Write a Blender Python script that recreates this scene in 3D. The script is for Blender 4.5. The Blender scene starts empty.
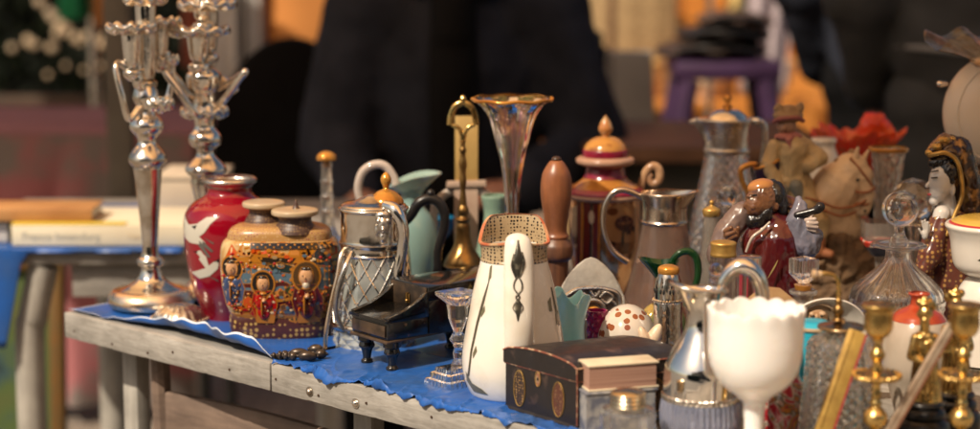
import bpy, bmesh, math, random
from mathutils import Vector, Matrix, noise
R = math.radians
random.seed(7)
SC = bpy.context.scene
COL = SC.collection
SCRATCH = bpy.data.scenes.new('scratch')
# ------------------------------------------------------------------ camera model (980 x 429 photo pixels)
F, CX, CY, HZ = 1900.0, 490.0, 214.5, -85.0
TH = math.atan((CY - HZ) / F)
CAM = Vector((0, 0, 1.317)); TZ = 0.75
FW = Vector((0, math.cos(TH), -math.sin(TH))); UP = Vector((0, math.sin(TH), math.cos(TH)))
def ray(px, py): return FW + Vector((1, 0, 0)) * ((px - CX) / F) + UP * ((CY - py) / F)
def pt(px, py, Y):
    d = ray(px, py); return CAM + d * (Y / d.y)
def on(px, py, z=TZ):
    d = ray(px, py); return CAM + d * ((z - CAM.z) / d.z)
# table frame: s runs along the front edge towards the camera, p runs away from the front edge
TC = on(64, 312); E = (on(470, 412.5) - TC).normalized(); N = Vector((-E.y, E.x, 0))
def tab(s, p, z=0.0): return TC + E * s + N * p + Vector((0, 0, z))
TROT = math.atan2(E.y, E.x)

# ------------------------------------------------------------------ materials
MATS = {}
def _nt(name):
    m = bpy.data.materials.new(name); m.use_nodes = True
    nt = m.node_tree; b = nt.nodes['Principled BSDF']
    return m, nt, b
def lk(nt, a, b): nt.links.new(a, b)
def mat(name, col, rough=.5, metal=0, trans=0, ior=1.45, n=None, bump=None, sss=0, coat=0, rn=None, coords='Object', thru=0, spec=None, sheen=0, tarn=None, film=0):
    """n=(scale, colour2, lo, hi[, detail]) mottling, bump=(scale, strength), rn=(scale, rough2)"""
    if name in MATS: return MATS[name]
    m, nt, b = _nt(name)
    N_ = nt.nodes
    b.inputs['Base Color'].default_value = (*col, 1); b.inputs['Roughness'].default_value = rough
    b.inputs['Metallic'].default_value = metal; b.inputs['Transmission Weight'].default_value = trans
    b.inputs['IOR'].default_value = ior; b.inputs['Coat Weight'].default_value = coat; b.inputs['Coat Roughness'].default_value = .05
    if sheen: b.inputs['Sheen Weight'].default_value = sheen
    if spec is not None: b.inputs['Specular IOR Level'].default_value = spec
    if sss:
        b.inputs['Subsurface Weight'].default_value = sss; b.inputs['Subsurface Radius'].default_value = (.02, .015, .012); b.inputs['Subsurface Scale'].default_value = .5
    if film: b.inputs['Thin Film Thickness'].default_value = film; b.inputs['Thin Film IOR'].default_value = 1.8
    tc = N_.new('ShaderNodeTexCoord')
    if n:
        t = N_.new('ShaderNodeTexNoise'); t.inputs['Scale'].default_value = n[0]; t.inputs['Detail'].default_value = n[4] if len(n) > 4 else 5
        lk(nt, tc.outputs[coords], t.inputs['Vector'])
        r = N_.new('ShaderNodeMapRange'); r.inputs['From Min'].default_value = n[2]; r.inputs['From Max'].default_value = n[3]
        lk(nt, t.outputs['Fac'], r.inputs['Value'])
        x = N_.new('ShaderNodeMix'); x.data_type = 'RGBA'
        x.inputs['A'].default_value = (*col, 1); x.inputs['B'].default_value = (*n[1], 1)
        lk(nt, r.outputs['Result'], x.inputs['Factor']); lk(nt, x.outputs['Result'], b.inputs['Base Color'])
    if rn:
        t = N_.new('ShaderNodeTexNoise'); t.inputs['Scale'].default_value = rn[0]; t.inputs['Detail'].default_value = 4
        lk(nt, tc.outputs[coords], t.inputs['Vector'])
        r = N_.new('ShaderNodeMapRange'); r.inputs['From Min'].default_value = .4; r.inputs['From Max'].default_value = .65
        r.inputs['To Min'].default_value = rough; r.inputs['To Max'].default_value = rn[1]
        lk(nt, t.outputs['Fac'], r.inputs['Value']); lk(nt, r.outputs['Result'], b.inputs['Roughness'])
    if bump:
        t = N_.new('ShaderNodeTexNoise'); t.inputs['Scale'].default_value = bump[0]; t.inputs['Detail'].default_value = 3
        lk(nt, tc.outputs[coords], t.inputs['Vector'])
        u = N_.new('ShaderNodeBump'); u.inputs['Strength'].default_value = bump[1]; u.inputs['Distance'].default_value = .002
        lk(nt, t.outputs['Fac'], u.inputs['Height']); lk(nt, u.outputs['Normal'], b.inputs['Normal'])
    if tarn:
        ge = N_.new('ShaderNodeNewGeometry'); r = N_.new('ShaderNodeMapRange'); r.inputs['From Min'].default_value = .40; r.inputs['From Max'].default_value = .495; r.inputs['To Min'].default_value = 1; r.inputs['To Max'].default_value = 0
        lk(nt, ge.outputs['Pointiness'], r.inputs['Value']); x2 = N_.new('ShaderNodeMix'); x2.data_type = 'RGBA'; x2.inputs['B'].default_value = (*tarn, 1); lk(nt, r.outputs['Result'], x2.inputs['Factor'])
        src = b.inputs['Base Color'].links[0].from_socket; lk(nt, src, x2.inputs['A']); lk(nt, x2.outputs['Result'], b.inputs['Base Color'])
    if thru:
        tr = N_.new('ShaderNodeBsdfTransparent'); mx = N_.new('ShaderNodeMixShader'); mx.inputs[0].default_value = thru
        tr.inputs[0].default_value = (*[min(1, c * .98) for c in col], 1)
        lk(nt, b.outputs[0], mx.inputs[1]); lk(nt, tr.outputs[0], mx.inputs[2])
        lk(nt, mx.outputs[0], N_['Material Output'].inputs['Surface'])
    MATS[name] = m
    return m
def paint(name='painted', rough=.25):
    """paint whose colour comes from the 'Col' attribute of the decal mesh"""
    key = name
    if key in MATS: return MATS[key]
    m, nt, b = _nt(key)
    a = nt.nodes.new('ShaderNodeAttribute'); a.attribute_name = 'Col'
    lk(nt, a.outputs['Color'], b.inputs['Base Color']); b.inputs['Roughness'].default_value = rough
    b.inputs['Coat Weight'].default_value = .3
    MATS[key] = m; return m
def brocade(name, c1, c2, c3, scale, rough=.3, metal=0):
    """small repeating dotted enamel pattern"""
    if name in MATS: return MATS[name]
    m, nt, b = _nt(name); N_ = nt.nodes
    tc = N_.new('ShaderNodeTexCoord'); v = N_.new('ShaderNodeTexVoronoi'); v.inputs['Scale'].default_value = scale; v.inputs['Randomness'].default_value = .35
    lk(nt, tc.outputs['Object'], v.inputs['Vector'])
    r = N_.new('ShaderNodeValToRGB'); e = r.color_ramp.elements
    e[0].position = .0; e[0].color = (*c2, 1); e[1].position = .5; e[1].color = (*c1, 1)
    q = r.color_ramp.elements.new(.3); q.color = (*c2, 1); q = r.color_ramp.elements.new(.38); q.color = (*c3, 1); q = r.color_ramp.elements.new(.44); q.color = (*c1, 1)
    lk(nt, v.outputs['Distance'], r.inputs['Fac']); lk(nt, r.outputs['Color'], b.inputs['Base Color'])
    b.inputs['Roughness'].default_value = rough; b.inputs['Metallic'].default_value = metal
    MATS[name] = m; return m
def wood(name, c1, c2, scale=(6, 60, 60), rough=.6, axis=0):
    if name in MATS: return MATS[name]
    m, nt, b = _nt(name); N_ = nt.nodes
    tc = N_.new('ShaderNodeTexCoord'); mp = N_.new('ShaderNodeMapping'); mp.inputs['Scale'].default_value = scale
    lk(nt, tc.outputs['Object'], mp.inputs['Vector'])
    t = N_.new('ShaderNodeTexNoise'); t.inputs['Scale'].default_value = 1; t.inputs['Detail'].default_value = 8; t.inputs['Roughness'].default_value = .65; t.inputs['Distortion'].default_value = .6
    lk(nt, mp.outputs[0], t.inputs['Vector'])
    r = N_.new('ShaderNodeValToRGB'); r.color_ramp.elements[0].position = .32; r.color_ramp.elements[1].position = .68
    r.color_ramp.elements[0].color = (*c2, 1); r.color_ramp.elements[1].color = (*c1, 1)
    t2 = N_.new('ShaderNodeTexNoise'); t2.inputs['Scale'].default_value = 9; t2.inputs['Detail'].default_value = 4; lk(nt, tc.outputs['Object'], t2.inputs['Vector'])
    x = N_.new('ShaderNodeMix'); x.data_type = 'RGBA'; x.blend_type = 'MULTIPLY'; x.inputs['Factor'].default_value = .75
    lk(nt, t.outputs['Fac'], r.inputs['Fac']); lk(nt, r.outputs['Color'], x.inputs['A']); lk(nt, t2.outputs['Color'], x.inputs['B'])
    t2.inputs['Detail'].default_value = 9; t2.inputs['Roughness'].default_value = .7
    mm = N_.new('ShaderNodeMapRange'); mm.inputs['From Min'].default_value = .34; mm.inputs['From Max'].default_value = .62; mm.inputs['To Min'].default_value = .66; mm.inputs['To Max'].default_value = 1.12
    lk(nt, t2.outputs['Fac'], mm.inputs['Value']); lk(nt, mm.outputs[0], x.inputs['B'])
    lk(nt, x.outputs['Result'], b.inputs['Base Color']); b.inputs['Roughness'].default_value = rough
    u = N_.new('ShaderNodeBump'); u.inputs['Strength'].default_value = .35; u.inputs['Distance'].default_value = .001
    lk(nt, t.outputs['Fac'], u.inputs['Height']); lk(nt, u.outputs['Normal'], b.inputs['Normal'])
    MATS[name] = m; return m

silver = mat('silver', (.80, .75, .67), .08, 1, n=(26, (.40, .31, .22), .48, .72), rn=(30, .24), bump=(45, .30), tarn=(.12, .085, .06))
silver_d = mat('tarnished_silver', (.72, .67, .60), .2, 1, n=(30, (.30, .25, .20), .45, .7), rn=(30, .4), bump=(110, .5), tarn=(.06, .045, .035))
chrome = mat('bright_silver', (.82, .79, .74), .05, 1, n=(16, (.48, .42, .34), .5, .78), rn=(20, .14), bump=(28, .22))
copper_base = mat('copper_wear', (.80, .56, .36), .2, 1, n=(14, (.86, .78, .66), .45, .6), rn=(25, .35), bump=(50, .08))
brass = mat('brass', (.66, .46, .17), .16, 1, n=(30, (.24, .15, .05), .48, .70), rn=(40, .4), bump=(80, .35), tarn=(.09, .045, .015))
brass_d = mat('dark_brass', (.40, .24, .08), .28, 1, n=(25, (.12, .07, .03), .42, .68), rn=(30, .5), bump=(90, .25))
gold = mat('gilding', (.70, .46, .14), .25, 1, n=(40, (.42, .24, .06), .45, .7), rn=(40, .4))
gold_p = mat('gold_paint', (.52, .32, .09), .35, .6, n=(60, (.32, .17, .04), .4, .7))
glass = mat('clear_glass', (.97, .97, .95), .015, 0, 1, 1.47, thru=.25)
cutglass = mat('cut_crystal', (.98, .97, .95), .008, 0, 1, 1.55, thru=.12)
dustyglass = mat('dusty_glass', (.93, .89, .82), .10, 0, .9, 1.45, n=(40, (.72, .66, .58), .4, .75), thru=.2)
pinkglass = mat('pinkish_glass', (.80, .62, .52), .06, 0, .9, 1.46, n=(20, (.62, .44, .36), .4, .7), thru=.25)
iris = mat('iridescent_glass', (.93, .88, .90), .03, .0, 1, 1.55, n=(26, (.80, .70, .88), .45, .66, 2), film=420)
aqua = mat('aqua_opaline', (.34, .74, .78), .10, 0, .1, sss=.4, n=(12, (.60, .86, .87), .4, .7), coat=.4)
teal = mat('teal_opaline', (.24, .37, .34), .15, 0, .1, sss=.35, n=(10, (.34, .45, .42), .4, .7), coat=.3)
celadon = mat('celadon_glaze', (.24, .36, .27), .25, sss=.1, n=(20, (.17, .26, .20), .4, .7), coat=.3)
milk = mat('milk_glass', (.90, .88, .85), .08, 0, 0, sss=.5, coat=.35, n=(18, (.78, .73, .66), .52, .8, 10), rn=(24, .28), bump=(50, .06))
cream = mat('cream_porcelain', (.80, .75, .66), .12, coat=.4, n=(16, (.66, .57, .44), .5, .78, 10), rn=(22, .34), bump=(60, .06))
whitep = mat('white_porcelain', (.64, .60, .54), .15, coat=.5, n=(12, (.62, .57, .5), .45, .7))
blackp = mat('black_lacquer', (.007, .006, .005), .12, coat=.6, n=(70, (.11, .06, .035), .66, .76), rn=(40, .30), bump=(60, .10))
boxblack = mat('worn_black_lacquer', (.018, .014, .013), .3, coat=.15, n=(45, (.10, .06, .045), .58, .75), rn=(30, .55), bump=(80, .25))
ebony = mat('ebony', (.012, .011, .011), .3)
pianobrown = mat('worn_brown_veneer', (.085, .052, .030), .28, n=(35, (.02, .014, .010), .38, .6), rn=(30, .6))
redlac = mat('red_enamel', (.24, .002, .012), .06, coat=.7, n=(6, (.12, .0015, .008), .4, .75), rn=(9, .16))
amber = mat('amber_lustre', (.62, .30, .06), .15, .5, n=(30, (.42, .16, .03), .4, .7))
crimson = mat('crimson_enamel', (.23, .008, .03), .22, coat=.4, n=(40, (.12, .006, .02), .4, .7))
turned = wood('turned_wood', (.30, .11, .045), (.17, .06, .025), (50, 50, 9), .35)
darkturn = wood('dark_turned_wood', (.17, .07, .035), (.07, .03, .016), (90, 90, 10), .4)
greywood = wood('weathered_grey_wood', (.41, .385, .35), (.25, .23, .20), (26, 190, 190), .75)
greytop = wood('weathered_table_top', (.32, .29, .25), (.2, .18, .15), (7, 70, 70), .8)
paleleg = wood('pale_leg_wood', (.44, .415, .37), (.30, .28, .245), (60, 60, 6), .7)
brownboard = wood('brown_slat_wood', (.23, .16, .12), (.13, .09, .07), (6, 60, 60), .7)
tarp = mat('blue_tarpaulin', (.014, .10, .40), .30, n=(11, (.035, .09, .24), .45, .72, 9), bump=(50, .5), coat=.12, rn=(20, .5))
tarpedge = mat('frayed_pale_edge', (.68, .72, .78), .6, n=(40, (.5, .56, .66), .4, .7))

# ------------------------------------------------------------------ mesh helpers
def link(name, bm, m, parent=None, smooth=True, ang=40, col=None, mats=None):
    bmesh.ops.recalc_face_normals(bm, faces=bm.faces[:])
    me = bpy.data.meshes.new(name); bm.to_mesh(me); bm.free()
    for q in (mats or [m]): me.materials.append(q)
    for p in me.polygons: p.use_smooth = smooth
    if smooth: me.set_sharp_from_angle(angle=R(ang))
    o = bpy.data.objects.new(name, me); COL.objects.link(o)
    if parent is not None: o.parent = parent
    return o
def spl(pts, sub):
    """Catmull-Rom through the points; a repeated point is a corner"""
    runs, cur = [], [tuple(pts[0])]
    for p in pts[1:]:
        p = tuple(p)
        if all(abs(a - b) < 1e-9 for a, b in zip(p, cur[-1])):
            runs.append(cur); cur = [p]
        else: cur.append(p)
    runs.append(cur); out = []
    for run in runs:
        if len(run) < 3:
            q = run
        else:
            q = []
            for i in range(len(run) - 1):
                p1, p2 = run[i], run[i + 1]; p0 = run[i - 1] if i else p1; p3 = run[i + 2] if i + 2 < len(run) else p2
                for k in range(sub):
                    t = k / sub; t2 = t * t; t3 = t2 * t
                    q.append(tuple(.5 * (2 * b + (c - a) * t + (2 * a - 5 * b + 4 * c - d) * t2 + (3 * b - a - 3 * c + d) * t3) for a, b, c, d in zip(p0, p1, p2, p3)))
            q.append(run[-1])
        out += q if not out else (q[1:] if all(abs(a - b) < 1e-9 for a, b in zip(q[0], out[-1])) else q)
    return out
def revolve(bm, rz, seg, mod=None, ox=0, oy=0, closed=False):
    rings = []
    for i, (r, z) in enumerate(rz):
        if r < 1e-5 and not mod:
            rings.append([bm.verts.new((ox, oy, z))]); continue
        ring = []
        for k in range(seg):
            a = 2 * math.pi * k / seg; rr, zz = r, z
            if mod:
                dr, dz = mod(a, z, r, i / max(1, len(rz) - 1)); rr = max(1e-5, r + dr); zz = z + dz
            ring.append(bm.verts.new((ox + rr * math.sin(a), oy - rr * math.cos(a), zz)))
        rings.append(ring)
    pairs = list(zip(rings, rings[1:]))
    if closed: pairs.append((rings[-1], rings[0]))
    for A, B in pairs:
        if len(A) == 1 and len(B) == 1: continue
        for k in range(seg):
            k2 = (k + 1) % seg
            try:
                if len(A) == 1: bm.faces.new((A[0], B[k], B[k2]))
                elif len(B) == 1: bm.faces.new((A[k], B[0], A[k2]))
                else: bm.faces.new((A[k], B[k], B[k2], A[k2]))
            except ValueError: pass
    if not closed:
        for Q in (rings[0], rings[-1]):
            if len(Q) > 2:
                try: bm.faces.new(Q)
                except ValueError: pass
def sweep(bm, pts, rad, seg=10, flat=1.0):
    """tube along 3-D points; rad float or list; flat squashes across the path's normal"""
    pts = [Vector(p) for p in pts]; n = len(pts)
    if not isinstance(rad, (list, tuple)): rad = [rad] * n
    ref = None; rings = []
    for i, p in enumerate(pts):
        t = (pts[min(i + 1, n - 1)] - pts[max(i - 1, 0)]).normalized()
        if ref is None:
            ref = Vector((0, 1, 0)) if abs(t.y) < .9 else Vector((1, 0, 0))
        ref = (ref - t * ref.dot(t)).normalized(); b = t.cross(ref)
        rings.append([bm.verts.new(p + (ref * math.cos(a) + b * math.sin(a) * flat) * rad[i]) for a in [2 * math.pi * k / seg for k in range(seg)]])
    for A, B in zip(rings, rings[1:]):
        for k in range(seg): bm.faces.new((A[k], A[(k + 1) % seg], B[(k + 1) % seg], B[k]))
    bm.faces.new(rings[0][::-1]); bm.faces.new(rings[-1])
def ell(bm, c, r, rot=None, sub=2):
    if not isinstance(r, (tuple, list)): r = (r, r, r)
    M = Matrix.Translation(Vector(c)) @ (rot.to_4x4() if rot else Matrix.Identity(4)) @ Matrix.Diagonal((*r, 1))
    bmesh.ops.create_icosphere(bm, subdivisions=sub, radius=1, matrix=M)
def caps(bm, a, b, ra, rb, seg=12):
    a, b = Vector(a), Vector(b); d = b - a; L = d.length
    if L < 1e-6: return ell(bm, a, ra)
    pts, rad = [], []
    t = d / L
    for k in range(5):
        q = math.pi / 2 * (1 - k / 4); pts.append(a - t * ra * math.sin(q)); rad.append(max(ra * math.cos(q), ra * .02))
    for k in range(5):
        q = math.pi / 2 * k / 4; pts.append(b + t * rb * math.sin(q)); rad.append(max(rb * math.cos(q), rb * .02))
    sweep(bm, pts, rad, seg)
def box(bm, x0, x1, y0, y1, z0, z1, bev=0, M=None):
    r = bmesh.ops.create_cube(bm, size=1, matrix=(M or Matrix.Identity(4)) @ Matrix.Translation(((x0 + x1) / 2, (y0 + y1) / 2, (z0 + z1) / 2)) @ Matrix.Diagonal((x1 - x0, y1 - y0, z1 - z0, 1)))
    if bev:
        ed = list({e for v in r['verts'] for e in v.link_edges})
        bmesh.ops.bevel(bm, geom=ed, offset=bev, segments=2, profile=.5, affect='EDGES')
def prism(bm, poly, d0, d1, to3, bev=0):
    """poly in 2-D, extruded from d0 to d1; to3(u, v, d) gives the 3-D point"""
    A = [bm.verts.new(to3(u, v, d0)) for u, v in poly]; B = [bm.verts.new(to3(u, v, d1)) for u, v in poly]
    fs = [bm.faces.new(A), bm.faces.new(B[::-1])]; n = len(poly)
    for k in range(n): bm.faces.new((A[k], B[k], B[(k + 1) % n], A[(k + 1) % n]))
    if bev:
        bmesh.ops.bevel(bm, geom=list({e for f in fs for e in f.edges}), offset=bev, segments=2, profile=.5, affect='EDGES')
def remesh(o, voxel, smooth=3):
    r = o.modifiers.new('r', 'REMESH'); r.mode = 'VOXEL'; r.voxel_size = voxel; r.use_smooth_shade = True
    s = o.modifiers.new('s', 'SMOOTH'); s.iterations = smooth; s.factor = .5
    SCRATCH.collection.objects.link(o); vl = SCRATCH.view_layers[0]; vl.update(); dg = vl.depsgraph
    me = bpy.data.meshes.new_from_object(o.evaluated_get(dg)); SCRATCH.collection.objects.unlink(o)
    m = o.data.materials[0]; o.modifiers.clear(); old = o.data; o.data = me; bpy.data.meshes.remove(old)
    me.name = o.name
    if not me.materials: me.materials.append(m)
    for p in me.polygons: p.use_smooth = True
def tag(o, label, cat, group=None, kind=None):
    o['label'] = label
    if cat: o['category'] = cat
    if group: o['group'] = group
    if kind: o['kind'] = kind
    return o
def empty(name, loc, label, cat, group=None, rz=0):
    o = bpy.data.objects.new(name, None); COL.objects.link(o); o.empty_display_size = .03
    o.location = loc; o.rotation_euler = (0, 0, rz); tag(o, label, cat, group); return o
def structure(o): o['kind'] = 'structure'; return o

class T:
    """a thing standing at depth Y whose outline was measured in photo pixels: its parts get real sizes at that depth"""
    def __init__(s, name, label, cat, px, Y, py=280, group=None, z=TZ):
        Y *= .9915; s.Y = Y; s.o = Vector((pt(px, py, Y).x, Y, z)); s.px = px
        s.e = empty(name, s.o, label, cat, group)
        s.sc = (pt(px, py, Y) - CAM).dot(FW) / F
        s.a0 = math.atan2(-s.o.x, Y)
    def v(s, px, py, dy=0.0): return pt(px, py, s.Y + dy) - s.o
    def z(s, py): return pt(s.px, py, s.Y).z - s.o.z
    def bz(s): # photo row of the base
        return 0.0
    def rz(s, prof, sub, base=False):
        q = [(max(0, hw) * s.sc, s.z(py) if py is not None else .002) for py, hw in prof]
        return spl(q, sub) if sub > 1 else q
    def lathe(s, name, prof, m, cx=None, seg=48, mod=None, sub=4, wall=None, flat=False, parent=None, ang=40, dy=0, cyp=None, label=None, vessel=False, outer=False):
        q = s.rz(prof, sub); bm = bmesh.new(); ox = 0; n_out = 0
        if cx is not None: ox = (s.v(cx, cyp or prof[0][0] or 280)).x
        ring = wall and prof[-1][0] is not None and prof[0][0] is not None and wall > 0 and not vessel
        if ring:
            if q[0][1] < q[-1][1]: q = q[::-1]
            q = q + [(max(r - wall, .0004), z) for r, z in q[::-1]]
        elif wall:
            if q[0][1] < q[-1][1]: q = q[::-1]          # from rim down
            zb = q[-1][1]; inn = [(max(r - wall, 0.0004), max(z, zb + wall)) for r, z in q]
            inn[0] = (max(q[0][0] - wall * .8, .0004), q[0][1])
            q = q + [(0, zb)] if not mod else q + [(1e-4, zb)]
            n_out = len(q)
            q = q[::-1] + inn + [((0 if not mod else 1e-4), zb + wall)]
        elif not mod:
            if q[0][0] > 1e-5: q = [(0, q[0][1])] + q
            if q[-1][0] > 1e-5: q = q + [(0, q[-1][1])]
        if outer and mod and n_out:
            m0, nq = mod, len(q) - 1
            mod = lambda a, z, r, tt: m0(a, z, r, tt) if tt * nq < n_out - .5 else (0, 0)
        revolve(bm, q, seg, mod, ox, dy, closed=bool(ring))
        bmesh.ops.remove_doubles(bm, verts=bm.verts[:], dist=1e-6)
        o = link(name, bm, m, parent or s.e, not flat, ang)
        if label: o['label'] = label
        return o
    def tube(s, name, pts, r, m, sub=6, seg=10, flat=1.0, parent=None):
        """pts (px, py[, dy]) ; r px or list of px"""
        P3 = [s.v(p[0], p[1], p[2] if len(p) > 2 else 0) for p in pts]
        rr = r if isinstance(r, (list, tuple)) else [r] * len(pts)
        q = spl([(*p, k * s.sc) for p, k in zip(P3, rr)], sub)
        bm = bmesh.new(); sweep(bm, [x[:3] for x in q], [x[3] for x in q], seg, flat)
        return link(name, bm, m, parent or s.e, True, 60)
    def organic(s, name, prims, m, vox=.0022, sm=3, parent=None, cr=None):
        """('e', px,py,dy, rx,ry,rz[, tilt]) ellipsoids and ('c', (px,py,dy),(px,py,dy), r0, r1) limbs, r in px, dy in px too"""
        bm = bmesh.new(); k = s.sc
        for p in prims:
            if p[0] == 'e':
                rot = Matrix.Rotation(R(p[7]), 3, 'Y') if len(p) > 7 else None
                ell(bm, s.v(p[1], p[2], p[3] * k), (p[4] * k, p[5] * k, p[6] * k), rot, 3)
            else:
                a, b = p[1], p[2]; caps(bm, s.v(a[0], a[1], a[2] * k), s.v(b[0], b[1], b[2] * k), p[3] * k, p[4] * k)
        o = link(name, bm, m, parent or s.e)
        if vox: remesh(o, vox, sm)
        if cr:
            ns = [v.normal.copy() for v in o.data.vertices]; cs = [v.co.copy() for v in o.data.vertices]; out = []
            for c, n in zip(cs, ns):
                q = Vector((c.x * cr[1], c.y * cr[1], c.z * cr[1] * cr[2])); rg = 1 - 2 * abs(noise.noise(q)); rg2 = 1 - 2 * abs(noise.noise(q * 2.3 + Vector((4, 1, 7))))
                out += list(c + n * cr[0] * (rg * .7 + rg2 * .3 - .5))
            o.data.vertices.foreach_set('co', out); o.data.update()
        return o
    def plate(s, name, poly, d0, d1, m, bev=.001, parent=None):
        bm = bmesh.new(); prism(bm, poly, d0, d1, lambda u, v, d: s.v(u, v, d), bev); return link(name, bm, m, parent or s.e, True, 35)
    def decal(s, name, polys, rfun, m, eps=.0006, parent=None, cx=None):
        """flat-coloured painted shapes laid on a surface of revolution; polys [(colour, [(px,py)...])]"""
        bm = bmesh.new(); cl = bm.loops.layers.color.new('Col'); cx = cx or s.px
        for i, (c, poly) in enumerate(polys):
            b2 = bmesh.new(); vs = [b2.verts.new((x, 0, y)) for x, y in poly]; b2.faces.new(vs)
            bmesh.ops.triangulate(b2, faces=b2.faces[:])
            for _ in range(3): bmesh.ops.subdivide_edges(b2, edges=[e for e in b2.edges if e.calc_length() > 5], cuts=1, use_grid_fill=True)
            bmesh.ops.triangulate(b2, faces=b2.faces[:])
            mp = {}
            for v in b2.verts:
                zz = s.z(v.co.z); r = rfun(zz); x = (v.co.x - cx) * s.sc; a = math.asin(max(-.99, min(.99, x / r))) - s.a0
                rr = r + eps + i * 1.2e-5
                mp[v] = bm.verts.new((rr * math.sin(a), -rr * math.cos(a), zz))
            for f in b2.faces:
                try: nf = bm.faces.new([mp[v] for v in f.verts])
                except ValueError: continue
                for l in nf.loops: l[cl] = (*c, 1)
            b2.free()
        return link(name, bm, m, parent or s.e)
    def rfun(s, prof, sub=4):
        q = sorted((z, r) for r, z in s.rz(prof, sub))
        def f(z):
            if z <= q[0][0]: return q[0][1]
            for (z0, r0), (z1, r1) in zip(q, q[1:]):
                if z <= z1: return r0 + (r1 - r0) * (z - z0) / max(1e-9, z1 - z0)
            return q[-1][1]
        return f
def ovalpoly(cx, cy, rx, ry, n=20, t=0): return [(cx + rx * math.cos(2 * math.pi * k / n + t), cy + ry * math.sin(2 * math.pi * k / n + t)) for k in range(n)]
def scallop(n, amp, top): # wavy rim: only where z is close to the top
    def f(a, z, r, t):
        w = max(0, min(1, (z - top[0]) / (top[1] - top[0])))
        return (0, amp * w * abs(math.sin(a * n / 2)) - amp * w)
    return f
def cutmod(n, k, amp, z0=-9, z1=9):
    """crossed diagonal cuts"""
    def tri(x): return abs((x / math.pi) % 2 - 1)
    def f(a, z, r, t):
        if r < .004 or z < z0 or z > z1: return (0, 0)
        return (-amp * max(tri(a * n + z * k), tri(a * n - z * k)), 0)
    return f
def ribmod(n, amp, z0=-9, z1=9, sharp=False):
    def f(a, z, r, t):
        if z < z0 or z > z1: return (0, 0)
        return (amp * (abs(math.sin(a * n / 2)) - .5), 0)
    return f
# ================================================================== TABLES
rusty = mat('rusty_nail', (.07, .035, .02), .7, .4)
def market_table(label, s0, s1, p0, p1, legs, bolts=(), end_batten=True):
    t = empty('market_table', tab(s0, p0, -TZ), label, 'table', 'grey wooden market tables', TROT)
    L, D = s1 - s0, p1 - p0; H = TZ
    bm = bmesh.new(); box(bm, .002, L - .002, .022, D, H - .024, H - .0015, .0015); link('table_top', bm, greytop, t)
    bm = bmesh.new(); box(bm, 0, L - .003, 0, .0215, H - .037, H, .0015)
    bmesh.ops.subdivide_edges(bm, edges=[e for e in bm.edges if e.calc_length() > .2], cuts=90)
    for v in bm.verts: v.co.y += .0011 * noise.noise(v.co * 22) + .0006 * noise.noise(v.co * 90); v.co.z += .0011 * noise.noise(v.co * 17 + Vector((3, 1, 2))) - (.0016 * max(0, noise.noise(v.co * 60) - .15) * (1 if v.co.z > H - .01 else -1))
    link('front_batten', bm, greywood, t)
    bm = bmesh.new(); box(bm, .03, L - .03, D - .03, D - .008, H - .09, H - .026, .002); link('rear_apron', bm, greywood, t)
    if end_batten:
        bm = bmesh.new(); box(bm, 0, .0195, .024, D, H - .037, H - .0248, .001); link('end_batten', bm, greywood, t)
    for s, p in legs:
        bm = bmesh.new(); box(bm, s - .017, s + .017, p - .012, p + .012, 0, H - .026, .002); link('leg', bm, paleleg, t)
    rq = random.Random(int(s0 * 100) + 5)
    for q in range(int(L / .085)):
        bm = bmesh.new(); bmesh.ops.create_cone(bm, cap_ends=True, segments=12, radius1=.0016, radius2=.0016, depth=.0014, matrix=Matrix.Translation((.02 + q * .085 + rq.uniform(-.02, .02), -.0004, H - rq.uniform(.008, .030))) @ Matrix.Rotation(R(90), 4, 'X')); link('nail', bm, rusty, t)
    for s in bolts:
        bm = bmesh.new(); M = Matrix.Translation((s, 0, H - .024)) @ Matrix.Rotation(R(90), 4, 'X')
        bmesh.ops.create_cone(bm, cap_ends=True, segments=20, radius1=.0065, radius2=.0065, depth=.002, matrix=M)
        ell(bm, (s, -.001, H - .024), (.0045, .004, .0045)); link('bolt', bm, silver_d, t)
    return t
SEAM, S3 = .595 / 1.252, 1.0
SEAM = .462
market_table('grey wooden table end carrying the two candelabra, under the wrinkled blue sheet', 0, SEAM, 0, .60, [(.06, .08), (.42, .55)])
market_table('bolted grey wooden table carrying the black toy piano and cream pitcher', SEAM, S3, 0, 1.12, [(.075, .10), (.46, .10), (.46, 1.0)], (.075, .160))
market_table('grey wooden table carrying the milk glass goblet and brass candlesticks', S3 + .002, 2.5, -.22, 1.12, [(.08, .0), (1.3, .0), (.08, 1.0)], (), False)

def sheet(name, label, s0, s1, p0, p1, hfun, nx, ny, edgefun=None, pale=False, curl=None):
    bm = bmesh.new(); G = []
    for i in range(nx + 1):
        row = []
        for j in range(ny + 1):
            s = s0 + (s1 - s0) * i / nx; p = p0 + (p1 - p0) * j / ny
            if edgefun: p = p + edgefun(s) * (1 - j / ny) ** 6
            z = hfun(s, p, i / nx, j / ny)
            if curl and j < 14:
                p, z = curl(s, j / 14, s0 + 0, p1, ny, hfun)
            row.append(bm.verts.new(tab(s, p, z)))
        G.append(row)
    for i in range(nx):
        for j in range(ny):
            f = bm.faces.new((G[i][j], G[i + 1][j], G[i + 1][j + 1], G[i][j + 1]))
            if pale and (j == 0 or i == 0): f.material_index = 1
    o = link(name, bm, None, None, True, 24, mats=[tarp, tarpedge])
    sd = o.modifiers.new('t', 'SOLIDIFY'); sd.thickness = .0003; sd.offset = 1
    return tag(o, label, 'tarpaulin', 'blue sheets spread on the tables')
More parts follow.
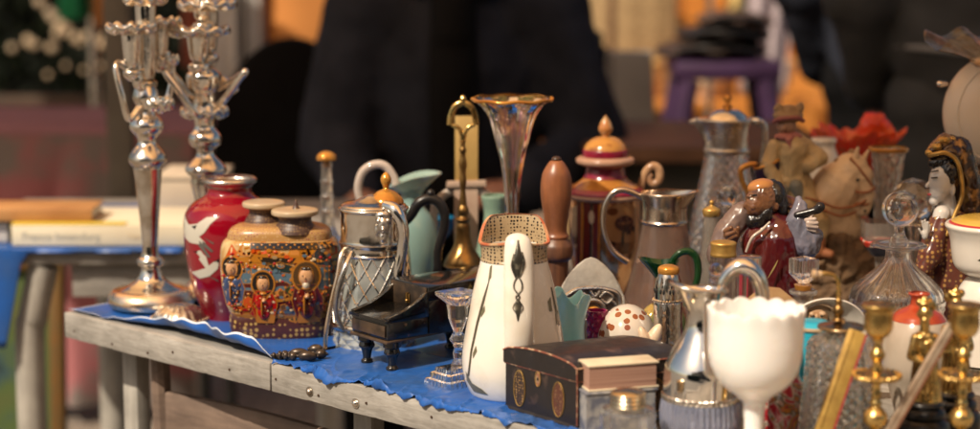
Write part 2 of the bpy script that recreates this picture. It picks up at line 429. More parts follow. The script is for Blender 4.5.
def h1(s, p, u, w):
    n = noise.noise(Vector((s * 13, p * 13, 1))) * .5 + .5
    ridge = math.exp(-((p - (.050 + .012 * math.sin(s * 9))) / .020) ** 2) * (.002 + .019 * max(0, min(1, (s - .14) / .18)) * (1 if s < .40 else max(0, 1 - (s - .40) / .055)))
    return .0022 + .0012 * n + ridge * (.75 + .5 * n) + (.004 * max(0, 1 - p / .03) * n)
def curl1(s, t, a, b, ny, hf):
    k = max(0, min(1, (s - .10) / .16)) * (1 if s < .41 else max(0, 1 - (s - .41) / .05))
    hgt = .003 + .021 * k + .0016 * math.sin(s * 150) * k + .003 * noise.noise(Vector((s * 40, 1, 2)))
    base = .044 * k + .016 * (1 - k) + .008 * k * math.sin(s * 11); reach = .010 + .020 * k
    u = 1 - t; p = base - reach * (1 - (1 - u) ** 2) + .005 * k * u * math.sin(s * 55 + 4 * u)
    p = p + (.155 - base) * max(0, t - .5) * 2 * .12
    return p, .0026 + hgt * u ** 1.6 + .003 * k * (1 - u) * u * math.sin(s * 70)
def h1b(s, p, u, w): return .0022 + .0014 * (noise.noise(Vector((s * 13, p * 13, 1))) * .5 + .5)
sheet('blue_tarpaulin', 'wrinkled blue sheet with pale curled edge under the candelabra and red vase', .004, SEAM - .006, -.045, .56, h1b, 170, 90, None, True, curl1)
def h2(s, p, u, w):
    n = noise.noise(Vector((s * 22, p * 22, 7))); cr = abs(noise.noise(Vector((s * 30 + p * 16, p * 11 - s * 6, 3))))
    e = max(0, 1 - max(0, p) / .12); cr2 = abs(noise.noise(Vector((s * 55 - p * 30, p * 40, 8))))
    fold = .0016 * (math.exp(-((s - .63 - .02 * p) / .004) ** 2) + math.exp(-((s - .84 + .03 * p) / .004) ** 2) + math.exp(-((p - .16 - .01 * s) / .004) ** 2))
    z = .0020 + .0006 * n + fold + e * (.0032 * max(0, .14 - cr) / .14 + .0012 * max(0, .16 - cr2) / .16)
    lift = max(0, noise.noise(Vector((s * 19, 5, 2))) - .05) * max(0, 1 - max(0, p) / .022) ** 2 * .022
    if p < .0: return .0018 + lift * .3 - (-p) * 1.4
    return z + lift
sheet('blue_tarpaulin', 'bright blue sheet with torn ragged front edge under the toy piano and cream pitcher', SEAM + .004, S3 - .004, -.008, .58, h2, 330, 150, lambda s: .006 + .010 * noise.noise(Vector((s * 15, 0, 9))) + .004 * noise.noise(Vector((s * 60, 2, 9))) + .0012 * noise.noise(Vector((s * 190, 6, 9))))

# ================================================================== CANDELABRA
def candelabrum(label, cx, Y, py, stem, arms, noz, basemod):
    t = T('silver_candelabrum', label, 'candelabrum', cx, Y, py, 'silver candelabra at the far end of the table')
    k = t.sc
    bm = bmesh.new(); q = t.rz(stem['base'], 5); q = [(0, q[0][1])] + q + [(0, q[-1][1])]
    revolve(bm, q, 64); link('base', bm, silver, t.e)
    q = t.rz(stem['foot'], 4); q = [(0, q[0][1])] + q + [(0, q[-1][1])]
    bm = bmesh.new(); revolve(bm, q, 96, basemod); link('foot_rim', bm, copper_base if basemod is None else silver, t.e)
    bm = bmesh.new(); q = t.rz(stem['shaft'], 5); revolve(bm, [(0, q[0][1])] + q + [(0, q[-1][1])], 40); link('shaft', bm, silver, t.e)
    for pts, r in arms: t.tube('arm', pts, r, silver, 8, 12)
    for (nx, ny0, ny1, hw, pan, dy) in noz:
        zt = ny1
        o = t.lathe('candle_socket', [(ny1 - 2, hw * 1.0), (ny1, hw * 1.1), (ny1 + 4, hw * 1.05), ((ny0 * .4 + ny1 * .6), hw * .98), (ny0 - 9, hw * .8), (ny0 - 5, hw * .5), (ny0 - 2, hw * .95), (ny0 + 3, hw * .9), (ny0 + 8, hw * .4)], silver, nx, 28, dy=dy, cyp=py)
        def pm(a, z, r, tt): return ((.0030 * abs(math.sin(a * 5)) if r > hw * k * 1.3 else 0), (.0030 * math.sin(a * 10) if r > pan * k * .7 else 0))
        t.lathe('drip_pan', [(ny1 - 1, hw * .9), (ny1 + 1, hw * 1.3), (ny1 - 1, pan * .85), (ny1 - 2.5, pan * 1.02), (ny1 - .5, pan * 1.08), (ny1 + 2.5, pan * 1.04), (ny1 + 6, pan * .78), (ny1 + 8, hw)], silver, nx, 72, pm, 3, parent=o, dy=dy, cyp=py)
    return t
bead = lambda a, z, r, t: ((.0016 * abs(math.sin(a * 24)) if r > .05 and z < .025 else 0), 0)
candelabrum('silver branched candelabrum with worn coppery foot, at the tip of the table corner', 148, 2.735, 170,
  dict(base=[(246, 8), (255, 9), (259, 13), (264, 13), (267, 9.5), (273, 10.5), (279, 14), (284, 22), (287, 30), (289, 35)],
       foot=[(288, 34), (289, 38), (293, 42), (298, 44), (303, 43), (306, 39), (None, 36)],
       shaft=[(84, 9), (92, 12), (99, 13), (107, 9), (114, 10), (120, 15), (126, 17), (131, 15), (137, 10), (143, 9.5), (149, 14), (155, 18), (160, 19), (164, 17), (167, 14), (168, 14.5), (180, 13), (215, 10), (246, 7.5)]),
  [([(147, 104, .0), (140, 108, -.012), (132, 118, -.025), (127, 116, -.03), (121, 92, -.035), (116, 70, -.03), (119, 63, -.022), (127, 68, -.02), (138, 78, -.02)], [4, 4, 3.5, 3.4, 3.2, 3.2, 3.4, 4, 4.5]),
   ([(153, 104, .0), (161, 106, .02), (168, 98, .035), (172, 80, .04), (172, 62, .04), (166, 58, .035), (161, 70, .03)], [4, 4, 3.5, 3.2, 3.2, 3.5, 4]),
   ([(148, 92, 0), (138, 84, -.02), (138, 74, -.02)], [5, 5, 4.5])],
  [(138, 72, 26, 9.5, 22, -.02), (160, 66, 22, 9, 19, .03), (150, 84, -2, 10, 19, 0), (166, 62, 60, 5, 10, .03), (166, 104, 101, 5, 11, -.03)], None)
candelabrum('silver branched candelabrum with beaded foot, standing right behind the red vase', 206, 2.80, 170,
  dict(base=[(196, 13), (230, 9), (250, 9), (258, 13), (264, 13), (269, 10), (276, 13), (283, 22), (288, 27)],
       foot=[(287, 27), (289, 30), (293, 31), (296, 31), (None, 30)],
       shaft=[(66, 6), (70, 12), (74, 17), (80, 17.5), (87, 16), (94, 12), (103, 11), (112, 13), (118, 11), (127, 10), (134, 15), (139, 16.5), (144, 15), (149, 9), (156, 10), (162, 16), (167, 20), (171, 20.5), (174, 18), (177, 15), (184, 15.5), (196, 13)]),
  [([(206, 110, -.01), (199, 115, -.03), (191, 108, -.04), (178, 90, -.045), (166, 73, -.04), (168, 70, -.03), (176, 78, -.02), (190, 94, -.012), (203, 98, 0)], [4, 4.2, 3.8, 3.6, 3.6, 3.6, 3.4, 3.4, 4]),
   ([(206, 108, .01), (216, 108, .0), (227, 96, -.02), (240, 78, -.03), (245, 72, -.03), (240, 76, -.015), (228, 84, .0), (216, 88, .01)], [4, 4.2, 3.8, 3.6, 4, 3.8, 3.6, 4]),
   ([(206, 84, 0), (222, 80, .015), (236, 92, .02)], [5, 5, 4.5])],
  [(203, 66, 29, 11, 28, -.015), (210, 58, 4, 10.5, 26, .01), (206, 116, 111, 8, 21, 0), (206, 26, -18, 10, 20, 0)], bead)

# ================================================================== RED VASE WITH CRANES
t = T('red_vase', 'tall glossy red enamel vase with two white cranes', 'vase', 231, 2.675, 255)
prof = [(178, 26), (180, 26.5), (182, 25.5), (186, 22), (191, 22), (196, 26), (202, 36), (210, 43), (220, 46), (234, 46.5), (252, 45), (272, 42), (292, 37), (308, 31), (320, 29), (None, 29)]
t.lathe('body', prof[3:], redlac, seg=64, sub=5)
t.lathe('rim_band', [(177.5, 25.5), (178.5, 27), (180.5, 27.5), (182.5, 26), (184, 23.5), (186.5, 22.2)], silver_d, seg=64, wall=.002)
CR = lambda ps: [(c, [(187 + (x - 187) * 1.16, 212 + (y - 214) * 1.16) for x, y in p]) for c, p in ps]
rf = t.rfun(prof[3:], 5); W = (.75, .73, .68); G_ = (.35, .34, .32); DK = (.03, .025, .03); OR = (.5, .2, .03)
t.decal('painted_crane', CR([(W, [(188, 213), (197, 221), (206, 219), (215, 213), (226, 212), (219, 218), (213, 226), (206, 231), (198, 236), (192, 233), (190, 228), (187, 219)]),
   (W, [(195, 228), (203, 226), (214, 234), (207, 236), (199, 236)]), (G_, [(205, 233), (212, 233), (221, 241), (219, 242)]), (G_, [(206, 236), (210, 235), (218, 246), (216, 247)]),
   (DK, [(200, 222), (206, 220), (204, 224)]), (G_, [(211, 229), (222, 234), (221, 235)]), (DK, [(187, 218), (190, 221), (191, 228), (189, 224)])]), rf, paint())
t.decal('painted_crane', CR([(W, [(197, 262), (205, 259), (213, 256), (221, 250), (226, 247), (224, 256), (216, 263), (206, 266)]), (W, [(207, 249), (210, 243), (214, 246), (216, 254), (213, 256)]),
   (W, [(204, 243), (209, 241), (213, 246), (211, 249)]), (DK, [(201, 243), (206, 242), (205, 244)]), (DK, [(221, 250), (226, 247), (225, 251)]), (G_, [(214, 262), (224, 266), (223, 267)])]), rf, paint())

# ================================================================== SATSUMA VASES
sats = mat('enamelled_earthenware', (.56, .40, .19), .2, coat=.5, n=(55, (.40, .22, .07), .42, .66), bump=(150, .3))
satband = brocade('dotted_enamel_band', (.07, .022, .02), (.42, .27, .09), (.10, .04, .02), 130)
satneck = brocade('brown_neck_enamel', (.07, .035, .025), (.20, .12, .05), (.05, .02, .02), 260, .45)
satgold = brocade('fine_gold_brocade', (.38, .21, .07), (.20, .04, .03), (.62, .46, .24), 260)
satrim = mat('pale_worn_rim', (.46, .36, .24), .3, n=(30, (.40, .30, .18), .4, .7), coat=.3)
SQ = 3.0
def sqmod(a, z, r, t):
    if r < .004: return (0, 0)
    c = (abs(math.cos(a)) ** SQ + abs(math.sin(a)) ** SQ) ** (-1 / SQ)
    return (r * (c - 1), 0)
def facedecal(t, name, polys, hx, hd, rf, parent, eps=.0006, dep=0.0024):
    """enamel shapes raised slightly on the broad front of the vase"""
    bm = bmesh.new(); cl = bm.loops.layers.color.new('Col')
    for i, (c, poly) in enumerate(polys):
        n0 = len(bm.faces); k = t.sc
        def to3(u, v, d):
            zz = t.z(v); f = rf(zz) / (hd * k); a_, b_ = hx * k * f, hd * k * f; x = (u - t.px) * k
            x = max(-a_ * .995, min(a_ * .995, x)); y = -b_ * (1 - (abs(x) / a_) ** SQ) ** (1 / SQ)
            n = Vector((abs(x / a_) ** (SQ - 1) / a_ * (1 if x > 0 else -1), -abs(y / b_) ** (SQ - 1) / b_, 0)).normalized()
            return Vector((x, y, zz)) + n * d
        pp = []
        m = len(poly)
        for q in range(m):
            a, b = poly[q], poly[(q + 1) % m]; L = math.hypot(b[0] - a[0], b[1] - a[1]); kk = max(1, int(L / 4))
            pp += [(a[0] + (b[0] - a[0]) * w / kk, a[1] + (b[1] - a[1]) * w / kk) for w in range(kk)]
        prism(bm, pp, -.001, eps + i * dep / max(1, len(polys)), to3)
        bm.faces.ensure_lookup_table()
        for f in bm.faces[n0:]:
            for l in f.loops: l[cl] = (*c, 1)
    bmesh.ops.triangulate(bm, faces=[f for f in bm.faces if len(f.verts) > 4])
    for (u, v, ru, rv, rd, c) in RELIEF:
        n0 = len(bm.faces); p = to3(u, v, .0016); ell(bm, p, (ru * t.sc, rd * t.sc, rv * t.sc), None, 3); bm.faces.ensure_lookup_table()
        for f in bm.faces[n0:]:
            for l in f.loops: l[cl] = (*c, 1)
    return link(name, bm, paint('enamel_paint', .22), parent, True, 30)
Cgold, Cdk, Corg, Cteal, Cblue, Cred, Cface, Cgrn, Cpeach, Cmar = (.66, .42, .11), (.07, .03, .015), (.72, .27, .05), (.05, .15, .14), (.30, .40, .46), (.62, .07, .03), (.76, .58, .42), (.17, .21, .06), (.72, .47, .22), (.30, .055, .035)
RELIEF = []
def relief(cx, cy, r, robe, beard):
    RELIEF.extend([(cx, cy, r * .74, r * .96, r * .44, Cface), (cx, cy - r * .80, r * .55, r * .26, r * .34, Cdk), (cx - r * .05, cy + r * .08, r * .13, r * .28, r * .62, Cface), (cx - r * .28, cy - r * .12, r * .16, r * .07, r * .46, Cdk), (cx + r * .26, cy - r * .12, r * .16, r * .07, r * .46, Cdk),
        (cx, cy + r * .46, r * .2, r * .08, r * .46, Cred), (cx - r * .5, cy + r * 2.2, r * .6, r * 1.1, r * .28, robe), (cx + r * .55, cy + r * 2.3, r * .6, r * 1.0, r * .25, robe), (cx, cy + r * 3.5, r * .8, r * 1.1, r * .2, robe), (cx + r * .1, cy + r * 2.1, r * .3, r * .3, r * .8, Cface),
        (cx, cy + r * 1.25, r * .5, r * .22, r * .45, Cgold), (cx - r * .2, cy + r * 3.0, r * .16, r * 1.3, r * .62, Cgold)])
    for _q in range(16):
        RELIEF.append((cx + random.uniform(-.9, .9) * r, cy + random.uniform(1.4, 4.4) * r, r * .13, r * .12, r * random.uniform(.30, .42), random.choice([Cgold, Cgold, (.74, .66, .52), Corg])))
    if beard: RELIEF.append((cx, cy + r * .95, r * .42, r * .5, r * .5, (.72, .68, .6)))
relief(267, 277, 7.8, Cred, False); relief(309, 270, 9.2, (.34, .06, .03), True); relief(236, 263, 7.4, (.22, .28, .42), False)
for _i in range(130):
    _a, _b = random.uniform(228, 334), random.uniform(246, 310); _r = random.uniform(.7, 1.7)
    RELIEF.append((_a, _b, _r * random.uniform(.7, 1.6), _r, _r * .5, random.choice([Cgold, Cgold, (.74, .66, .52), Cred, Corg])))
def arhat(cx, cy, r, robe, halo=Cdk, beard=True):
    """a haloed sage: halo, face, hair, robe"""
    p = [(Cgold, ovalpoly(cx, cy, r * 1.55, r * 1.75)), (halo, ovalpoly(cx, cy, r * 1.35, r * 1.55)),
         (robe, [(cx - r * 1.1, cy + r * .9), (cx + r * 1.0, cy + r * .9), (cx + r * 1.7, cy + r * 2.6), (cx + r * 1.2, cy + r * 5), (cx - r * .9, cy + r * 5), (cx - r * 1.5, cy + r * 2.6)]),
         (Cgold, [(cx - r * .1, cy + r), (cx + r * .1, cy + r), (cx + r * .5, cy + r * 3), (cx + r * .2, cy + r * 4.8), (cx + r * .25, cy + r * 3)]),
         (Cface, ovalpoly(cx, cy, r * .72, r * 1.0)), (Cdk, [(cx - r * .7, cy - r * .5), (cx - r * .4, cy - r * 1.0), (cx + r * .4, cy - r * 1.0), (cx + r * .7, cy - r * .5), (cx, cy - r * .72)]),
         (Cdk, [(cx - r * .45, cy - r * .15), (cx - r * .12, cy - r * .1), (cx - r * .12, cy - r * .0), (cx - r * .45, cy - r * .03)]), (Cdk, [(cx + r * .12, cy - r * .1), (cx + r * .45, cy - r * .15), (cx + r * .45, cy - r * .03), (cx + r * .12, cy)]),
         ((.5, .3, .2), [(cx - r * .07, cy), (cx + r * .1, cy), (cx + r * .12, cy + r * .3), (cx - r * .1, cy + r * .3)]), ((.4, .06, .04), ovalpoly(cx, cy + r * .5, r * .2, r * .08, 8))]
    if beard: p.append(((.62, .58, .5), [(cx - r * .5, cy + r * .55), (cx + r * .5, cy + r * .55), (cx + r * .25, cy + r * 1.2), (cx - r * .25, cy + r * 1.2)]))
    return p
def outlined(sc):
    out = []
    for c, poly in sc:
        n = len(poly); mx = sum(p[0] for p in poly) / n; my = sum(p[1] for p in poly) / n
        big = max(math.hypot(x - mx, y - my) for x, y in poly)
        if c != Cgold and big > 3.2:
            g = .75; out.append((Cgold, [(x + g * (x - mx) / max(.1, math.hypot(x - mx, y - my)), y + g * (y - my) / max(.1, math.hypot(x - mx, y - my))) for x, y in poly]))
        out.append((c, poly))
    return out
def satsuma(label, px, Y, hx, hd, necks, scene):
    t = T('enamel_vase', label, 'vase', px, Y, 270); k = t.sc; xs = hx / hd
    def part(name, prof, m, sub=4):
        o = t.lathe(name, prof, m, seg=128, mod=sqmod, sub=sub)
        for v in o.data.vertices: v.co.x *= xs
        o.data.update(); return o
    bp = [(236, hd * .84), (240, hd * .95), (250, hd), (268, hd * 1.0), (285, hd * .98), (300, hd * .93), (308, hd * .88), (312, hd * .84)]
    part('body', bp, sats, 5)
    part('shoulder', [(223, hd * .40), (224, hd * .66), (227, hd * .80), (231, hd * .86), (237, hd * .88)], satgold, 3)
    part('dotted_band', [(311, hd * .845), (316, hd * .87), (326, hd * .86), (333, hd * .82), (None, hd * .80)], satband, 3)
    for cx_, rim, rhw, dy in necks:
        nk = t.lathe('neck', [(rim + 3, rhw * .86), (rim + 6, rhw * .74), (rim + 10, rhw * .76), (rim + 15, rhw * .92), (rim + 20, rhw * 1.0)], satneck, cx_, 48, dy=dy, cyp=210)
        ld = t.lathe('lid', [(rim - 3.2, rhw * .3), (rim - 3, rhw * .8), (rim - 2, rhw * 1.03), (rim, rhw * 1.07), (rim + 2.6, rhw * 1.04), (rim + 4, rhw * .85)], satrim, cx_, 56, parent=nk, dy=dy, cyp=210)
        if dy < 0: t.lathe('lid_knob', [(rim - 12, .4), (rim - 9, 1.6), (rim - 6, 2.4), (rim - 3, 4)], satneck, cx_ + 1, 20, parent=ld, dy=dy, cyp=210)
    facedecal(t, 'painted_scene', outlined(scene), hx, hd, t.rfun(bp, 5), t.e)
    return t
sx = 297
sceneB = [(Cblue, [(256, 262), (338, 262), (338, 285), (256, 285)]), (Corg, [(256, 246), (262, 240), (268, 236), (275, 242), (278, 247), (256, 249)]), (Cpeach, [(272, 247), (282, 238), (292, 236), (303, 246), (303, 250), (272, 250)]),
   (Cgold, [(256, 248), (304, 249), (306, 256), (290, 258), (256, 256)]), ((.14, .09, .03), [(262, 251), (300, 252), (296, 257), (268, 258)]), (Cteal, [(272, 259), (284, 256), (296, 260), (294, 267), (276, 264)]), (Cgold, [(303, 243), (312, 238), (318, 246), (316, 256), (304, 255)]), (Cdk, [(305, 247), (312, 243), (315, 251), (308, 254)]),
   ((.16, .20, .24), [(313, 252), (322, 242), (330, 240), (334, 262), (316, 258)]), (Cgold, [(320, 240), (328, 236), (333, 244), (330, 262), (322, 260)]), (Cdk, [(322, 244), (328, 241), (329, 255), (324, 256)]), (Corg, [(330, 243), (337, 236), (338, 250), (332, 252)]),
   (Cmar, [(257, 290), (266, 276), (290, 276), (302, 284), (338, 284), (338, 308), (257, 308)]), (Cgold, [(290, 288), (300, 272), (304, 274), (296, 292)]), (Cgrn, [(288, 284), (298, 274), (300, 284), (294, 290)]),
   (Cgrn, [(292, 314), (316, 292), (322, 295), (298, 317)]), (Cgold, [(316, 291), (338, 288), (338, 290), (318, 293)]), (Cpeach, [(277, 287), (284, 282), (290, 288), (284, 294), (278, 292)]),
   (Cgold, [(276, 296), (279, 292), (310, 290), (310, 292)]), ((.3, .36, .42), [(280, 306), (284, 301), (292, 303), (300, 302), (296, 311), (284, 312)]), (Corg, [(322, 300), (338, 294), (338, 312), (316, 314)]),
   (Cred, ovalpoly(316, 306, 7, 5, 9)), (Cred, ovalpoly(322, 302, 5, 5, 8)), (Cgold, [(256, 309), (338, 309), (338, 312), (256, 312)]), (Cred, ovalpoly(252 + 8, 307, 6, 4, 9))]
for i in range(14):   # small gold and maroon checks on the ground
    a, b = 262 + (i % 7) * 11 + random.uniform(-2, 2), 288 + (i // 7) * 10 + random.uniform(-3, 3)
    sceneB.append(((.34, .22, .08), [(a, b), (a + 4.5, b - 1), (a + 5, b + 4), (a + .5, b + 4.5)]))
sceneB += [(Cdk, [(255.5, 237.5), (338.5, 237.5), (338.8, 243), (255.2, 243)])] + [(Cgold, ovalpoly(258 + 4.05 * i, 239 + 2.4 * (i % 2), 1.0, .9, 6)) for i in range(20)] + arhat(267, 277, 7.8, Cred, beard=False) + arhat(309, 270, 9.2, (.34, .06, .03), (.30, .20, .07))
sceneB += [((.66, .60, .48), [(265 + 2 * i, 291 + 5 * j) for i, j in ((0, 0), (1, 0), (1, .3), (0, .3))]) for _ in (0,)]
for i in range(120):
    a, b = random.uniform(257, 337), random.uniform(244, 310); r = random.uniform(.8, 1.9)
    sceneB.insert(random.randint(12, len(sceneB)), (random.choice([Cgold, (.58, .48, .34), Corg, Cmar, (.60, .40, .15), Cblue, Cgold]), ovalpoly(a, b, r * random.uniform(.7, 1.8), r, 7, random.random())))
sceneA = [(Cblue, [(226, 262), (262, 262), (262, 284), (226, 284)]), (Corg, [(224, 252), (230, 240), (236, 248), (238, 254)]), (Cpeach, [(234, 250), (243, 236), (252, 238), (262, 250)]), (Cgold, [(226, 252), (262, 250), (262, 260), (226, 260)]),
   (Cgold, [(243, 242), (254, 240), (256, 262), (246, 266)]), (Cdk, [(246, 247), (251, 245), (252, 256), (248, 258)]), (Cteal, [(233, 262), (242, 258), (244, 266), (236, 268)]), (Cmar, [(230, 286), (238, 278), (262, 277), (262, 306), (230, 306)]), (Corg, [(238, 296), (246, 290), (254, 298), (246, 304)]),
   (Cred, ovalpoly(244, 307, 7, 5, 10)), (Cgold, [(224, 309), (262, 309), (262, 312), (224, 312)])] + arhat(230, 263, 7.4, (.22, .28, .42), beard=False)
for i in range(30):
    a, b = random.uniform(224, 262), random.uniform(244, 308); r = random.uniform(.8, 1.8)
    sceneA.insert(random.randint(6, len(sceneA) - 10), (random.choice([Cgold, (.58, .48, .34), Corg, Cmar, Cgold]), ovalpoly(a, b, r * random.uniform(.7, 1.8), r, 7, random.random())))
for c, poly in sceneB:
    pass
satsuma('broad gilded enamel vase with twin necks and haloed sages, beside the red vase', 280.5, 2.56, 59, 34, [(262, 206, 20, .020), (296, 210, 22, -.014)], [(c, [(x + 6, y) for x, y in p]) for c, p in sceneA] + sceneB)

# ================================================================== DARK BEADS
t = T('bead_string', 'small heap of dark oval metal beads at the table seam', 'beads', 300, 2.405, 358)
darkbead = mat('dark_bronze_beads', (.09, .07, .055), .3, .6, n=(60, (.04, .03, .025), .4, .7))
for bx_, by_, rx, rz_, dy in ((308, 360, 10, 5.5, -.010), (293, 360.5, 4, 4.5, -.006), (286, 360, 3, 4.5, -.003), (280, 361, 2.6, 4.5, .0), (299, 352.5, 9.5, 4.6, .014), (316, 349, 7.5, 5, .020), (321, 356, 6, 5, .004), (285, 354, 4, 3.6, .012), (274, 361.5, 2.6, 3.2, .004)):
    bm = bmesh.new(); c = t.v(bx_, by_, dy); c.z = max(c.z, rz_ * t.sc * .9 + .003); k = t.sc
    ell(bm, c, (rx * k, rz_ * k, rz_ * k), None, 3)
    for sg in (-1, 1): ell(bm, c + Vector((sg * rx * k, 0, 0)), (.0017, .0024, .0024))
    link('bead', bm, darkbead, t.e)

# ================================================================== GLASS COLUMN DECANTER
t = T('slim_decanter', 'slim ringed glass decanter neck with amber domed top behind the enamel vases', 'decanter', 327, 2.85, 200)
t.lathe('neck', [(160, 4), (163, 5), (165, 6), (168, 5), (178, 5.4), (181, 6.5), (184, 5.6), (193, 5.8), (196, 7), (199, 6), (208, 6.4), (211, 7.6), (214, 6.6), (226, 7.5), (236, 12), (250, 24), (280, 30), (None, 28)], dustyglass, seg=32)
t.lathe('stopper', [(151, .5), (152, 5), (155, 9), (158, 10), (160, 9.5), (161, 4), (166, 3)], amber, seg=32)

# ================================================================== LATTICE CLARET JUG
t = T('lattice_claret_jug', 'silver topped glass claret jug with diamond lattice, behind the toy piano', 'jug', 374, 2.51, 280)
body = [(252, 32), (270, 34.5), (295, 39), (315, 41), (332, 42), (343, 42.5), (350, 42), (None, 40)]
t.lathe('glass_body', body, mat('lattice_glass', (.70, .72, .69), .06, .25, .5, 1.5, n=(26, (.40, .43, .42), .42, .68)), seg=200, sub=16, mod=cutmod(14, 420, .0026, -1, .05), flat=True)
t.lathe('collar', [(206, 33), (207, 35), (209, 35), (211, 33.5), (230, 32.5), (240, 33), (241, 34.5), (243, 34), (246, 33), (251, 33.2), (252, 34.2), (254, 33)], silver, seg=64)
bm = bmesh.new(); rf = t.rfun(body)
for k in range(16):
    for sg in (-1, 1):
        pts = []
        for q in range(17):
            zz = t.z(253) + (t.z(322) - t.z(253)) * q / 16; a = 2 * math.pi * k / 16 + sg * q / 16 * 1.2; r = rf(zz) + .0006
            pts.append((r * math.sin(a), -r * math.cos(a), zz))
        sweep(bm, pts, .0010, 6)
link('silver_lattice', bm, silver, t.e)
bm = bmesh.new()
for k in range(16):
    for q in range(9):
        for sg in (-1, 1):
            zz = t.z(253) + (t.z(322) - t.z(253)) * q / 8; a = 2 * math.pi * k / 16 + sg * q / 8 * 1.2; r = rf(zz) + .0014
            ell(bm, (r * math.sin(a), -r * math.cos(a), zz), .0013, None, 1)
link('silver_stud', bm, chrome, t.e)
t.lathe('lattice_band', [(319, 42.5), (320, 44), (323, 44.3), (325, 43.2)], silver, seg=64)
ld = t.lathe('lid', [(195, 6), (198, 13), (201, 20), (203, 29), (205, 33), (207, 32)], silver, seg=48)
t.lathe('finial', [(172, .5), (174, 3), (178, 5.2), (182, 5), (187, 3), (189, 3.2), (191, 8), (194, 12), (198, 16), (202, 18)], amber, 386, 24, parent=ld, cyp=190, dy=.0)
t.organic('thumb_piece', [('c', (344, 209, -8), (353, 213, -14), 2, 3.2), ('c', (353, 213, -14), (366, 210, -14), 3.2, 2.5)], copper_base, .0012)
t.organic('lion_mask', [('e', 383, 226, -36, 6, 5, 9), ('e', 383, 237, -37, 4, 4, 6), ('e', 379, 221, -37, 3, 3, 3), ('e', 388, 221, -36, 3, 3, 3), ('e', 383, 216, -34, 8, 4, 5), ('e', 383, 230, -41, 2, 2.5, 3), ('e', 390, 231, -33, 2.5, 3, 7), ('e', 377, 231, -35, 2.5, 3, 6)], silver_d, .0010, 1)
t.tube('spout', [(385, 205, -.035), (396, 211, -.046), (403, 230, -.048), (402, 250, -.046), (398, 275, -.046), (404, 292, -.044)], [5, 6.5, 6, 5.5, 5, 3], chrome, 8, 16)
t.tube('handle', [(347, 246, -.020), (341, 256, -.030), (338, 275, -.036), (332, 300, -.041), (326, 332, -.044), (325, 348, -.040)], [2.0, 2.4, 2.6, 2.4, 2.4, 2.4], copper_base, 8, 12)
t.tube('scroll_strap', [(352, 252, -.035), (345, 268, -.05), (338, 290, -.052), (336, 312, -.05), (344, 330, -.05)], [2, 3, 3.2, 2.6, 1.6], silver_d, 8, 10)

# ================================================================== TEAL JUG
t = T('teal_jug', 'pale teal glass jug with flared lip and clear looped handle', 'jug', 412, 2.77, 230)
def tealm(a, z, r, tt):
    w = max(0, min(1, (z - t.z(196)) / (t.z(172) - t.z(196))))
    return (.012 * w * max(0, math.sin(a)), .014 * w * math.sin(a) ** 1 + .004 * w * math.cos(2 * a))
t.lathe('body', [(178, 24), (182, 20), (190, 12), (198, 10), (206, 12), (216, 20), (230, 25), (250, 27), (270, 25), (None, 20)], teal, seg=64, mod=tealm, wall=.003)
t.tube('handle', [(398, 193), (394, 178), (385, 166), (373, 165), (362, 173), (358, 190), (364, 206), (378, 220), (394, 226)], [4, 4.2, 4.2, 4.2, 4.2, 4, 4, 4, 3.6], mat('pale_pink_glass', (.72, .62, .55), .08, 0, .35, sss=.2, coat=.3), 8, 14)

# ================================================================== COFFEE POT WITH EBONY HANDLE
t = T('coffee_pot', 'silver coffee pot with curved black handle, behind the lattice jug', 'coffee pot', 386, 2.64, 240)
t.lathe('body', [(204, 17), (208, 20), (222, 19), (245, 23), (270, 25), (295, 26), (None, 20)], silver_d, seg=40)
t.tube('handle', [(406, 222, -.005), (412, 214, -.008), (418, 204, -.010), (428, 199, -.01), (438, 202, -.01), (444, 213, -.01), (444, 228, -.01), (438, 250, -.01), (435, 275, -.01), (410, 285, -.004)], [4, 5, 5.4, 5, 5.2, 5, 4.6, 4.4, 4.2, 4], ebony, 8, 14)
t.lathe('knob', [(188, .5), (189.5, 3), (192, 4), (195, 3.2), (198, 3), (201, 4)], ebony, 431, 20, dy=-.01, cyp=195)

# ================================================================== BLUE COMPORT
t = T('blue_comport', 'small blue glass bowl on a stem behind the brass stand', 'bowl', 437, 2.86, 240)
bl = mat('blue_glass', (.02, .22, .42), .06, 0, .4, 1.48)
t.lathe('bowl', [(217, 19), (220, 19), (232, 15), (241, 7), (245, 3)], bl, seg=32, wall=.002)
t.lathe('stem', [(243, 4), (252, 3), (280, 3), (292, 10), (None, 17)], bl, seg=32)

# ================================================================== BRASS STAND
t = T('brass_stand', 'slim brass stand with stirrup loop and ball on top', 'stand', 463, 2.68, 200)
t.lathe('conical_foot', [(205, 4), (210, 6), (216, 5), (219, 8), (222, 6), (226, 7), (236, 7.5), (246, 10), (254, 15), (260, 18.5), (264, 19.5), (265.5, 20), (268, 17), (271, 16.5), (280, 19), (300, 24), (None, 30)], brass_d, seg=48)
t.lathe('rod', [(140, 3), (146, 2.4), (150, 3.6), (155, 2.6), (164, 4), (172, 3), (182, 3.6), (190, 2.6), (198, 3.4), (206, 4)], brass_d, seg=24)
lp = t.tube('stirrup_loop', [(450, 125), (451, 116), (455, 107), (463, 103), (471, 107), (475, 116), (476, 125)], 2.0, brass, 8, 10, 1.6)
t.tube('fork', [(451, 125), (457, 127), (461, 132), (463, 140)], [1.6, 2.2, 2.4, 3], brass, 6, 10, parent=lp)
t.tube('fork', [(475, 125), (469, 127), (465, 132), (463, 140)], [1.6, 2.2, 2.4, 3], brass, 6, 10, parent=lp)
t.lathe('ball', [(95, .4), (96, 2), (99, 3.4), (102, 2.4), (104, 1)], brass, 463, 18, parent=lp, cyp=100)

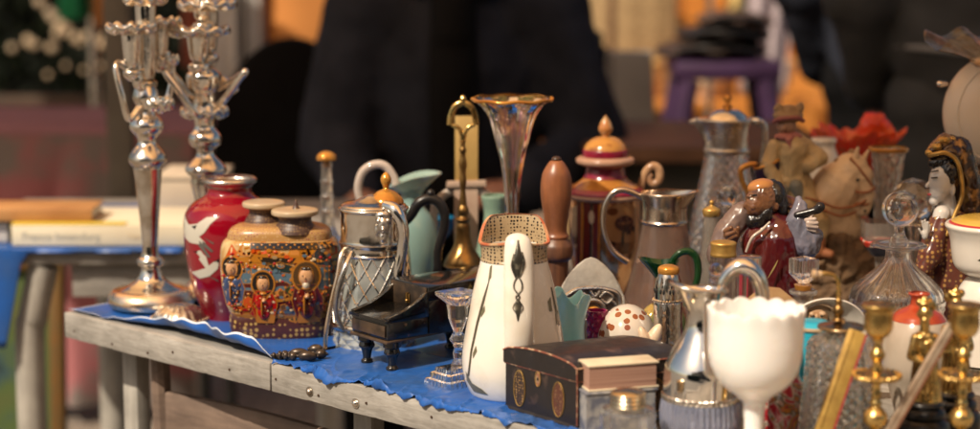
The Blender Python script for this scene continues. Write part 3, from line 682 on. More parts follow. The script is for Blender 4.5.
# ================================================================== YELLOW POST ON ARCHED STAND
t = T('wooden_bracket', 'pale yellow wooden post rising over an arched white stand', 'bracket', 466, 2.83, 200)
yw = wood('yellow_pale_wood', (.52, .36, .13), (.40, .25, .08), (40, 40, 6), .5)
pw = mat('pinkish_pale_wood', (.46, .34, .26), .6, n=(25, (.34, .22, .16), .4, .7))
t.plate('post', [(455, 116), (478, 116), (478, 181), (455, 181)], -.008, .008, yw)
t.plate('lower_post', [(454, 186), (478, 186), (478, 300), (454, 300)], -.010, .010, pw)
t.plate('crosspiece', [(447, 181), (486, 180), (487, 187), (446, 188)], -.014, .014, pw, .003)
t.tube('arch', [(434, 300), (434, 215), (440, 199), (452, 191), (466, 188), (480, 191), (493, 199), (499, 215), (499, 300)], 4.2, mat('chalky_white_wood', (.55, .48, .42), .7, n=(30, (.4, .33, .28), .4, .7)), 8, 10)

# ================================================================== TRUMPET VASE
t = T('trumpet_vase', 'tall iridescent purple glass trumpet vase with flared amber rim', 'vase', 512, 2.63, 170)
t.lathe('body', [(99, 41), (101, 38.5), (104, 34), (109, 28.5), (116, 24), (126, 20.5), (145, 15.8), (165, 11.2), (185, 8.6), (205, 7), (225, 6.5), (250, 7), (275, 12), (295, 22), (None, 27)], iris, seg=120, sub=6, wall=.0024, outer=True, ang=25, mod=lambda a, z, r, tt: (-.10 * r * abs(math.sin(a * 4)), .0008 * math.sin(a * 8 + .5) if r > .047 else 0))
t.lathe('rim_band', [(97.5, 40), (98.5, 41.5), (100.5, 41)], amber, seg=72, wall=.003, mod=lambda a, z, r, tt: (0, .0008 * math.sin(a * 8 + .5)))

# ================================================================== CELADON JAR
t = T('celadon_jar', 'small sage green stoneware vase behind the cream pitcher', 'vase', 495, 2.78, 215)
t.lathe('body', [(195, 13.5), (197, 14), (202, 13), (212, 11), (224, 12), (240, 17), (265, 21), (285, 19), (None, 15)], celadon, seg=40, wall=.003)

# ================================================================== BLACK TOY PIANO
pk = on(351, 331, TZ + .043); pr = on(385, 343, TZ + .043)
piano = empty('toy_piano', (pk.x, pk.y, TZ), 'black toy grand piano with worn brown front on turned legs', 'toy piano', None, math.atan2(-.77, .63))
pw_ = .078; PZ = .043
def pbox(name, a, m, bev=.0015, parent=piano):
    bm = bmesh.new(); box(bm, *a, bev); return link(name, bm, m, parent, True, 35)
Lp = .215
foot = [(0, .0), (pw_, .0), (pw_, .085), (pw_, .12), (pw_ - .003, .145), (pw_ - .012, .172), (pw_ - .028, .196), (pw_ - .045, Lp - .003), (pw_ - .06, Lp), (0, Lp)]
rear = [(0, .066), (pw_, .066)] + foot[2:]
bm = bmesh.new(); prism(bm, rear, PZ, .086, lambda u, v, d: (u, v, d), .001); link('case', bm, blackp, piano, True, 30)
lowr = [(.001, .001), (pw_ - .001, .001)] + [(u - .001 if u > 0 else .001, v - .0005) for u, v in rear[1:][0:]]
lid_ = [(-.0015, .064), (pw_ + .0015, .064)] + [(u + .0015, v + .001) for u, v in foot[2:-1]] + [(-.0015, Lp + .0015)]
bm = bmesh.new(); prism(bm, lid_, .0868, .104, lambda u, v, d: (u, v, d), .0015); lidp = link('lid', bm, blackp, piano, True, 30)
bm = bmesh.new(); box(bm, .002, pw_ - .002, .0625, .0639, .074, .1025, .0004); link('front_panel', bm, pianobrown, lidp)
pbox('key_block', (0.001, pw_ - .001, 0.001, .0655, PZ, .0655), blackp)
bm = bmesh.new(); box(bm, .004, pw_ - .004, -.0012, .0005, PZ + .004, .0615, .0005); link('front_panel', bm, pianobrown, piano)
bm = bmesh.new(); prism(bm, [(-.003, .0655), (.061, .0705), (.061, .0745), (-.003, .0695)], 0.0, pw_, lambda u, v, d: (d, u, v), .0008); link('key_lid', bm, blackp, piano)
bm = bmesh.new(); box(bm, -.001, pw_ + .001, -.0015, .175, PZ - .004, PZ - .0003, .001)
for v in bm.verts:
    if v.co.y > .12 and v.co.x > .05: v.co.x -= .016
link('bottom_moulding', bm, pianobrown, piano)
for u0 in (0.0, pw_ - .007):
    bm = bmesh.new(); prism(bm, [(.0, .0655), (.034, .0655), (.0655, .0655), (.0655, .0985), (.061, .0965), (.054, .090), (.044, .0835), (.028, .0775), (.0, .0715)], u0, u0 + .007, lambda u, v, d: (d, u, v), .0008); link('cheek', bm, blackp, piano)
bm = bmesh.new(); box(bm, pw_ / 2 - .004, pw_ / 2 + .004, .0606, .0624, .078, .090, .0006); ell(bm, (pw_ / 2, .060, .081), .003); bmesh.ops.create_cone(bm, segments=12, radius1=.0022, radius2=.0022, depth=.012, cap_ends=True, matrix=Matrix.Translation((pw_ / 2, .0602, .0855)))
link('clasp', bm, brass_d, lidp)
for u, v in ((.012, .016), (pw_ - .012, .016), (pw_ - .024, .14), (.014, .15)):
    bm = bmesh.new(); revolve(bm, [(0, PZ - .004)] + spl([(.0115, PZ - .004), (.0115, PZ - .011), (.0115, PZ - .011), (.0090, PZ - .013), (.0105, PZ - .019), (.0075, PZ - .023), (.0058, PZ - .030), (.0054, .008), (.0072, .006), (.008, .003), (.0068, .001)], 3) + [(0, .001)], 20, None, u, v); link('leg', bm, blackp, piano)

# ================================================================== CRYSTAL CANDLESTICK
t = T('crystal_candlestick', 'small cut crystal candlestick with square stepped foot, beside the cream pitcher', 'candlestick', 453, 2.275, 345)
def sq8(a, z, r, tt): return (0, 0)
def sqm(a, z, r, tt):
    c = 1 / max(abs(math.cos(a - R(40))), abs(math.sin(a - R(40))))
    return (r * (min(c, 1.32) - 1) - (.0012 * abs(math.sin(a * 12)) if r > .012 else 0), 0)
t.lathe('foot', [(366, 7), (367, 12), (371, 13), (372, 16), (377, 17), (378, 20), (384, 21), (385, 23), (392, 24), (None, 24)], cutglass, seg=96, mod=sqm, sub=1, flat=True, cx=451, cyp=345)
t.lathe('stem', [(303, 12), (308, 11), (318, 10), (326, 7), (331, 4.5), (335, 7), (339, 9), (343, 6), (347, 4), (352, 5.5), (358, 4.5), (364, 7), (367, 8)], cutglass, seg=10, sub=1, flat=True, cx=458, cyp=330)
t.lathe('top_pan', [(291, 15), (292, 18.5), (295, 18), (299, 14), (304, 9)], cutglass, seg=64, mod=sqm, sub=1, flat=True, cx=459, cyp=298)

# ================================================================== CREAM PITCHER
t = T('cream_pitcher', 'large cream porcelain pitcher with pierced gilt collar and silvered scrollwork', 'pitcher', 514, 2.235, 320)
pit = [(262, 34), (276, 37.5), (292, 41.5), (310, 44.5), (330, 48.5), (350, 51.5), (366, 52), (380, 49), (391, 44), (None, 41)]
k = t.sc; zt = t.z(222); zb_ = t.z(262)
def lipm(a, z, r, tt):  # collar higher towards the back (spout) and dipping at the handle
    w = max(0, min(1, (z - zb_) / (zt - zb_)))
    f = min(1, max(0, -math.cos(a)) / .78); f = f * f * (3 - 2 * f)
    return (.002 * w * math.sin(a) ** 2, -w * (.026 * (1 - f) - .004 * max(0, math.cos(a)) ** 4 * (1 if abs(math.sin(a)) > .25 else .2)))
def lipm2(a, z, r, tt):
    return lipm(a, z, r, tt)
t.lathe('body', [(246, 31)] + pit, cream, seg=72, wall=.003, mod=lipm, sub=5)
# pierced collar
m, nt, b = _nt('pierced_gilt_collar'); N_ = nt.nodes
tc = N_.new('ShaderNodeTexCoord'); vo = N_.new('ShaderNodeTexVoronoi'); vo.inputs['Scale'].default_value = 250; vo.inputs['Randomness'].default_value = .3; lk(nt, tc.outputs['Object'], vo.inputs['Vector'])
rr = N_.new('ShaderNodeValToRGB'); rr.color_ramp.interpolation = 'LINEAR'; rr.color_ramp.elements[0].position = .30; rr.color_ramp.elements[0].color = (.02, .015, .012, 1); rr.color_ramp.elements[1].position = .40; rr.color_ramp.elements[1].color = (.42, .31, .18, 1)
lk(nt, vo.outputs['Distance'], rr.inputs['Fac']); lk(nt, rr.outputs['Color'], b.inputs['Base Color']); b.inputs['Roughness'].default_value = .25; b.inputs['Coat Weight'].default_value = .3
t.lathe('pierced_collar', [(219, 33.5), (224, 32.5), (231, 32), (239, 32), (246, 32.2), (251, 32.4), (255, 33.4), (256.5, 33.4)], m, seg=96, wall=.0022, mod=lipm, sub=4)
t.lathe('red_lip', [(218.6, 33.2), (219, 34), (220.4, 34.1), (221.2, 33.6)], mat('red_lip_paint', (.46, .12, .05), .3, coat=.3, n=(40, (.5, .36, .2), .45, .6)), seg=96, wall=.0028, mod=lipm, sub=2)
hdl = t.tube('handle', [(517, 254, -.028), (517.5, 243, -.038), (518, 242, -.047), (518.5, 254, -.052), (519, 275, -.055), (519, 300, -.060), (519, 325, -.0625), (518, 350, -.061), (516, 368, -.052)], [5, 7, 8.5, 9.5, 10, 10, 10, 9, 7], cream, 8, 24, 1.5)
hz = lambda px, py: (px, py)
sil_leaf = mat('silvered_scrollwork', (.05, .045, .035), .3, .4, n=(90, (.28, .25, .18), .5, .68))
def scroll(name, pts, r, parent=None): return t.tube(name, pts, r, sil_leaf, 6, 8, parent=parent)
hd = bpy.data.objects[-1] if False else None
bm = bmesh.new()
yh = -.0765
from mathutils.bvhtree import BVHTree
tree = BVHTree.FromPolygons([v.co for v in hdl.data.vertices], [p.vertices for p in hdl.data.polygons])
def hs(px, py):   # painted on the front of the handle
    o = CAM - t.o; d = (t.v(px, py, -.06) - o).normalized(); h = tree.ray_cast(o, d)
    return h[0] - d * .0004 if h[0] else t.v(px, py, -.06)
for pts, r in (([(518, 240), (518, 252), (517.5, 262), (518, 277)], [1.0, 3.0, 4.6, 1.4]), ([(514, 254), (512.5, 266), (516, 278)], [.8, 1.7, .9]), ([(522, 252), (523.5, 264), (520, 277)], [.8, 1.7, .9]),
               ([(518, 276), (514.5, 282), (514, 288), (517, 293), (519.5, 297), (517, 301)], 1.5), ([(518, 276), (521.5, 282), (522, 288), (519, 293), (516, 297), (518, 301)], 1.5), ([(518, 299), (518, 306), (518, 321)], [1.2, 3.4, .7]), ([(515, 303), (513, 308), (516, 313)], 1.0), ([(521, 303), (523, 308), (520, 313)], 1.0)):
    rad = r if isinstance(r, list) else [r] * len(pts)
    q = spl([(*hs(*p), w * k) for p, w in zip(pts, rad)], 5); sweep(bm, [x[:3] for x in q], [x[3] * (.36 if isinstance(r, list) else .55) for x in q], 8, 2.6 if isinstance(r, list) else 1.0)
link('handle_scrollwork', bm, sil_leaf, t.e)
rf = t.rfun([(246, 31)] + pit, 5); stem_c = (.30, .28, .22); leaf_c = (.42, .40, .31)
t.decal('painted_sprig', [(stem_c, [(488.6, 275), (489.6, 274), (484.4, 295), (478.2, 318), (472.2, 345), (469.2, 370), (467.6, 370), (470.6, 344), (476.6, 316), (483, 292)]), (leaf_c, [(488, 276), (490, 262), (492, 260), (491, 272)]), (leaf_c, [(481, 306), (484.6, 299), (484.8, 304), (481, 311)]),
   (leaf_c, [(466, 366), (472, 376), (482, 380), (488, 385), (474, 385), (467, 376)]), (leaf_c, [(473, 346), (476, 338), (477, 343), (473, 351)])], rf, paint())
t.decal('painted_sprig', [(stem_c, [(549.4, 284), (550.6, 284), (554.4, 300), (559, 322), (557.6, 322), (553, 302)]), (leaf_c, [(546, 296), (549, 292), (551, 306), (548, 306)]), (leaf_c, [(554, 310), (557, 308), (559, 322), (555, 320)])], rf, paint())

# ================================================================== BEADED SILVER DISH
t = T('silver_dish', 'low domed silver dish with beaded edge at the foot of the red vase', 'dish', 180, 2.648, 315)
t.lathe('dome', [(303, 3), (305, 12), (309, 20), (314, 25), (319, 28), (None, 27)], silver_d, seg=72, mod=lambda a, z, r, tt: (.0010 * math.sin(a * 18) if r > .012 else 0, 0))
bm = bmesh.new()
for q in range(34):
    a = 2 * math.pi * q / 34; ell(bm, (28.5 * t.sc * math.sin(a), -28.5 * t.sc * math.cos(a), .0055), .0030, None, 1)
link('beaded_edge', bm, silver, t.e)
# ================================================================== TURNED WOODEN PESTLE
t = T('wooden_pepper_mill', 'turned reddish brown wooden mill with rounded head, behind the cream pitcher', 'pepper mill', 556, 2.56, 230)
t.lathe('head', [(160, 2), (161, 6), (166, 10), (174, 14), (186, 15.5), (200, 15), (215, 12.5), (228, 11), (233, 11.5), (236, 13), (239, 12)], turned, seg=40)
t.lathe('body', [(238, 12), (242, 15), (246, 17), (254, 17.5), (258, 16), (260, 13.5), (262, 13), (275, 13), (290, 14), (310, 17), (None, 18)], darkturn, seg=40)
t.lathe('cap', [(156, .5), (157, 3.5), (159, 5), (161, 4.5), (162, 5)], mat('dark_cap', (.05, .025, .015), .35), seg=24)

# ================================================================== RED AND GOLD LIDDED POT
t = T('lidded_urn', 'crimson and gold porcelain urn with domed lid and scroll handles', 'urn', 605, 2.79, 190)
panel = mat('urn_gold_ground', (.66, .38, .18), .08, .9, n=(35, (.42, .18, .07), .42, .68), coat=.6, bump=(30, .1))
up = [(196, 36), (210, 36.5), (230, 36), (255, 34), (275, 30), (290, 24), (300, 18), (310, 20), (None, 26)]
t.lathe('body', up, panel, seg=64)
t.lathe('shoulder', [(176, 20), (179, 23), (183, 28), (186, 33), (189, 37), (191, 38.5), (194, 38), (197, 36)], mat('amber_band', (.42, .18, .035), .14, coat=.5, n=(25, (.24, .08, .02), .4, .7)), seg=64)
t.lathe('crimson_band', [(186.3, 35), (189.3, 38.2), (191.6, 39.2), (192.5, 38.5)], crimson, seg=64)
t.lathe('pearl_rim', [(192.5, 37), (193, 39.3), (195.5, 39.3), (197.5, 37)], mat('rosy_rim', (.36, .21, .14), .2), seg=96, mod=lambda a, z, r, tt: ((.0007 * math.sin(a * 40)) if r > .02 else 0, 0))
ld = t.lathe('lid', [(137, 9), (140, 15), (145, 20), (150, 22), (153, 22.5), (155, 22)], mat('urn_lid_gold', (.42, .19, .04), .18, coat=.5, n=(60, (.24, .08, .02), .55, .68)), seg=64)
t.lathe('lid_crimson', [(149, 22.3), (151, 23), (156, 23), (158, 22)], crimson, seg=64, parent=ld)
t.lathe('lid_rim', [(156, 23), (157.5, 28), (160, 29.5), (163, 28.5), (165, 24), (167, 19)], mat('rosy_rim', (.36, .21, .14), .2, coat=.4, n=(30, (.26, .12, .08), .4, .7)), seg=64, parent=ld)
t.lathe('lid_crimson', [(165, 20), (168, 19.5), (174, 20.5), (177, 22)], crimson, seg=64, parent=ld)
t.lathe('finial', [(115, .3), (118, 2.5), (123, 5.5), (129, 7.2), (133, 5.5), (136, 3.5), (138, 4.5), (140, 8)], mat('finial_ivory', (.50, .33, .16), .25, n=(60, (.42, .17, .05), .48, .6), coat=.4), seg=32, parent=ld)
for sg in (-1, 1):
    c = lambda x: 605 + sg * x
    t.tube('scroll_handle', [(c(34), 196), (c(37), 184), (c(41), 172), (c(48), 166), (c(54), 170), (c(54), 180), (c(48), 184), (c(44), 179), (c(47), 174)], [3.5, 4, 4.2, 4.2, 4.4, 4.2, 3.8, 3, 2], mat('scroll_tan', (.44, .27, .15), .25, n=(40, (.25, .12, .06), .4, .7), coat=.3), 8, 12)
rf = t.rfun(up)
pol = []
for cx_, wd in ((584, 3.2), (592, 2.6), (577, 2)): pol += [(Cmar, [(cx_ - wd, 198), (cx_ + wd, 198), (cx_ + wd, 285), (cx_ - wd, 285)]), (Cgold, [(cx_ + wd, 198), (cx_ + wd + 1.2, 198), (cx_ + wd + 1.2, 285), (cx_ + wd, 285)])]
pol += [((.10, .06, .03), [(586.8, 198), (588.6, 198), (588.6, 285), (586.8, 285)]), ((.62, .55, .45), ovalpoly(588, 212, 2.6, 7, 8)), ((.58, .50, .40), [(571, 205), (575, 202), (575, 245), (571, 240)]), ((.28, .12, .04), ovalpoly(573, 235, 3, 7, 8)),
   ((.50, .36, .22), [(602, 203), (612, 199), (628, 199), (633, 206), (633, 240), (625, 250), (608, 250), (601, 240)]), ((.22, .08, .07), ovalpoly(620, 218, 10, 8, 10)), ((.14, .06, .05), ovalpoly(626, 225, 6, 6, 9)), ((.10, .05, .04), [(618, 222), (620, 222), (620, 242), (617, 242)]), ((.30, .18, .07), [(602, 236), (632, 238), (626, 249), (608, 249)]),
   ((.30, .15, .05), ovalpoly(608, 206, 6, 4, 8)), ((.18, .08, .04), ovalpoly(607, 238, 5, 3, 8))]
t.decal('painted_panels', pol, rf, paint())

# ================================================================== SILVER TOPPED PINKISH JUG
t = T('claret_jug', 'plain tapering glass claret jug with silver collar and looped silver handle', 'jug', 664, 2.55, 250)
t.lathe('glass_body', [(222, 22), (240, 25), (262, 30), (285, 36), (310, 42), (330, 45), (None, 42)], pinkglass, seg=56, wall=.003)
def lip2(a, z, r, tt):
    w = max(0, min(1, (z - t.z(206)) / (t.z(192) - t.z(206))))
    g = max(0, math.cos(a - math.pi / 2)) ** 6
    return (.013 * w * g, .002 * w * g)
t.lathe('silver_collar', [(192, 24), (193.5, 24.5), (200, 23.5), (206, 22.5), (212, 22.5), (219, 23), (221, 24), (223, 23)], mat('warm_silver', (.66, .56, .46), .16, 1, n=(30, (.45, .34, .25), .45, .7), rn=(30, .3)), seg=64, wall=.0018, mod=lip2)
t.tube('handle', [(643, 198), (634, 193), (622, 190), (612, 194), (605, 206), (603, 222), (606, 238), (614, 252), (628, 262)], [2.6, 3, 3.2, 3.2, 3, 2.8, 2.8, 3, 3.4], mat('warm_silver', (0, 0, 0)), 8, 12)

# ================================================================== FROSTED POINTED SHIELD
t = T('frosted_glass_panel', 'pointed arched grey frosted glass panel standing behind the lacquer box', 'glass panel', 591, 2.48, 300)
half = [(0, 257), (6, 259), (14, 265), (22, 274), (29, 285), (33, 296), (36, 308), (37, 325), (36, 340), (34, 348)]
t.plate('panel', [(591 + x, y) for x, y in half] + [(591 - x, y) for x, y in reversed(half[1:])], -.004, .004, mat('frosted_grey_glass', (.48, .44, .38), .55, 0, .2, n=(90, (.38, .34, .29), .4, .65), bump=(200, .3), sss=.2), .002)

# ================================================================== ORNATE SILVER FRAME
t = T('ornate_clasp', 'openwork silver scroll ornament with an amber stone, in front of the frosted panel', 'ornament', 594, 2.405, 320)
bm = bmesh.new()
def sw(pts, r, dy=0):
    q = spl([tuple(t.v(a, b_, dy)) for a, b_ in pts], 6); sweep(bm, q, r * t.sc, 8)
for pts, r in (([(566, 296), (576, 290), (590, 288), (606, 289), (618, 294), (620, 306), (615, 312)], 2.2), ([(566, 296), (565, 306), (570, 312), (578, 306)], 2), ([(574, 296), (582, 293), (588, 298), (582, 302), (577, 298)], 1.8), ([(600, 297), (606, 292), (613, 297), (607, 303), (601, 299)], 1.8),
               ([(590, 291), (595, 296), (600, 291)], 1.8), ([(581, 316), (582, 307), (588, 301), (596, 300), (603, 305), (605, 316)], 2.4), ([(611, 300), (616, 306), (610, 314)], 1.8), ([(567, 302), (573, 300), (577, 310)], 1.8), ([(568, 318), (595, 320), (618, 318)], 2)): sw(pts, r)
link('scrollwork', bm, silver_d, t.e)
t.plate('back_plate', [(566, 294), (592, 289), (619, 294), (619, 320), (566, 320)], .002, .004, mat('dark_silver', (.14, .12, .11), .35, .8))
t.organic('stone', [('e', 594, 311, -3, 7, 4, 5)], amber, 0)
t.plate('foot_block', [(570, 320), (616, 320), (618, 362.5), (568, 362.5)], -.010, .012, mat('dark_silver', (0, 0, 0)))

# ================================================================== AQUA RUFFLED VASE
t = T('aqua_vase', 'small aqua glass vase with pulled ruffled lip, behind the lacquer box', 'vase', 572, 2.30, 320)
def aqm(a, z, r, tt):
    w = max(0, min(1, (z - t.z(325)) / (t.z(296) - t.z(325))))
    return (.003 * w * math.cos(4 * a + .8), w * (.006 * math.cos(4 * a + 2.4) + .007 * max(0, math.sin(-a))))
t.lathe('body', [(297, 17), (302, 15.5), (312, 13.5), (325, 12.5), (340, 13), (360, 16), (375, 17), (None, 14)], aqua, seg=64, wall=.0022, mod=aqm)

# ================================================================== MAGENTA GLASS
t = T('magenta_tumbler', 'small magenta cut glass tumbler beside the aqua vase', 'tumbler', 597, 2.335, 325)
t.lathe('body', [(310, 11), (318, 10.8), (340, 10.5), (365, 10), (None, 9.5)], mat('magenta_glass', (.42, .02, .14), .05, 0, .55, 1.5), seg=96, mod=cutmod(8, 500, .0018), sub=14, flat=True, wall=.003, outer=True)

# ================================================================== PATTERNED EGG
m, nt, b = _nt('brown_shard_glaze'); N_ = nt.nodes
tc = N_.new('ShaderNodeTexCoord'); vo = N_.new('ShaderNodeTexVoronoi'); vo.inputs['Scale'].default_value = 62; lk(nt, tc.outputs['Object'], vo.inputs['Vector'])
vo.inputs['Scale'].default_value = 105; sp = N_.new('ShaderNodeSeparateColor'); lk(nt, vo.outputs['Color'], sp.inputs[0])
g1 = N_.new('ShaderNodeMath'); g1.operation = 'GREATER_THAN'; g1.inputs[1].default_value = .56; lk(nt, sp.outputs[0], g1.inputs[0])
g2 = N_.new('ShaderNodeMath'); g2.operation = 'LESS_THAN'; g2.inputs[1].default_value = .46; lk(nt, vo.outputs['Distance'], g2.inputs[0])
g3 = N_.new('ShaderNodeMath'); g3.operation = 'MULTIPLY'; lk(nt, g1.outputs[0], g3.inputs[0]); lk(nt, g2.outputs[0], g3.inputs[1])
mx = N_.new('ShaderNodeMix'); mx.data_type = 'RGBA'; mx.inputs['A'].default_value = (.55, .49, .42, 1); mx.inputs['B'].default_value = (.24, .07, .025, 1); lk(nt, g3.outputs[0], mx.inputs['Factor']); lk(nt, mx.outputs['Result'], b.inputs['Base Color']); b.inputs['Roughness'].default_value = .12; b.inputs['Coat Weight'].default_value = .5
t = T('glazed_egg', 'pale glazed egg with brown shard pattern, behind the lacquer box', 'egg', 627, 2.33, 325)
t.organic('shell', [('e', 627, 342, 0, 31, 31, 39, 0)], m, 0)
t2 = T('sea_shell', 'small cream spiral shell between the patterned egg and the sugar shaker', 'shell', 648, 2.265, 325)
t2.organic('shell', [('e', 650, 345, 0, 8, 8, 24, 25), ('e', 646, 343, -4, 6, 7, 18, -20), ('e', 653, 350, 0, 9, 8, 17), ('e', 650, 368, 0, 10, 10, 22)], mat('cream_shell', (.66, .52, .38), .35, n=(60, (.5, .34, .22), .4, .7), sss=.2), .0012, 2)

# ================================================================== SUGAR SHAKER
t = T('sugar_shaker', 'silver sugar caster with pierced domed top and beaded collar', 'sugar shaker', 668, 2.31, 310)
hammered = mat('hammered_silver', (.80, .76, .70), .16, 1, n=(30, (.55, .49, .42), .45, .7), bump=(160, .5))
t.lathe('body', [(301, 14), (304, 14.5), (320, 14.5), (340, 15), (365, 15.5), (376, 16.5), (None, 16.5)], hammered, seg=48)
d_ = t.lathe('dome', [(268, 7.5), (271, 9), (277, 11.5), (286, 13.5), (296, 14), (299, 14)], silver, seg=48)
t.lathe('cap', [(264, .5), (265, 6), (267, 10), (270, 11), (273, 10.5)], amber, seg=32, parent=d_)
bm = bmesh.new(); zc = t.z(299.5)
for q in range(32):
    a = 2 * math.pi * q / 32; ell(bm, (15 * t.sc * math.sin(a), -15 * t.sc * math.cos(a), zc), .0018, None, 1)
link('beaded_collar', bm, silver, t.e)
bm = bmesh.new()
for q in range(9):
    a = 2 * math.pi * q / 9 + .15
    for py_, hw_, rx in ((285, 13.1, .0012), (290, 13.7, .0016), (281, 12.2, .001)):
        da = .0 if py_ != 290 else .12
        for sg in ((-1, 1) if da else (1,)):
            A = a + sg * da; r = hw_ * t.sc; ell(bm, (r * math.sin(A), -r * math.cos(A), t.z(py_)), (rx, rx, rx * 2.2), Matrix.Rotation(0, 3, 'Z'), 1)
link('piercing', bm, mat('dark_hole', (.01, .009, .008), .7), d_)

# ================================================================== GREEN GLASS CREAMER
t = T('green_creamer', 'dark green glass creamer with looped handle and gilt neck, behind the sugar shaker', 'jug', 663, 2.43, 280)
green = mat('bottle_green_glass', (.012, .075, .02), .05, 0, .6, 1.5)
def gm(a, z, r, tt):
    w = max(0, min(1, (z - t.z(276)) / (t.z(264) - t.z(276)))); g = max(0, -math.sin(a)); h = max(0, math.sin(a))
    return (w * (.010 * g ** 3 - .001 * h), w * (.006 * g ** 2 + .003 * h))
t.lathe('rim', [(262, 17), (266, 15), (272, 11.5), (277, 9)], green, seg=48, wall=.002, mod=gm)
t.lathe('neck', [(275, 9), (285, 7.5), (300, 8.5), (306, 12)], gold, seg=32)
t.lathe('body', [(304, 11), (310, 18), (322, 24), (340, 26), (355, 22), (None, 16)], mat('green_gold_glass', (.10, .16, .06), .08, .3, .2, n=(30, (.45, .32, .10), .4, .6)), seg=56, mod=ribmod(28, .0014))
t.tube('handle', [(670, 268, .0), (674, 258, .0), (682, 252, .0), (691, 252, .0), (697, 260, .0), (698, 275, .0), (693, 292, .0), (685, 306, .0)], [3, 3.4, 3.6, 3.8, 3.8, 3.6, 3.4, 3], green, 8, 12)

# ================================================================== BLACK LACQUER BOX
C_ = on(577, 431); L_ = on(505, 409); R_ = C_ + Vector((.128, .062, 0)); K_ = L_ + R_ - C_
bx = empty('lacquer_box', (C_.x, C_.y, TZ), 'worn black lacquer casket with gold medallions and domed lid, in front of the cream pitcher', 'box')
c0, c1, c2, c3 = Vector((0, 0, 0)), (L_ - C_), (K_ - C_), (R_ - C_)
for v in (c1, c2, c3): v.z = 0
u1, u3 = c1.normalized(), c3.normalized(); HB, HL = .056, .078
def corner(v, inset=0, z=0):
    cen = c2 / 2; q = cen + (v - cen) * (1 + inset); return Vector((q.x, q.y, z))
def boxshell(name, lv, m, close=True):
    bm = bmesh.new(); rings = []
    for z, ins in lv: rings.append([bm.verts.new(corner(v, ins, z)) for v in (c0, c3, c2, c1)])
    for A, B in zip(rings, rings[1:]):
        for k in range(4): bm.faces.new((A[k], A[(k + 1) % 4], B[(k + 1) % 4], B[k]))
    bm.faces.new(rings[0]); bm.faces.new(rings[-1])
    bmesh.ops.bevel(bm, geom=[e for e in bm.edges if abs(e.verts[0].co.z - e.verts[1].co.z) > .004], offset=.0012, segments=2, affect='EDGES')
    return link(name, bm, m, bx, True, 30)
boxshell('box_body', [(.003, .03), (.006, .0), (HB - .0006, .0)], boxblack)
# domed lid: arched along the c1 direction (short side)
bm = bmesh.new(); NA = 14; rows = []
for i in range(NA + 1):
    w = i / NA; ins = .02
    a0 = corner(c0, ins).lerp(corner(c1, ins), w); a1 = corner(c3, ins).lerp(corner(c2, ins), w)
    zz = HB + .015 + .009 * math.sin(math.pi * min(1, max(0, w))) ** .55
    rows.append((bm.verts.new((a0.x, a0.y, HB + .0006)), bm.verts.new((a0.x, a0.y, zz)), bm.verts.new((a1.x, a1.y, zz)), bm.verts.new((a1.x, a1.y, HB + .0006))))
for A, B in zip(rows, rows[1:]):
    for k in range(4): bm.faces.new((A[k], A[(k + 1) % 4], B[(k + 1) % 4], B[k]))
bm.faces.new(rows[0]); bm.faces.new(rows[-1])
lidb = link('lid', bm, boxblack, bx, True, 30)
wear = mat('worn_red_edge', (.22, .07, .045), .5, n=(120, (.55, .36, .22), .5, .62))
def edge(pts, r, parent=bx):
    P = []
    for a, b_ in zip(pts, pts[1:]): P += [a.lerp(b_, q / 14) for q in range(14)]
    P.append(pts[-1]); bm = bmesh.new(); sweep(bm, P, [r * (.7 + .6 * abs(noise.noise(p * 90))) for p in P], 6); return link('worn_edge', bm, wear, parent)
edge([corner(c1, .004, HB), corner(c0, .004, HB), corner(c3, .004, HB)], .0011)
edge([corner(c0, .004, .006), corner(c0, .004, HB)], .0012)
edge([corner(c0, .022, HB + .001), corner(c0, .022, HB + .015), corner(c3, .022, HB + .015)], .0012, lidb)
arch = [corner(c0, .022).lerp(corner(c1, .022), i / NA) + Vector((0, 0, HB + .015 + .009 * math.sin(math.pi * i / NA) ** .55)) for i in range(NA + 1)]
bm = bmesh.new(); sweep(bm, arch, .0010, 6); link('worn_edge', bm, wear, lidb)
medal = brocade('gold_medallion', (.035, .022, .015), (.34, .20, .07), (.12, .06, .03), 330, .45)
nf = Vector((u1.y, -u1.x, 0)); nf = nf if nf.y < 0 else -nf
def medallion(w, h, rw, rh, m, parent, face=0, name='medallion'):
    bm = bmesh.new(); a, b_, nn = (c0, u1, nf) if face == 0 else (c0, u3, Vector((u3.y, -u3.x, 0)))
    base = a + b_ * w + Vector((0, 0, h)) + nn * .0
    prism(bm, [(rw * math.cos(q * math.pi / 14), rh * math.sin(q * math.pi / 14)) for q in range(28)], -.002, .0006, lambda u, v, d: base + b_ * u + Vector((0, 0, v)) + nn * d); o = link(name, bm, m, parent); 
    bm = bmesh.new(); sweep(bm, [base + b_ * (rw * math.cos(q * math.pi / 16)) + Vector((0, 0, rh * math.sin(q * math.pi / 16))) + nn * .0007 for q in range(33)], .0006, 5); link('gold_ring', bm, gold_p, o); return o
Lc = c1.length
medallion(Lc * .79, .030, .0095, .021, medal, bx); medallion(Lc * .25, .030, .0095, .020, brocade('red_gold_medallion', (.10, .035, .02), (.26, .13, .06), (.02, .015, .012), 260, .5), bx)
medallion(.098, .030, .016, .020, medal, bx, 1)
o = medallion(Lc * .53, .047, .0042, .0085, mat('worn_escutcheon', (.36, .16, .10), .4, .4, n=(90, (.50, .34, .2), .4, .6)), bx, 0, 'escutcheon')
bm = bmesh.new(); base = c0 + u1 * Lc * .53 + Vector((0, 0, .047)) + nf * .001; ell(bm, base, (.0012, .0012, .0022)); link('keyhole', bm, mat('dark_hole', (0, 0, 0)), o)

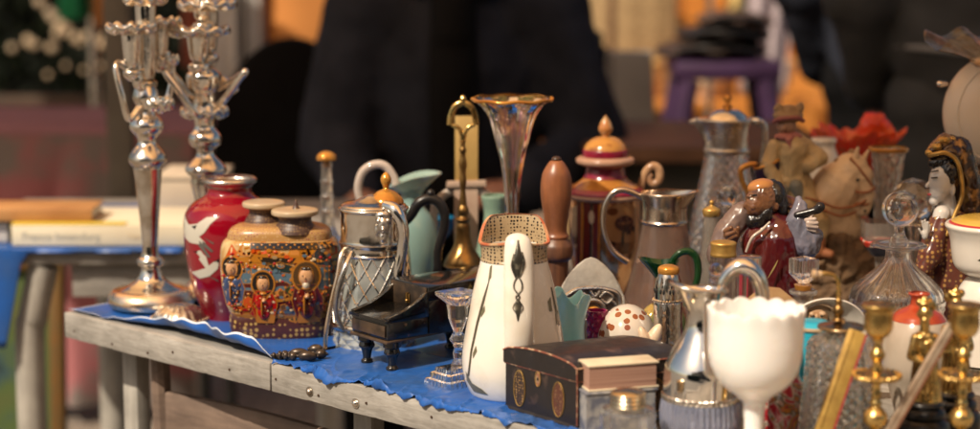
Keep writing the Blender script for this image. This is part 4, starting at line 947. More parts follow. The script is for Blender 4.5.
# ================================================================== BOOKS BY THE BOX
bkc = on(585, 432); brz = R(16)
def book(label, loc, rz, lx, ly, h, cover, pages):
    o = empty('book', loc, label, 'book', 'old books beside the lacquer box', rz)
    bm = bmesh.new(); box(bm, .0015, lx - .003, .0015, ly - .003, .002, h - .002); 
    link('pages', bm, pages, o, False)
    bm = bmesh.new(); box(bm, 0, lx, 0, ly, h - .0022, h, .0006); box(bm, 0, lx, 0, ly, 0, .0022, .0006); link('cover', bm, cover, o, True, 30)
    bm = bmesh.new(); box(bm, 0, lx, ly - .0008, ly + .0018, .0002, h - .0002, .0008); link('spine', bm, cover, o, True, 30); return o
m, nt, b = _nt('page_edges'); N_ = nt.nodes
tc = N_.new('ShaderNodeTexCoord'); mp = N_.new('ShaderNodeMapping'); mp.inputs['Scale'].default_value = (3, 3, 900); lk(nt, tc.outputs['Object'], mp.inputs[0])
no = N_.new('ShaderNodeTexNoise'); no.inputs['Scale'].default_value = 1; lk(nt, mp.outputs[0], no.inputs['Vector']); r_ = N_.new('ShaderNodeValToRGB'); r_.color_ramp.elements[0].color = (.26, .13, .09, 1); r_.color_ramp.elements[1].color = (.50, .30, .22, 1); r_.color_ramp.elements[0].position = .3; r_.color_ramp.elements[1].position = .7
lk(nt, no.outputs['Fac'], r_.inputs[0]); lk(nt, r_.outputs[0], b.inputs['Base Color']); b.inputs['Roughness'].default_value = .8; pages_m = m
creamcov = mat('cream_cover', (.66, .56, .40), .6, n=(30, (.52, .42, .28), .45, .75)); marbled = mat('marbled_grey_cover', (.33, .32, .31), .6, n=(70, (.12, .13, .17), .42, .6))
bl_ = Vector((.108, 2.032, TZ + .0015))
book('thick mottled grey book lying under the cream book', (bl_.x - .003, bl_.y - .004, bl_.z), brz, .085, .036, .047, marbled, marbled)
book('cream covered old book with reddish page edges, lying on the grey book', (bl_.x, bl_.y, bl_.z + .0475), brz, .083, .034, .0295, creamcov, pages_m)

# ================================================================== SCREW LID JAR
t = T('glass_jar', 'small clear faceted glass jar with ribbed brass screw lid, before the cream book', 'jar', 628, 1.985, 410)
t.lathe('glass_body', [(404, 17), (406, 19), (408, 26), (412, 28), (430, 28), (448, 27), (None, 25)], cutglass, seg=16, sub=1, flat=True, wall=.004, outer=True)
t.lathe('lid', [(388, .5), (388.5, 6), (390, 13), (392, 17), (393.5, 18.2), (395, 17), (397, 18.2), (399, 17), (401, 18.2), (403, 17), (405, 18), (406, 17)], mat('pale_brass', (.60, .50, .34), .2, 1, n=(30, (.42, .30, .16), .45, .7), rn=(40, .35)), seg=48, sub=2)

# ================================================================== RIBBED SILVER JUG
t = T('ribbed_jug', 'bright silver topped jug with pouring lip and ribbed bluish glass belly', 'jug', 702, 2.035, 350)
def lip3(a, z, r, tt):
    w = max(0, min(1, (z - t.z(312)) / (t.z(288) - t.z(312)))); g = max(0, -math.sin(a)) ** 3
    return (w * .010 * g, w * (.007 * g + .002 * math.cos(a)))
t.lathe('silver_top', [(289, 24), (291, 23), (297, 18.5), (306, 16), (318, 15.5), (328, 17), (338, 22), (350, 29.5), (362, 35.5), (370, 37.5), (384, 38), (393, 38)], chrome, seg=72, wall=.0016, mod=lip3)
t.lathe('rim', [(287.5, 23.6), (288, 25), (290.5, 25), (291.5, 23)], silver, seg=72, wall=.0022, mod=lip3)
t.lathe('beaded_band', [(392, 38), (393, 39.2), (397, 39.4), (399, 38)], silver, seg=144, sub=2, mod=lambda a, z, r, tt: (.0009 * math.sin(a * 44) if r > .01 else 0, 0))
t.lathe('ribbed_belly', [(397, 38), (402, 39.5), (414, 40.5), (428, 39), (438, 36), (None, 28)], mat('ribbed_bluish_glass', (.62, .66, .84), .04, .15, .75, 1.5), seg=160, wall=.003, mod=ribmod(44, .0026), outer=True)
t.tube('handle', [(719, 300, .0), (722, 284, .0), (732, 270, .0), (744, 266, .0), (756, 274, .0), (762, 292, .0), (763, 315, .0), (757, 340, .0), (742, 362, .0), (732, 370, .0)], [4, 6, 9, 11, 10, 9, 7.5, 6.5, 6, 6], chrome, 8, 20, .8)

# ================================================================== MILK GLASS GOBLET
t = T('milk_glass_goblet', 'white milk glass goblet with scalloped rim', 'goblet', 755, 1.94, 370)
def sc_(a, z, r, tt):
    w = max(0, min(1, (z - t.z(322)) / (t.z(306) - t.z(322))))
    return (.0012 * w * abs(math.sin(a * 8)), .0042 * w * abs(math.sin(a * 8)) - .003 * w)
t.lathe('bowl', [(307, 47.5), (310, 48), (320, 47.8), (340, 47.3), (358, 45.8), (370, 42.5), (381, 36), (389, 27), (396, 17), (401, 12)], milk, seg=160, wall=.004, mod=sc_, sub=5)
t.lathe('stem', [(398, 16), (402, 11.5), (408, 10.5), (420, 9.8), (432, 10), (444, 13), (450, 22), (456, 32), (462, 35), (None, 35)], milk, seg=56, sub=5)

# ================================================================== SMALL BOTTLES BEHIND THE JUG
t = T('glass_shaker', 'ribbed glass shaker with brown gilt lid, in front of the bearded figurine', 'shaker', 723, 2.31, 270)
t.lathe('glass_body', [(254, 12), (262, 12.5), (300, 14), (345, 15), (None, 15)], glass, seg=64, wall=.0018, mod=ribmod(14, .0012))
t.lathe('lid', [(241, 9), (241.8, 12), (243.5, 13.2), (246, 12.6), (252, 12.6), (254, 13.2), (256, 12.5)], gold_p, seg=40, sub=2)
t = T('glass_vial', 'red striped glass vial with silver cap, behind the goblet', 'vial', 750, 2.20, 290)
t.lathe('glass_body', [(265, 9.5), (300, 9.8), (340, 10), (None, 10)], glass, seg=48, wall=.0016, sub=1)
t.lathe('cap', [(255.5, 8), (256, 10.6), (257, 11), (262, 10.8), (265.5, 10.8), (266.5, 10)], silver, seg=40, sub=2)
bm = bmesh.new()
for q in range(9):
    a = 2 * math.pi * q / 9 + .3; r = 9.9 * t.sc + .0003
    sweep(bm, [(r * math.sin(a), -r * math.cos(a), t.z(268)), (r * math.sin(a), -r * math.cos(a), t.z(330))], .0008, 6)
link('red_stripe', bm, mat('red_stripe_enamel', (.35, .03, .05), .25), t.e)
t = T('gilt_lid_bottle', 'narrow glass bottle with gilt finial lid, beside the tall glass ewer', 'bottle', 711, 2.50, 240)
t.lathe('glass_body', [(215, 7.5), (222, 8), (240, 9), (270, 12), (300, 14), (None, 14)], dustyglass, seg=32, wall=.002)
t.lathe('lid', [(200, .5), (201, 2), (203, 2.4), (205, 1.6), (207, 5), (209, 8.5), (213, 9), (216, 8)], gold_p, seg=32)
t = T('stopper_decanter', 'glass decanter with faceted ball stopper, behind the bearded figurine', 'decanter', 727, 2.62, 230)
t.lathe('glass_body', [(206, 8), (208, 9), (212, 6), (225, 6), (240, 12), (256, 24), (280, 28), (None, 28)], glass, seg=40, wall=.0025)
bm = bmesh.new(); ell(bm, t.v(727, 196), 11 * t.sc, None, 2); sweep(bm, [t.v(727, 204), t.v(727, 214)], [.006, .005], 10); link('stopper', bm, cutglass, t.e, False)
t = T('scent_bottle', 'tiny scent bottle with clear ball stopper, between the ribbed jug and shaker', 'scent bottle', 716, 2.16, 280)
t.lathe('glass_body', [(279, 6), (281, 7.5), (284, 4.5), (292, 5), (302, 10), (320, 15), (350, 16), (None, 15)], glass, seg=40, wall=.002)
bm = bmesh.new(); ell(bm, t.v(716, 270), 7.5 * t.sc, None, 3); sweep(bm, [t.v(716, 275), t.v(716, 288)], [.004, .003], 10); link('stopper', bm, glass, t.e)

# ================================================================== TALL GLASS EWER
t = T('glass_ewer', 'tall tapering frosted cut glass ewer with silver spout and lid', 'ewer', 726, 2.87, 180)
t.lathe('glass_body', [(150, 22), (165, 24), (185, 28), (210, 33), (240, 38), (265, 40), (285, 40), (None, 38)], cutglass, seg=240, sub=24, mod=cutmod(20, 380, .0034), wall=.006, flat=True, outer=True)
t.lathe('silver_collar', [(118, 24), (120, 25), (126, 23.5), (138, 22.5), (147, 22.5), (149, 23.5), (152, 23)], silver_d, seg=56, mod=lambda a, z, r, tt: (max(0, math.cos(a + math.pi / 2)) ** 8 * .012 * max(0, min(1, (z - t.z(142)) / (t.z(118) - t.z(142)))), 0))
t.organic('spout', [('c', (706, 130, 0), (697, 121, 0), 7, 4), ('c', (697, 121, 0), (691, 122, 0), 4, 2.5)], silver_d, .0015, 2)
ld = t.lathe('lid', [(109, 5), (110, 11), (113, 16), (116, 19), (119, 21)], silver, seg=40)
t.lathe('finial', [(94, .4), (95.5, 3), (99, 4.5), (102, 3), (104, 2.5), (106, 5), (108, 4), (110, 5)], amber, seg=24, parent=ld)
t.organic('hinge', [('c', (746, 120, 0), (757, 121, 0), 3, 3.5), ('e', 757, 121, 0, 5, 5, 4)], silver_d, .0015, 1)
t.tube('handle', [(756, 121), (764, 126), (764, 150), (758, 185), (752, 215)], [4, 3.5, 3.2, 3.2, 3.2], silver_d, 8, 12)

# ================================================================== DARK PURPLE CUP
t = T('dark_violet_jug', 'dark violet glass jug with gilt rim and gilt looped handle', 'jug', 767, 2.75, 200)
def gl(a, z, r, tt): return (0, .010 * math.sin(a) * max(0, min(1, (z - t.z(180)) / (t.z(160) - t.z(180)))))
vio = mat('dark_violet_glass', (.035, .02, .05), .1, 0, .2)
t.lathe('body', [(163, 14), (168, 14), (180, 13), (195, 13), (215, 17), (250, 22), (280, 22), (None, 18)], vio, seg=48, wall=.002, mod=gl)
t.lathe('gilt_rim', [(161, 14.2), (162.5, 15), (164, 14.6)], amber, seg=48, wall=.002, mod=gl)
t.tube('handle', [(756, 164), (748, 165), (741, 170), (742, 180), (747, 192), (750, 206), (756, 214)], [2.6, 2.8, 3, 2.8, 2.6, 2.6, 2.6], amber, 8, 12)

# ================================================================== BEARDED MAN FIGURINE
t = T('bearded_figurine', 'glazed figurine of a balding bearded man in a maroon robe', 'figurine', 776, 2.42, 270)
maroon = mat('maroon_glaze', (.055, .005, .007), .12, coat=.6, n=(14, (.14, .02, .012), .52, .7), bump=(70, .25))
skin_c = mat('brown_skin_glaze', (.16, .07, .032), .2, coat=.4, n=(60, (.075, .030, .015), .45, .7))
hair_c = mat('black_hair_glaze', (.012, .009, .008), .25, coat=.3, bump=(120, .5))
grey_c = mat('blue_grey_glaze', (.17, .16, .20), .22, coat=.4, n=(40, (.10, .10, .13), .4, .7), bump=(60, .4))
bd = t.organic('robe', [('c', (776, 245, 0), (774, 330, 0), 30, 38), ('c', (774, 330, 0), (774, 352, 0), 38, 41), ('e', 778, 232, 0, 30, 22, 20), ('c', (771, 222, -4), (782, 232, 0), 13, 24), ('e', 796, 240, 0, 18, 18, 22), ('e', 757, 245, -6, 16, 18, 20)], maroon, .0022, 3, cr=(0.0022, 60, 0.45))
hd_ = t.organic('head', [('e', 763, 199, -4, 16, 15, 19, -8), ('e', 757, 205, -8, 12, 11, 13), ('c', (750, 200, -8), (745.5, 206, -8), 2.4, 3.0), ('e', 751, 196, -10, 5, 6, 2.4), ('e', 755, 207, -16, 5, 3, 4), ('e', 750, 213, -8, 4, 5, 2), ('e', 776, 206, -12, 3.4, 3, 5), ('c', (768, 212, 0), (772, 232, 0), 11, 14)], skin_c, .0011, 2, cr=(0.0007, 190, 0.8))
t.organic('hair', [('e', 776, 196, -1, 10.5, 14.5, 15), ('e', 781, 206, 0, 7.5, 11, 14), ('e', 772, 189, 1, 9, 13, 10, 0), ('c', (770, 206, -13), (767, 216, -14), 4, 5)], hair_c, .0015, 2, hd_, cr=(0.0012, 240, 0.45))
t.organic('beard', [('e', 759, 220, -8, 10, 10, 8, 10), ('e', 752, 221, -8, 6, 7, 8), ('c', (766, 212, -13), (760, 222, -12), 5, 6), ('c', (754, 211, -12), (749, 213.5, -9), 2, 1.5), ('c', (754, 225, -6), (751, 232, -4), 6, 2.5)], hair_c, .0012, 1, hd_, cr=(0.0012, 240, 0.5))
t.organic('eyebrow', [('c', (748.5, 196, -13), (756, 194.5, -17), .8, .7)], hair_c, 0, parent=hd_)
t.organic('eye', [('e', 752, 199, -15, 2, 1.5, 1.4)], mat('eye_white', (.6, .55, .48), .2), 0, parent=hd_)
t.organic('forehead_sheen', [('e', 761, 187, -3, 14, 12, 8.5, -10)], mat('orange_sheen_paint', (.34, .14, .04), .18, coat=.5), 0, parent=hd_)  # orange light on top of the bald head, painted as a coloured cap
t.organic('sleeve', [('c', (800, 206, -10), (798, 222, -14), 7, 12), ('c', (798, 222, -14), (806, 244, -16), 12, 15), ('c', (806, 244, -16), (815, 236, -18), 14, 9), ('c', (799, 200, -8), (801, 212, -10), 4, 8)], grey_c, .0015, 2, cr=(0.002, 90, 0.5))
t.organic('pipe', [('c', (797, 215, -22), (818, 210, -26), 3.4, 4), ('c', (814, 211, -25), (820, 207, -26), 3.5, 5)], mat('black_pipe', (.014, .012, .012), .25), .0012, 1)
t.organic('hand', [('e', 811, 223, -24, 6, 4.5, 5.5), ('c', (806, 220, -26), (815, 219, -30), 2.2, 2), ('c', (808, 223, -28), (817, 223, -30), 2.2, 2), ('c', (808, 226, -28), (817, 227, -29), 2.2, 2), ('c', (808, 229, -26), (815, 231, -27), 2, 1.8), ('c', (808, 219, -22), (813, 214, -26), 2.2, 1.8)], mat('pale_hand_glaze', (.42, .33, .28), .25, coat=.3), .0010, 1)
t.organic('other_sleeve', [('c', (742, 214, 14), (727, 232, 8), 13, 13), ('c', (727, 232, 8), (720, 255, 4), 13, 14)], mat('brown_grey_glaze', (.15, .10, .085), .3, coat=.3, bump=(50, .3)), .002, 2, cr=(0.0016, 80, 0.6))
t.organic('fist', [('e', 731, 234, -14, 8, 6, 7), ('c', (725, 231, -18), (731, 228, -22), 2.4, 2.4), ('c', (727, 235, -20), (734, 232, -22), 2.4, 2.4), ('c', (729, 239, -19), (736, 236, -22), 2.4, 2.2), ('c', (737, 236, -16), (738, 228, -18), 2.6, 2.2)], skin_c, .0011, 1)
t.tube('gilt_trim', [(746, 252, -.034), (752, 238, -.036), (762, 230, -.034), (770, 222, -.03)], [1.2, 1.6, 1.6, 1.2], mat('pale_trim', (.42, .36, .30), .25, coat=.3), 6, 8)
t.tube('leaf_motif', [(768, 278, -.051), (774, 268, -.050), (778, 260, -.048)], [.6, 2.2, .6], mat('olive_leaf', (.20, .16, .05), .3), 6, 8, .4)
t.organic('hat_on_back', [('e', 790, 203, 10, 13, 10, 7, 25), ('e', 788, 205, 8, 17, 14, 3, 25)], mat('hat_brown', (.11, .04, .02), .3, coat=.3), .0016, 1)

# ================================================================== RIDER ON A HORSE
t = T('horse_rider_figurine', 'tan matt pottery figurine of a hatted rider on a horse', 'figurine', 815, 2.76, 200)
bisq = mat('tan_bisque', (.68, .50, .31), .45, n=(22, (.50, .33, .18), .4, .7), bump=(90, .25))
bisqd = mat('ochre_bisque', (.26, .155, .075), .6, n=(14, (.18, .09, .04), .4, .7), bump=(70, .35))
rockm = mat('rough_brown_rock', (.17, .10, .05), .85, n=(35, (.07, .04, .02), .4, .65), bump=(40, 1.0))
t.organic('base', [('c', (800, 262, 0), (850, 262, 0), 30, 26), ('c', (795, 300, 0), (860, 300, 0), 32, 30), ('e', 805, 242, 0, 25, 24, 22), ('e', 835, 246, -6, 18, 20, 20)], rockm, .003, 1, cr=(0.009, 45, 1.0))
hs_ = t.organic('horse', [('c', (820, 216, 6), (838, 186, 3), 28, 25), ('c', (838, 186, 3), (851, 170, 1), 25, 18), ('c', (851, 170, 1), (858, 176, -1), 18, 15), ('c', (858, 176, -2), (866, 196, -5), 13, 9.5), ('c', (866, 196, -5), (863, 209, -8), 9, 7.5), ('e', 862, 211, -8, 7, 7, 6), ('e', 828, 226, 6, 36, 26, 26), ('c', (826, 232, 8), (832, 268, 4), 13, 8), ('c', (848, 226, 10), (854, 268, 8), 12, 7), ('e', 806, 216, 8, 26, 22, 24)], bisq, .0020, 5, cr=(.0012, 60, 1))
t.organic('ear', [('c', (855, 158, -8), (858, 148, -9), 4, 1.6), ('c', (863, 160, -2), (868, 151, -2), 3.6, 1.4)], bisq, .0012, 1, hs_)
t.organic('mane', [('c', (a_, b_, 2 + (k_ % 2) * 3), (a_ - 4, b_ + 9, 5), 4.6, 2.4) for k_, (a_, b_) in enumerate(((852, 153), (845, 157), (838, 162), (832, 169), (827, 177), (823, 186), (860, 160)))], bisqd, .0014, 1, hs_)
t.organic('eye', [('e', 858, 180, -17, 1.8, 1.4, 1.6)], hair_c, 0, parent=hs_)
t.organic('nostril', [('e', 865, 211, -15, 1.3, 1.2, 1.8)], hair_c, 0, parent=hs_)
t.tube('bridle', [(850, 186, -.020), (857, 192, -.025), (868, 192, -.024), (875, 188, -.014)], 1.2, mat('rust_strap', (.27, .09, .03), .5), 6, 8, parent=hs_)
t.tube('bridle', [(858, 203, -.022), (865, 205, -.023), (872, 202, -.014)], 1.2, mat('rust_strap', (.27, .09, .03), .5), 6, 8, parent=hs_)
t.organic('rider_body', [('c', (792, 150, -6), (792, 182, -4), 19, 17), ('c', (792, 182, -4), (796, 200, -2), 20, 22), ('e', 788, 140, -6, 14, 12, 8), ('c', (776, 146, -10), (768, 166, -14), 8, 8), ('c', (768, 166, -14), (776, 184, -20), 8, 6), ('c', (806, 146, -8), (820, 158, -14), 8, 8.5), ('c', (820, 158, -14), (809, 166, -20), 8, 7), ('c', (800, 198, -14), (820, 222, -24), 14, 10), ('c', (820, 222, -24), (818, 248, -24), 9, 7)], mat('olive_tan_coat', (.50, .37, .19), .5, n=(24, (.34, .22, .09), .42, .7), bump=(60, .3)), .0022, 3, cr=(0.0026, 75, 0.55))
h_ = t.organic('rider_head', [('e', 787, 126, -7, 9.5, 9, 10), ('e', 784, 128, -16, 2.5, 2.5, 3)], mat('rider_face', (.36, .20, .12), .5), .0016, 2)
t.organic('hat', [('e', 788, 116, -7, 15, 13, 7), ('e', 779, 110, -7, 5, 6, 7, -15), ('e', 799, 110, -7, 5, 6, 8, 20), ('e', 789, 111, -6, 9, 9, 6)], mat('hat_olive', (.32, .22, .11), .6, n=(20, (.22, .13, .06), .4, .7), bump=(80, .3)), .0016, 2, h_, cr=(0.0016, 110, 1))
t.tube('hat_band', [(774, 122, -.012), (780, 119, -.024), (789, 118, -.027), (798, 118, -.024), (803, 121, -.012)], 2.4, mat('rose_band', (.26, .08, .07), .6), 6, 8)
t.organic('neckerchief', [('e', 785, 137, -14, 11, 7, 4), ('e', 796, 136, -12, 7, 5, 4, 20), ('c', (789, 140, -19), (791, 150, -20), 4, 3)], mat('rose_scarf', (.33, .12, .10), .6), .0016, 1, cr=(0.0014, 160, 1))
for pts in ([(800, 197, -.036), (815, 200, -.041), (838, 208, -.040), (858, 205, -.030), (868, 198, -.016)], [(800, 203, -.038), (818, 208, -.042), (840, 216, -.040), (856, 212, -.030)], [(850, 158, -.018), (862, 172, -.022), (872, 186, -.016)], [(855, 204, -.026), (866, 205, -.018)]):
    t.tube('rein', pts, 1.3, mat('rust_strap', (.27, .09, .03), .5), 6, 8)
t.organic('coat_tail', [('c', (796, 186, -22), (802, 204, -24), 7, 4), ('c', (783, 190, -18), (780, 206, -18), 7, 4)], mat('grey_green_lining', (.17, .17, .14), .55), .0016, 1)
t.organic('boot', [('c', (818, 240, -26), (817, 250, -26), 8, 8), ('c', (817, 251, -26), (830, 254, -30), 6, 4.5)], mat('rust_boot', (.27, .10, .04), .5), .0016, 1)

# ================================================================== CREAM VASE BEHIND
t = T('pale_vase', 'plain pale cream vase half hidden behind the rider figurine', 'vase', 823, 2.93, 170)
t.lathe('body', [(138, 12), (141, 13), (146, 11), (156, 15), (172, 18), (190, 19), (220, 16), (None, 12)], cream, seg=40)

# ================================================================== RED RUFFLED GLASS
t = T('red_glass_basket', 'bright red ruffled glass vase with crimped fan rim', 'vase', 858, 3.02, 150)
redg = mat('red_glass', (.95, .07, .03), .05, 0, .35, 1.5, n=(25, (.80, .16, .04), .4, .65), sss=.4)
def rufm(a, z, r, tt):
    w = max(0, min(1, (z - t.z(185)) / (t.z(140) - t.z(185))))
    lob = math.exp(-((a - 2.2) / .7) ** 2) if a < 5 else 0
    return (w * (.0045 * math.sin(a * 18)), w * (.006 * math.sin(a * 5 + 1) + .003 * math.sin(a * 18) ))
t.lathe('body', [(131, 46), (135, 44), (143, 37), (152, 24), (165, 16), (185, 12), (210, 11), (240, 14), (265, 20), (None, 24)], redg, seg=220, wall=.003, mod=rufm)
t.organic('crest', [('c', (868, 136, 0), (870, 122, 0), 9, 10), ('c', (870, 122, 0), (878, 119, 0), 9, 7), ('c', (878, 120, 0), (888, 132, 0), 7, 8), ('e', 884, 138, 0, 11, 8, 7), ('c', (862, 142, -8), (860, 165, -10), 6, 5), ('c', (878, 142, -8), (882, 160, -8), 6, 5)], redg, .002, 1, cr=(0.003, 90, 0.4))

# ================================================================== CUT GLASS TUMBLER VASE
t = T('cut_tumbler', 'flared cut glass beaker with gilt rim, below the red ruffled glass', 'beaker', 887, 2.78, 190)
t.lathe('glass_body', [(149, 19), (156, 17), (172, 15), (195, 13.5), (225, 13), (260, 14), (290, 17), (None, 17)], mat('smoky_cut_glass', (.80, .72, .64), .03, 0, .9, 1.5), seg=160, sub=14, mod=cutmod(10, 260, .003), wall=.005, outer=True, flat=True)
t.lathe('gilt_rim', [(147, 19), (148, 20), (151, 19.2)], amber, seg=64, wall=.003)

# ================================================================== FACETED CRYSTAL BALL
t = T('crystal_ball', 'faceted crystal ball on a short glass stand, behind the ball stopper decanter', 'crystal ball', 914, 2.64, 230)
bm = bmesh.new(); ell(bm, t.v(914, 200), 22.5 * t.sc, Matrix.Rotation(.4, 3, 'Y') @ Matrix.Rotation(.3, 3, 'X'), 2); link('ball', bm, mat('prism_crystal', (.97, .95, .90), .005, 0, 1, 1.7), t.e, False)
t.lathe('stand', [(217, 10), (220, 12), (226, 7), (250, 5), (290, 7), (310, 18), (None, 24)], dustyglass, seg=32)

# ================================================================== GLASS WITH COLOURED BAND
t = T('banded_glass', 'square smoky glass with red white and navy band, left of the decanter neck', 'glass', 879, 2.60, 240)
smoky = mat('smoky_glass', (.62, .56, .50), .05, 0, .85, 1.45)
sq2 = lambda a, z, r, tt: (r * ((abs(math.cos(a)) ** 5 + abs(math.sin(a)) ** 5) ** -.2 - 1), 0)
t.lathe('glass_body', [(221, 17), (235, 16.5), (243, 15), (252, 9), (258, 4), (280, 3), (310, 5), (318, 16), (None, 18)], smoky, seg=64, wall=.0016, mod=sq2, sub=2)
t.lathe('red_band', [(239, 16.6), (240, 17.2), (244, 16), (245, 15.4)], mat('red_enamel_band', (.42, .03, .015), .25, n=(90, (.6, .5, .4), .56, .6)), seg=64, mod=sq2, sub=1)
t.lathe('navy_band', [(245.5, 15), (247, 14), (253, 9.5), (255, 7.5)], mat('navy_enamel', (.015, .02, .06), .25), seg=64, mod=sq2, sub=1)

# ================================================================== DECANTER WITH BALL STOPPER
def deccut(a, z, r, tt):
    if r < .012: return (0, 0)
    t_ = deccut.t
    if z > t_.z(258): return (0, 0)
    if z > t_.z(298): return (-.0030 * abs(math.sin(a * 8)) * min(1, (r - .012) / .03), 0)
    if z > t_.z(303): return (0, 0)
    if z > t_.z(345): return cutmod(14, 430, .0040)(a, z, r, tt)
    return (-.003 * abs(math.sin(a * 14)), 0)
t = T('ball_stopper_decanter', 'large clear cut glass decanter with hollow ball stopper', 'decanter', 898, 2.36, 270)
deccut.t = t
t.lathe('glass_body', [(243, 24), (244.5, 27.5), (246, 27), (247.5, 16), (250, 13), (258, 13.5), (264, 17), (272, 26), (282, 38), (290, 45), (297, 47.5), (304, 48), (325, 48), (350, 48), (362, 46), (None, 42)], cutglass, seg=240, wall=.006, sub=14, outer=True, ang=14, mod=deccut)
bm = bmesh.new(); revolve(bm, [(.0001, t.z(227))] + [(18 * t.sc * math.sin(q), t.z(209) - 18 * t.sc * math.cos(q)) for q in [math.pi * i / 20 for i in range(2, 20)]] + [(.0001, t.z(190.5))], 40)
st = link('stopper_ball', bm, glass, t.e)
t.lathe('stopper_neck', [(224, 6), (228, 5), (234, 6), (240, 9), (243, 10), (252, 8), (262, 7)], glass, seg=32, parent=st)

# ================================================================== GEISHA FIGURINE
t = T('robed_lady_figurine', 'porcelain lady figurine with white face and gilt brocade robe', 'figurine', 950, 2.50, 230)
robe = brocade('dark_brocade_robe', (.10, .03, .02), (.34, .18, .05), (.03, .02, .03), 150, .2)
hood = mat('gilt_hood', (.045, .022, .012), .18, .3, n=(55, (.34, .17, .05), .52, .62), coat=.4, bump=(60, .5))
whitef = mat('white_porcelain_face', (.55, .52, .48), .16, coat=.5, n=(12, (.47, .44, .41), .4, .7), sss=.1)
t.organic('robe', [('c', (955, 235, 0), (956, 330, 0), 26, 34), ('c', (956, 330, 0), (956, 345, 0), 34, 36), ('e', 955, 226, 0, 24, 20, 18), ('c', (940, 222, -12), (930, 256, -22), 11, 13), ('c', (930, 256, -22), (924, 268, -26), 12, 10)], robe, .0022, 2, cr=(0.0022, 60, 0.4))
f_ = t.organic('head', [('e', 942, 180, -6, 13, 13, 19, 4), ('e', 939, 190, -6, 9.5, 10, 12), ('c', (931.5, 180, -6), (927, 186, -6), 1.6, 2.2), ('e', 931, 195, -6, 3.4, 4, 2.4), ('e', 934, 201, -6, 5, 6, 5), ('e', 953, 190, -14, 2.6, 3, 6), ('c', (946, 196, 0), (948, 216, 0), 9, 11)], whitef, .0011, 2)
t.organic('neckline', [('c', (942, 214, -12), (932, 240, -20), 9, 5), ('e', 946, 214, -4, 13, 12, 8)], whitef, .0014, 2)
t.organic('hair', [('c', (934, 163, -6), (946, 162, -8), 6, 8), ('e', 948, 170, -5, 12, 14.5, 13), ('c', (950, 172, -16), (952, 182, -17), 3, 2.5)], hair_c, .0014, 1, f_, cr=(0.001, 260, 0.5))
t.organic('eye', [('c', (931.5, 178, -14), (937, 177.5, -18), .7, .9)], hair_c, 0, parent=f_)
t.organic('eyebrow', [('c', (931, 172, -13), (938, 170.5, -18), .6, .8)], hair_c, 0, parent=f_)
t.organic('lips', [('e', 929.5, 194.5, -8, 2, 2.6, 1.5)], mat('lip_red', (.30, .03, .03), .3), 0, parent=f_)
t.organic('hood', [('c', (934, 152, -4), (944, 142, -2), 8, 9), ('c', (944, 142, -2), (958, 150, 2), 9, 14), ('c', (958, 150, 2), (966, 180, 6), 14, 15), ('c', (966, 180, 6), (972, 225, 8), 15, 20), ('c', (972, 225, 8), (974, 290, 8), 20, 24), ('e', 950, 152, 0, 14, 17, 10)], hood, .0018, 2, cr=(0.0022, 70, 0.4))
t.tube('gilt_hood_edge', [(930, 156, -.012), (936, 154, -.022), (946, 153, -.026), (956, 160, -.024), (961, 176, -.022), (962, 196, -.020), (955, 214, -.024), (946, 236, -.030)], [2, 2.4, 2.4, 2.4, 2.4, 2.2, 2.2, 2], gold_p, 8, 8)
t.organic('crest', [('e', 930, 153, -6, 5, 6, 4), ('e', 937, 147, -8, 5, 6, 4), ('e', 944, 140, -6, 6, 6, 4), ('e', 952, 139, -4, 5, 5, 3)], gold_p, .0014, 1, cr=(0.0016, 200, 1))
t.organic('hand', [('e', 925, 234, -30, 3.6, 3.2, 6), ('c', (924, 230, -31), (922, 221, -32), 1.2, 1), ('c', (926, 230, -31), (925, 220, -32), 1.2, 1), ('c', (927.5, 231, -31), (928, 222, -32), 1.2, 1), ('c', (929, 232, -30), (930, 225, -31), 1.1, .9), ('c', (922, 234, -31), (919, 229, -32), 1.3, 1)], whitef, .0008, 1)

# ================================================================== SATIN WHITE URN LAMP
t = T('moon_flask', 'large pale satin moon flask with ruffled amber glass rim on a bronze stand', 'flask', 994, 2.70, 120)
satin = mat('pale_satin_glass', (.68, .57, .45), .35, sss=.3, n=(5, (.60, .49, .38), .4, .7), coat=.1)
bm = bmesh.new(); cpt = t.v(994, 112); rx_, rz2 = 51 * t.sc, 57 * t.sc
ell(bm, cpt, (rx_, rx_ * .62, rz2), None, 4); link('body', bm, satin, t.e)
bm = bmesh.new(); pts = []
for q in range(65):
    a = 2 * math.pi * q / 64; x, z = .80 * math.cos(a), .84 * math.sin(a); y = -math.sqrt(max(0, 1 - x * x - z * z))
    pts.append(cpt + Vector((x * rx_, y * rx_ * .62, z * rz2)))
sweep(bm, pts, .0016, 8); link('oval_moulding', bm, satin, t.e)
def rufl(a, z, r, tt):
    w = max(0, min(1, (z - t.z(62)) / (t.z(36) - t.z(62))))
    return (w * .004 * math.sin(a * 6 + 4.6) , w * (.013 * math.sin(a * 6 + 6.07) + .003 * math.sin(a * 17)))
t.lathe('ruffled_rim', [(40, 70), (42, 64), (46, 52), (51, 40), (56, 30), (61, 26), (66, 26)], mat('amber_ruffle_glass', (.90, .80, .64), .04, 0, .95, 1.5, n=(60, (.66, .47, .26), .46, .62), bump=(90, .8)), seg=240, wall=.0018, mod=rufl)
t.organic('knob', [('c', (946, 84, 0), (940, 84, 0), 2.5, 3.5)], copper_base, .0012, 1)
bm = bmesh.new(); revolve(bm, t.rz([(164, 20), (168, 26), (171, 26), (175, 30), (178, 30), (182, 34), (185, 34), (190, 37), (194, 37), (200, 40), (206, 40), (214, 42), (250, 42), (280, 50), (None, 52)], 2), 48)
link('bronze_stand', bm, mat('dark_bronze', (.13, .075, .04), .35, .6, n=(40, (.05, .03, .02), .4, .65)), t.e)

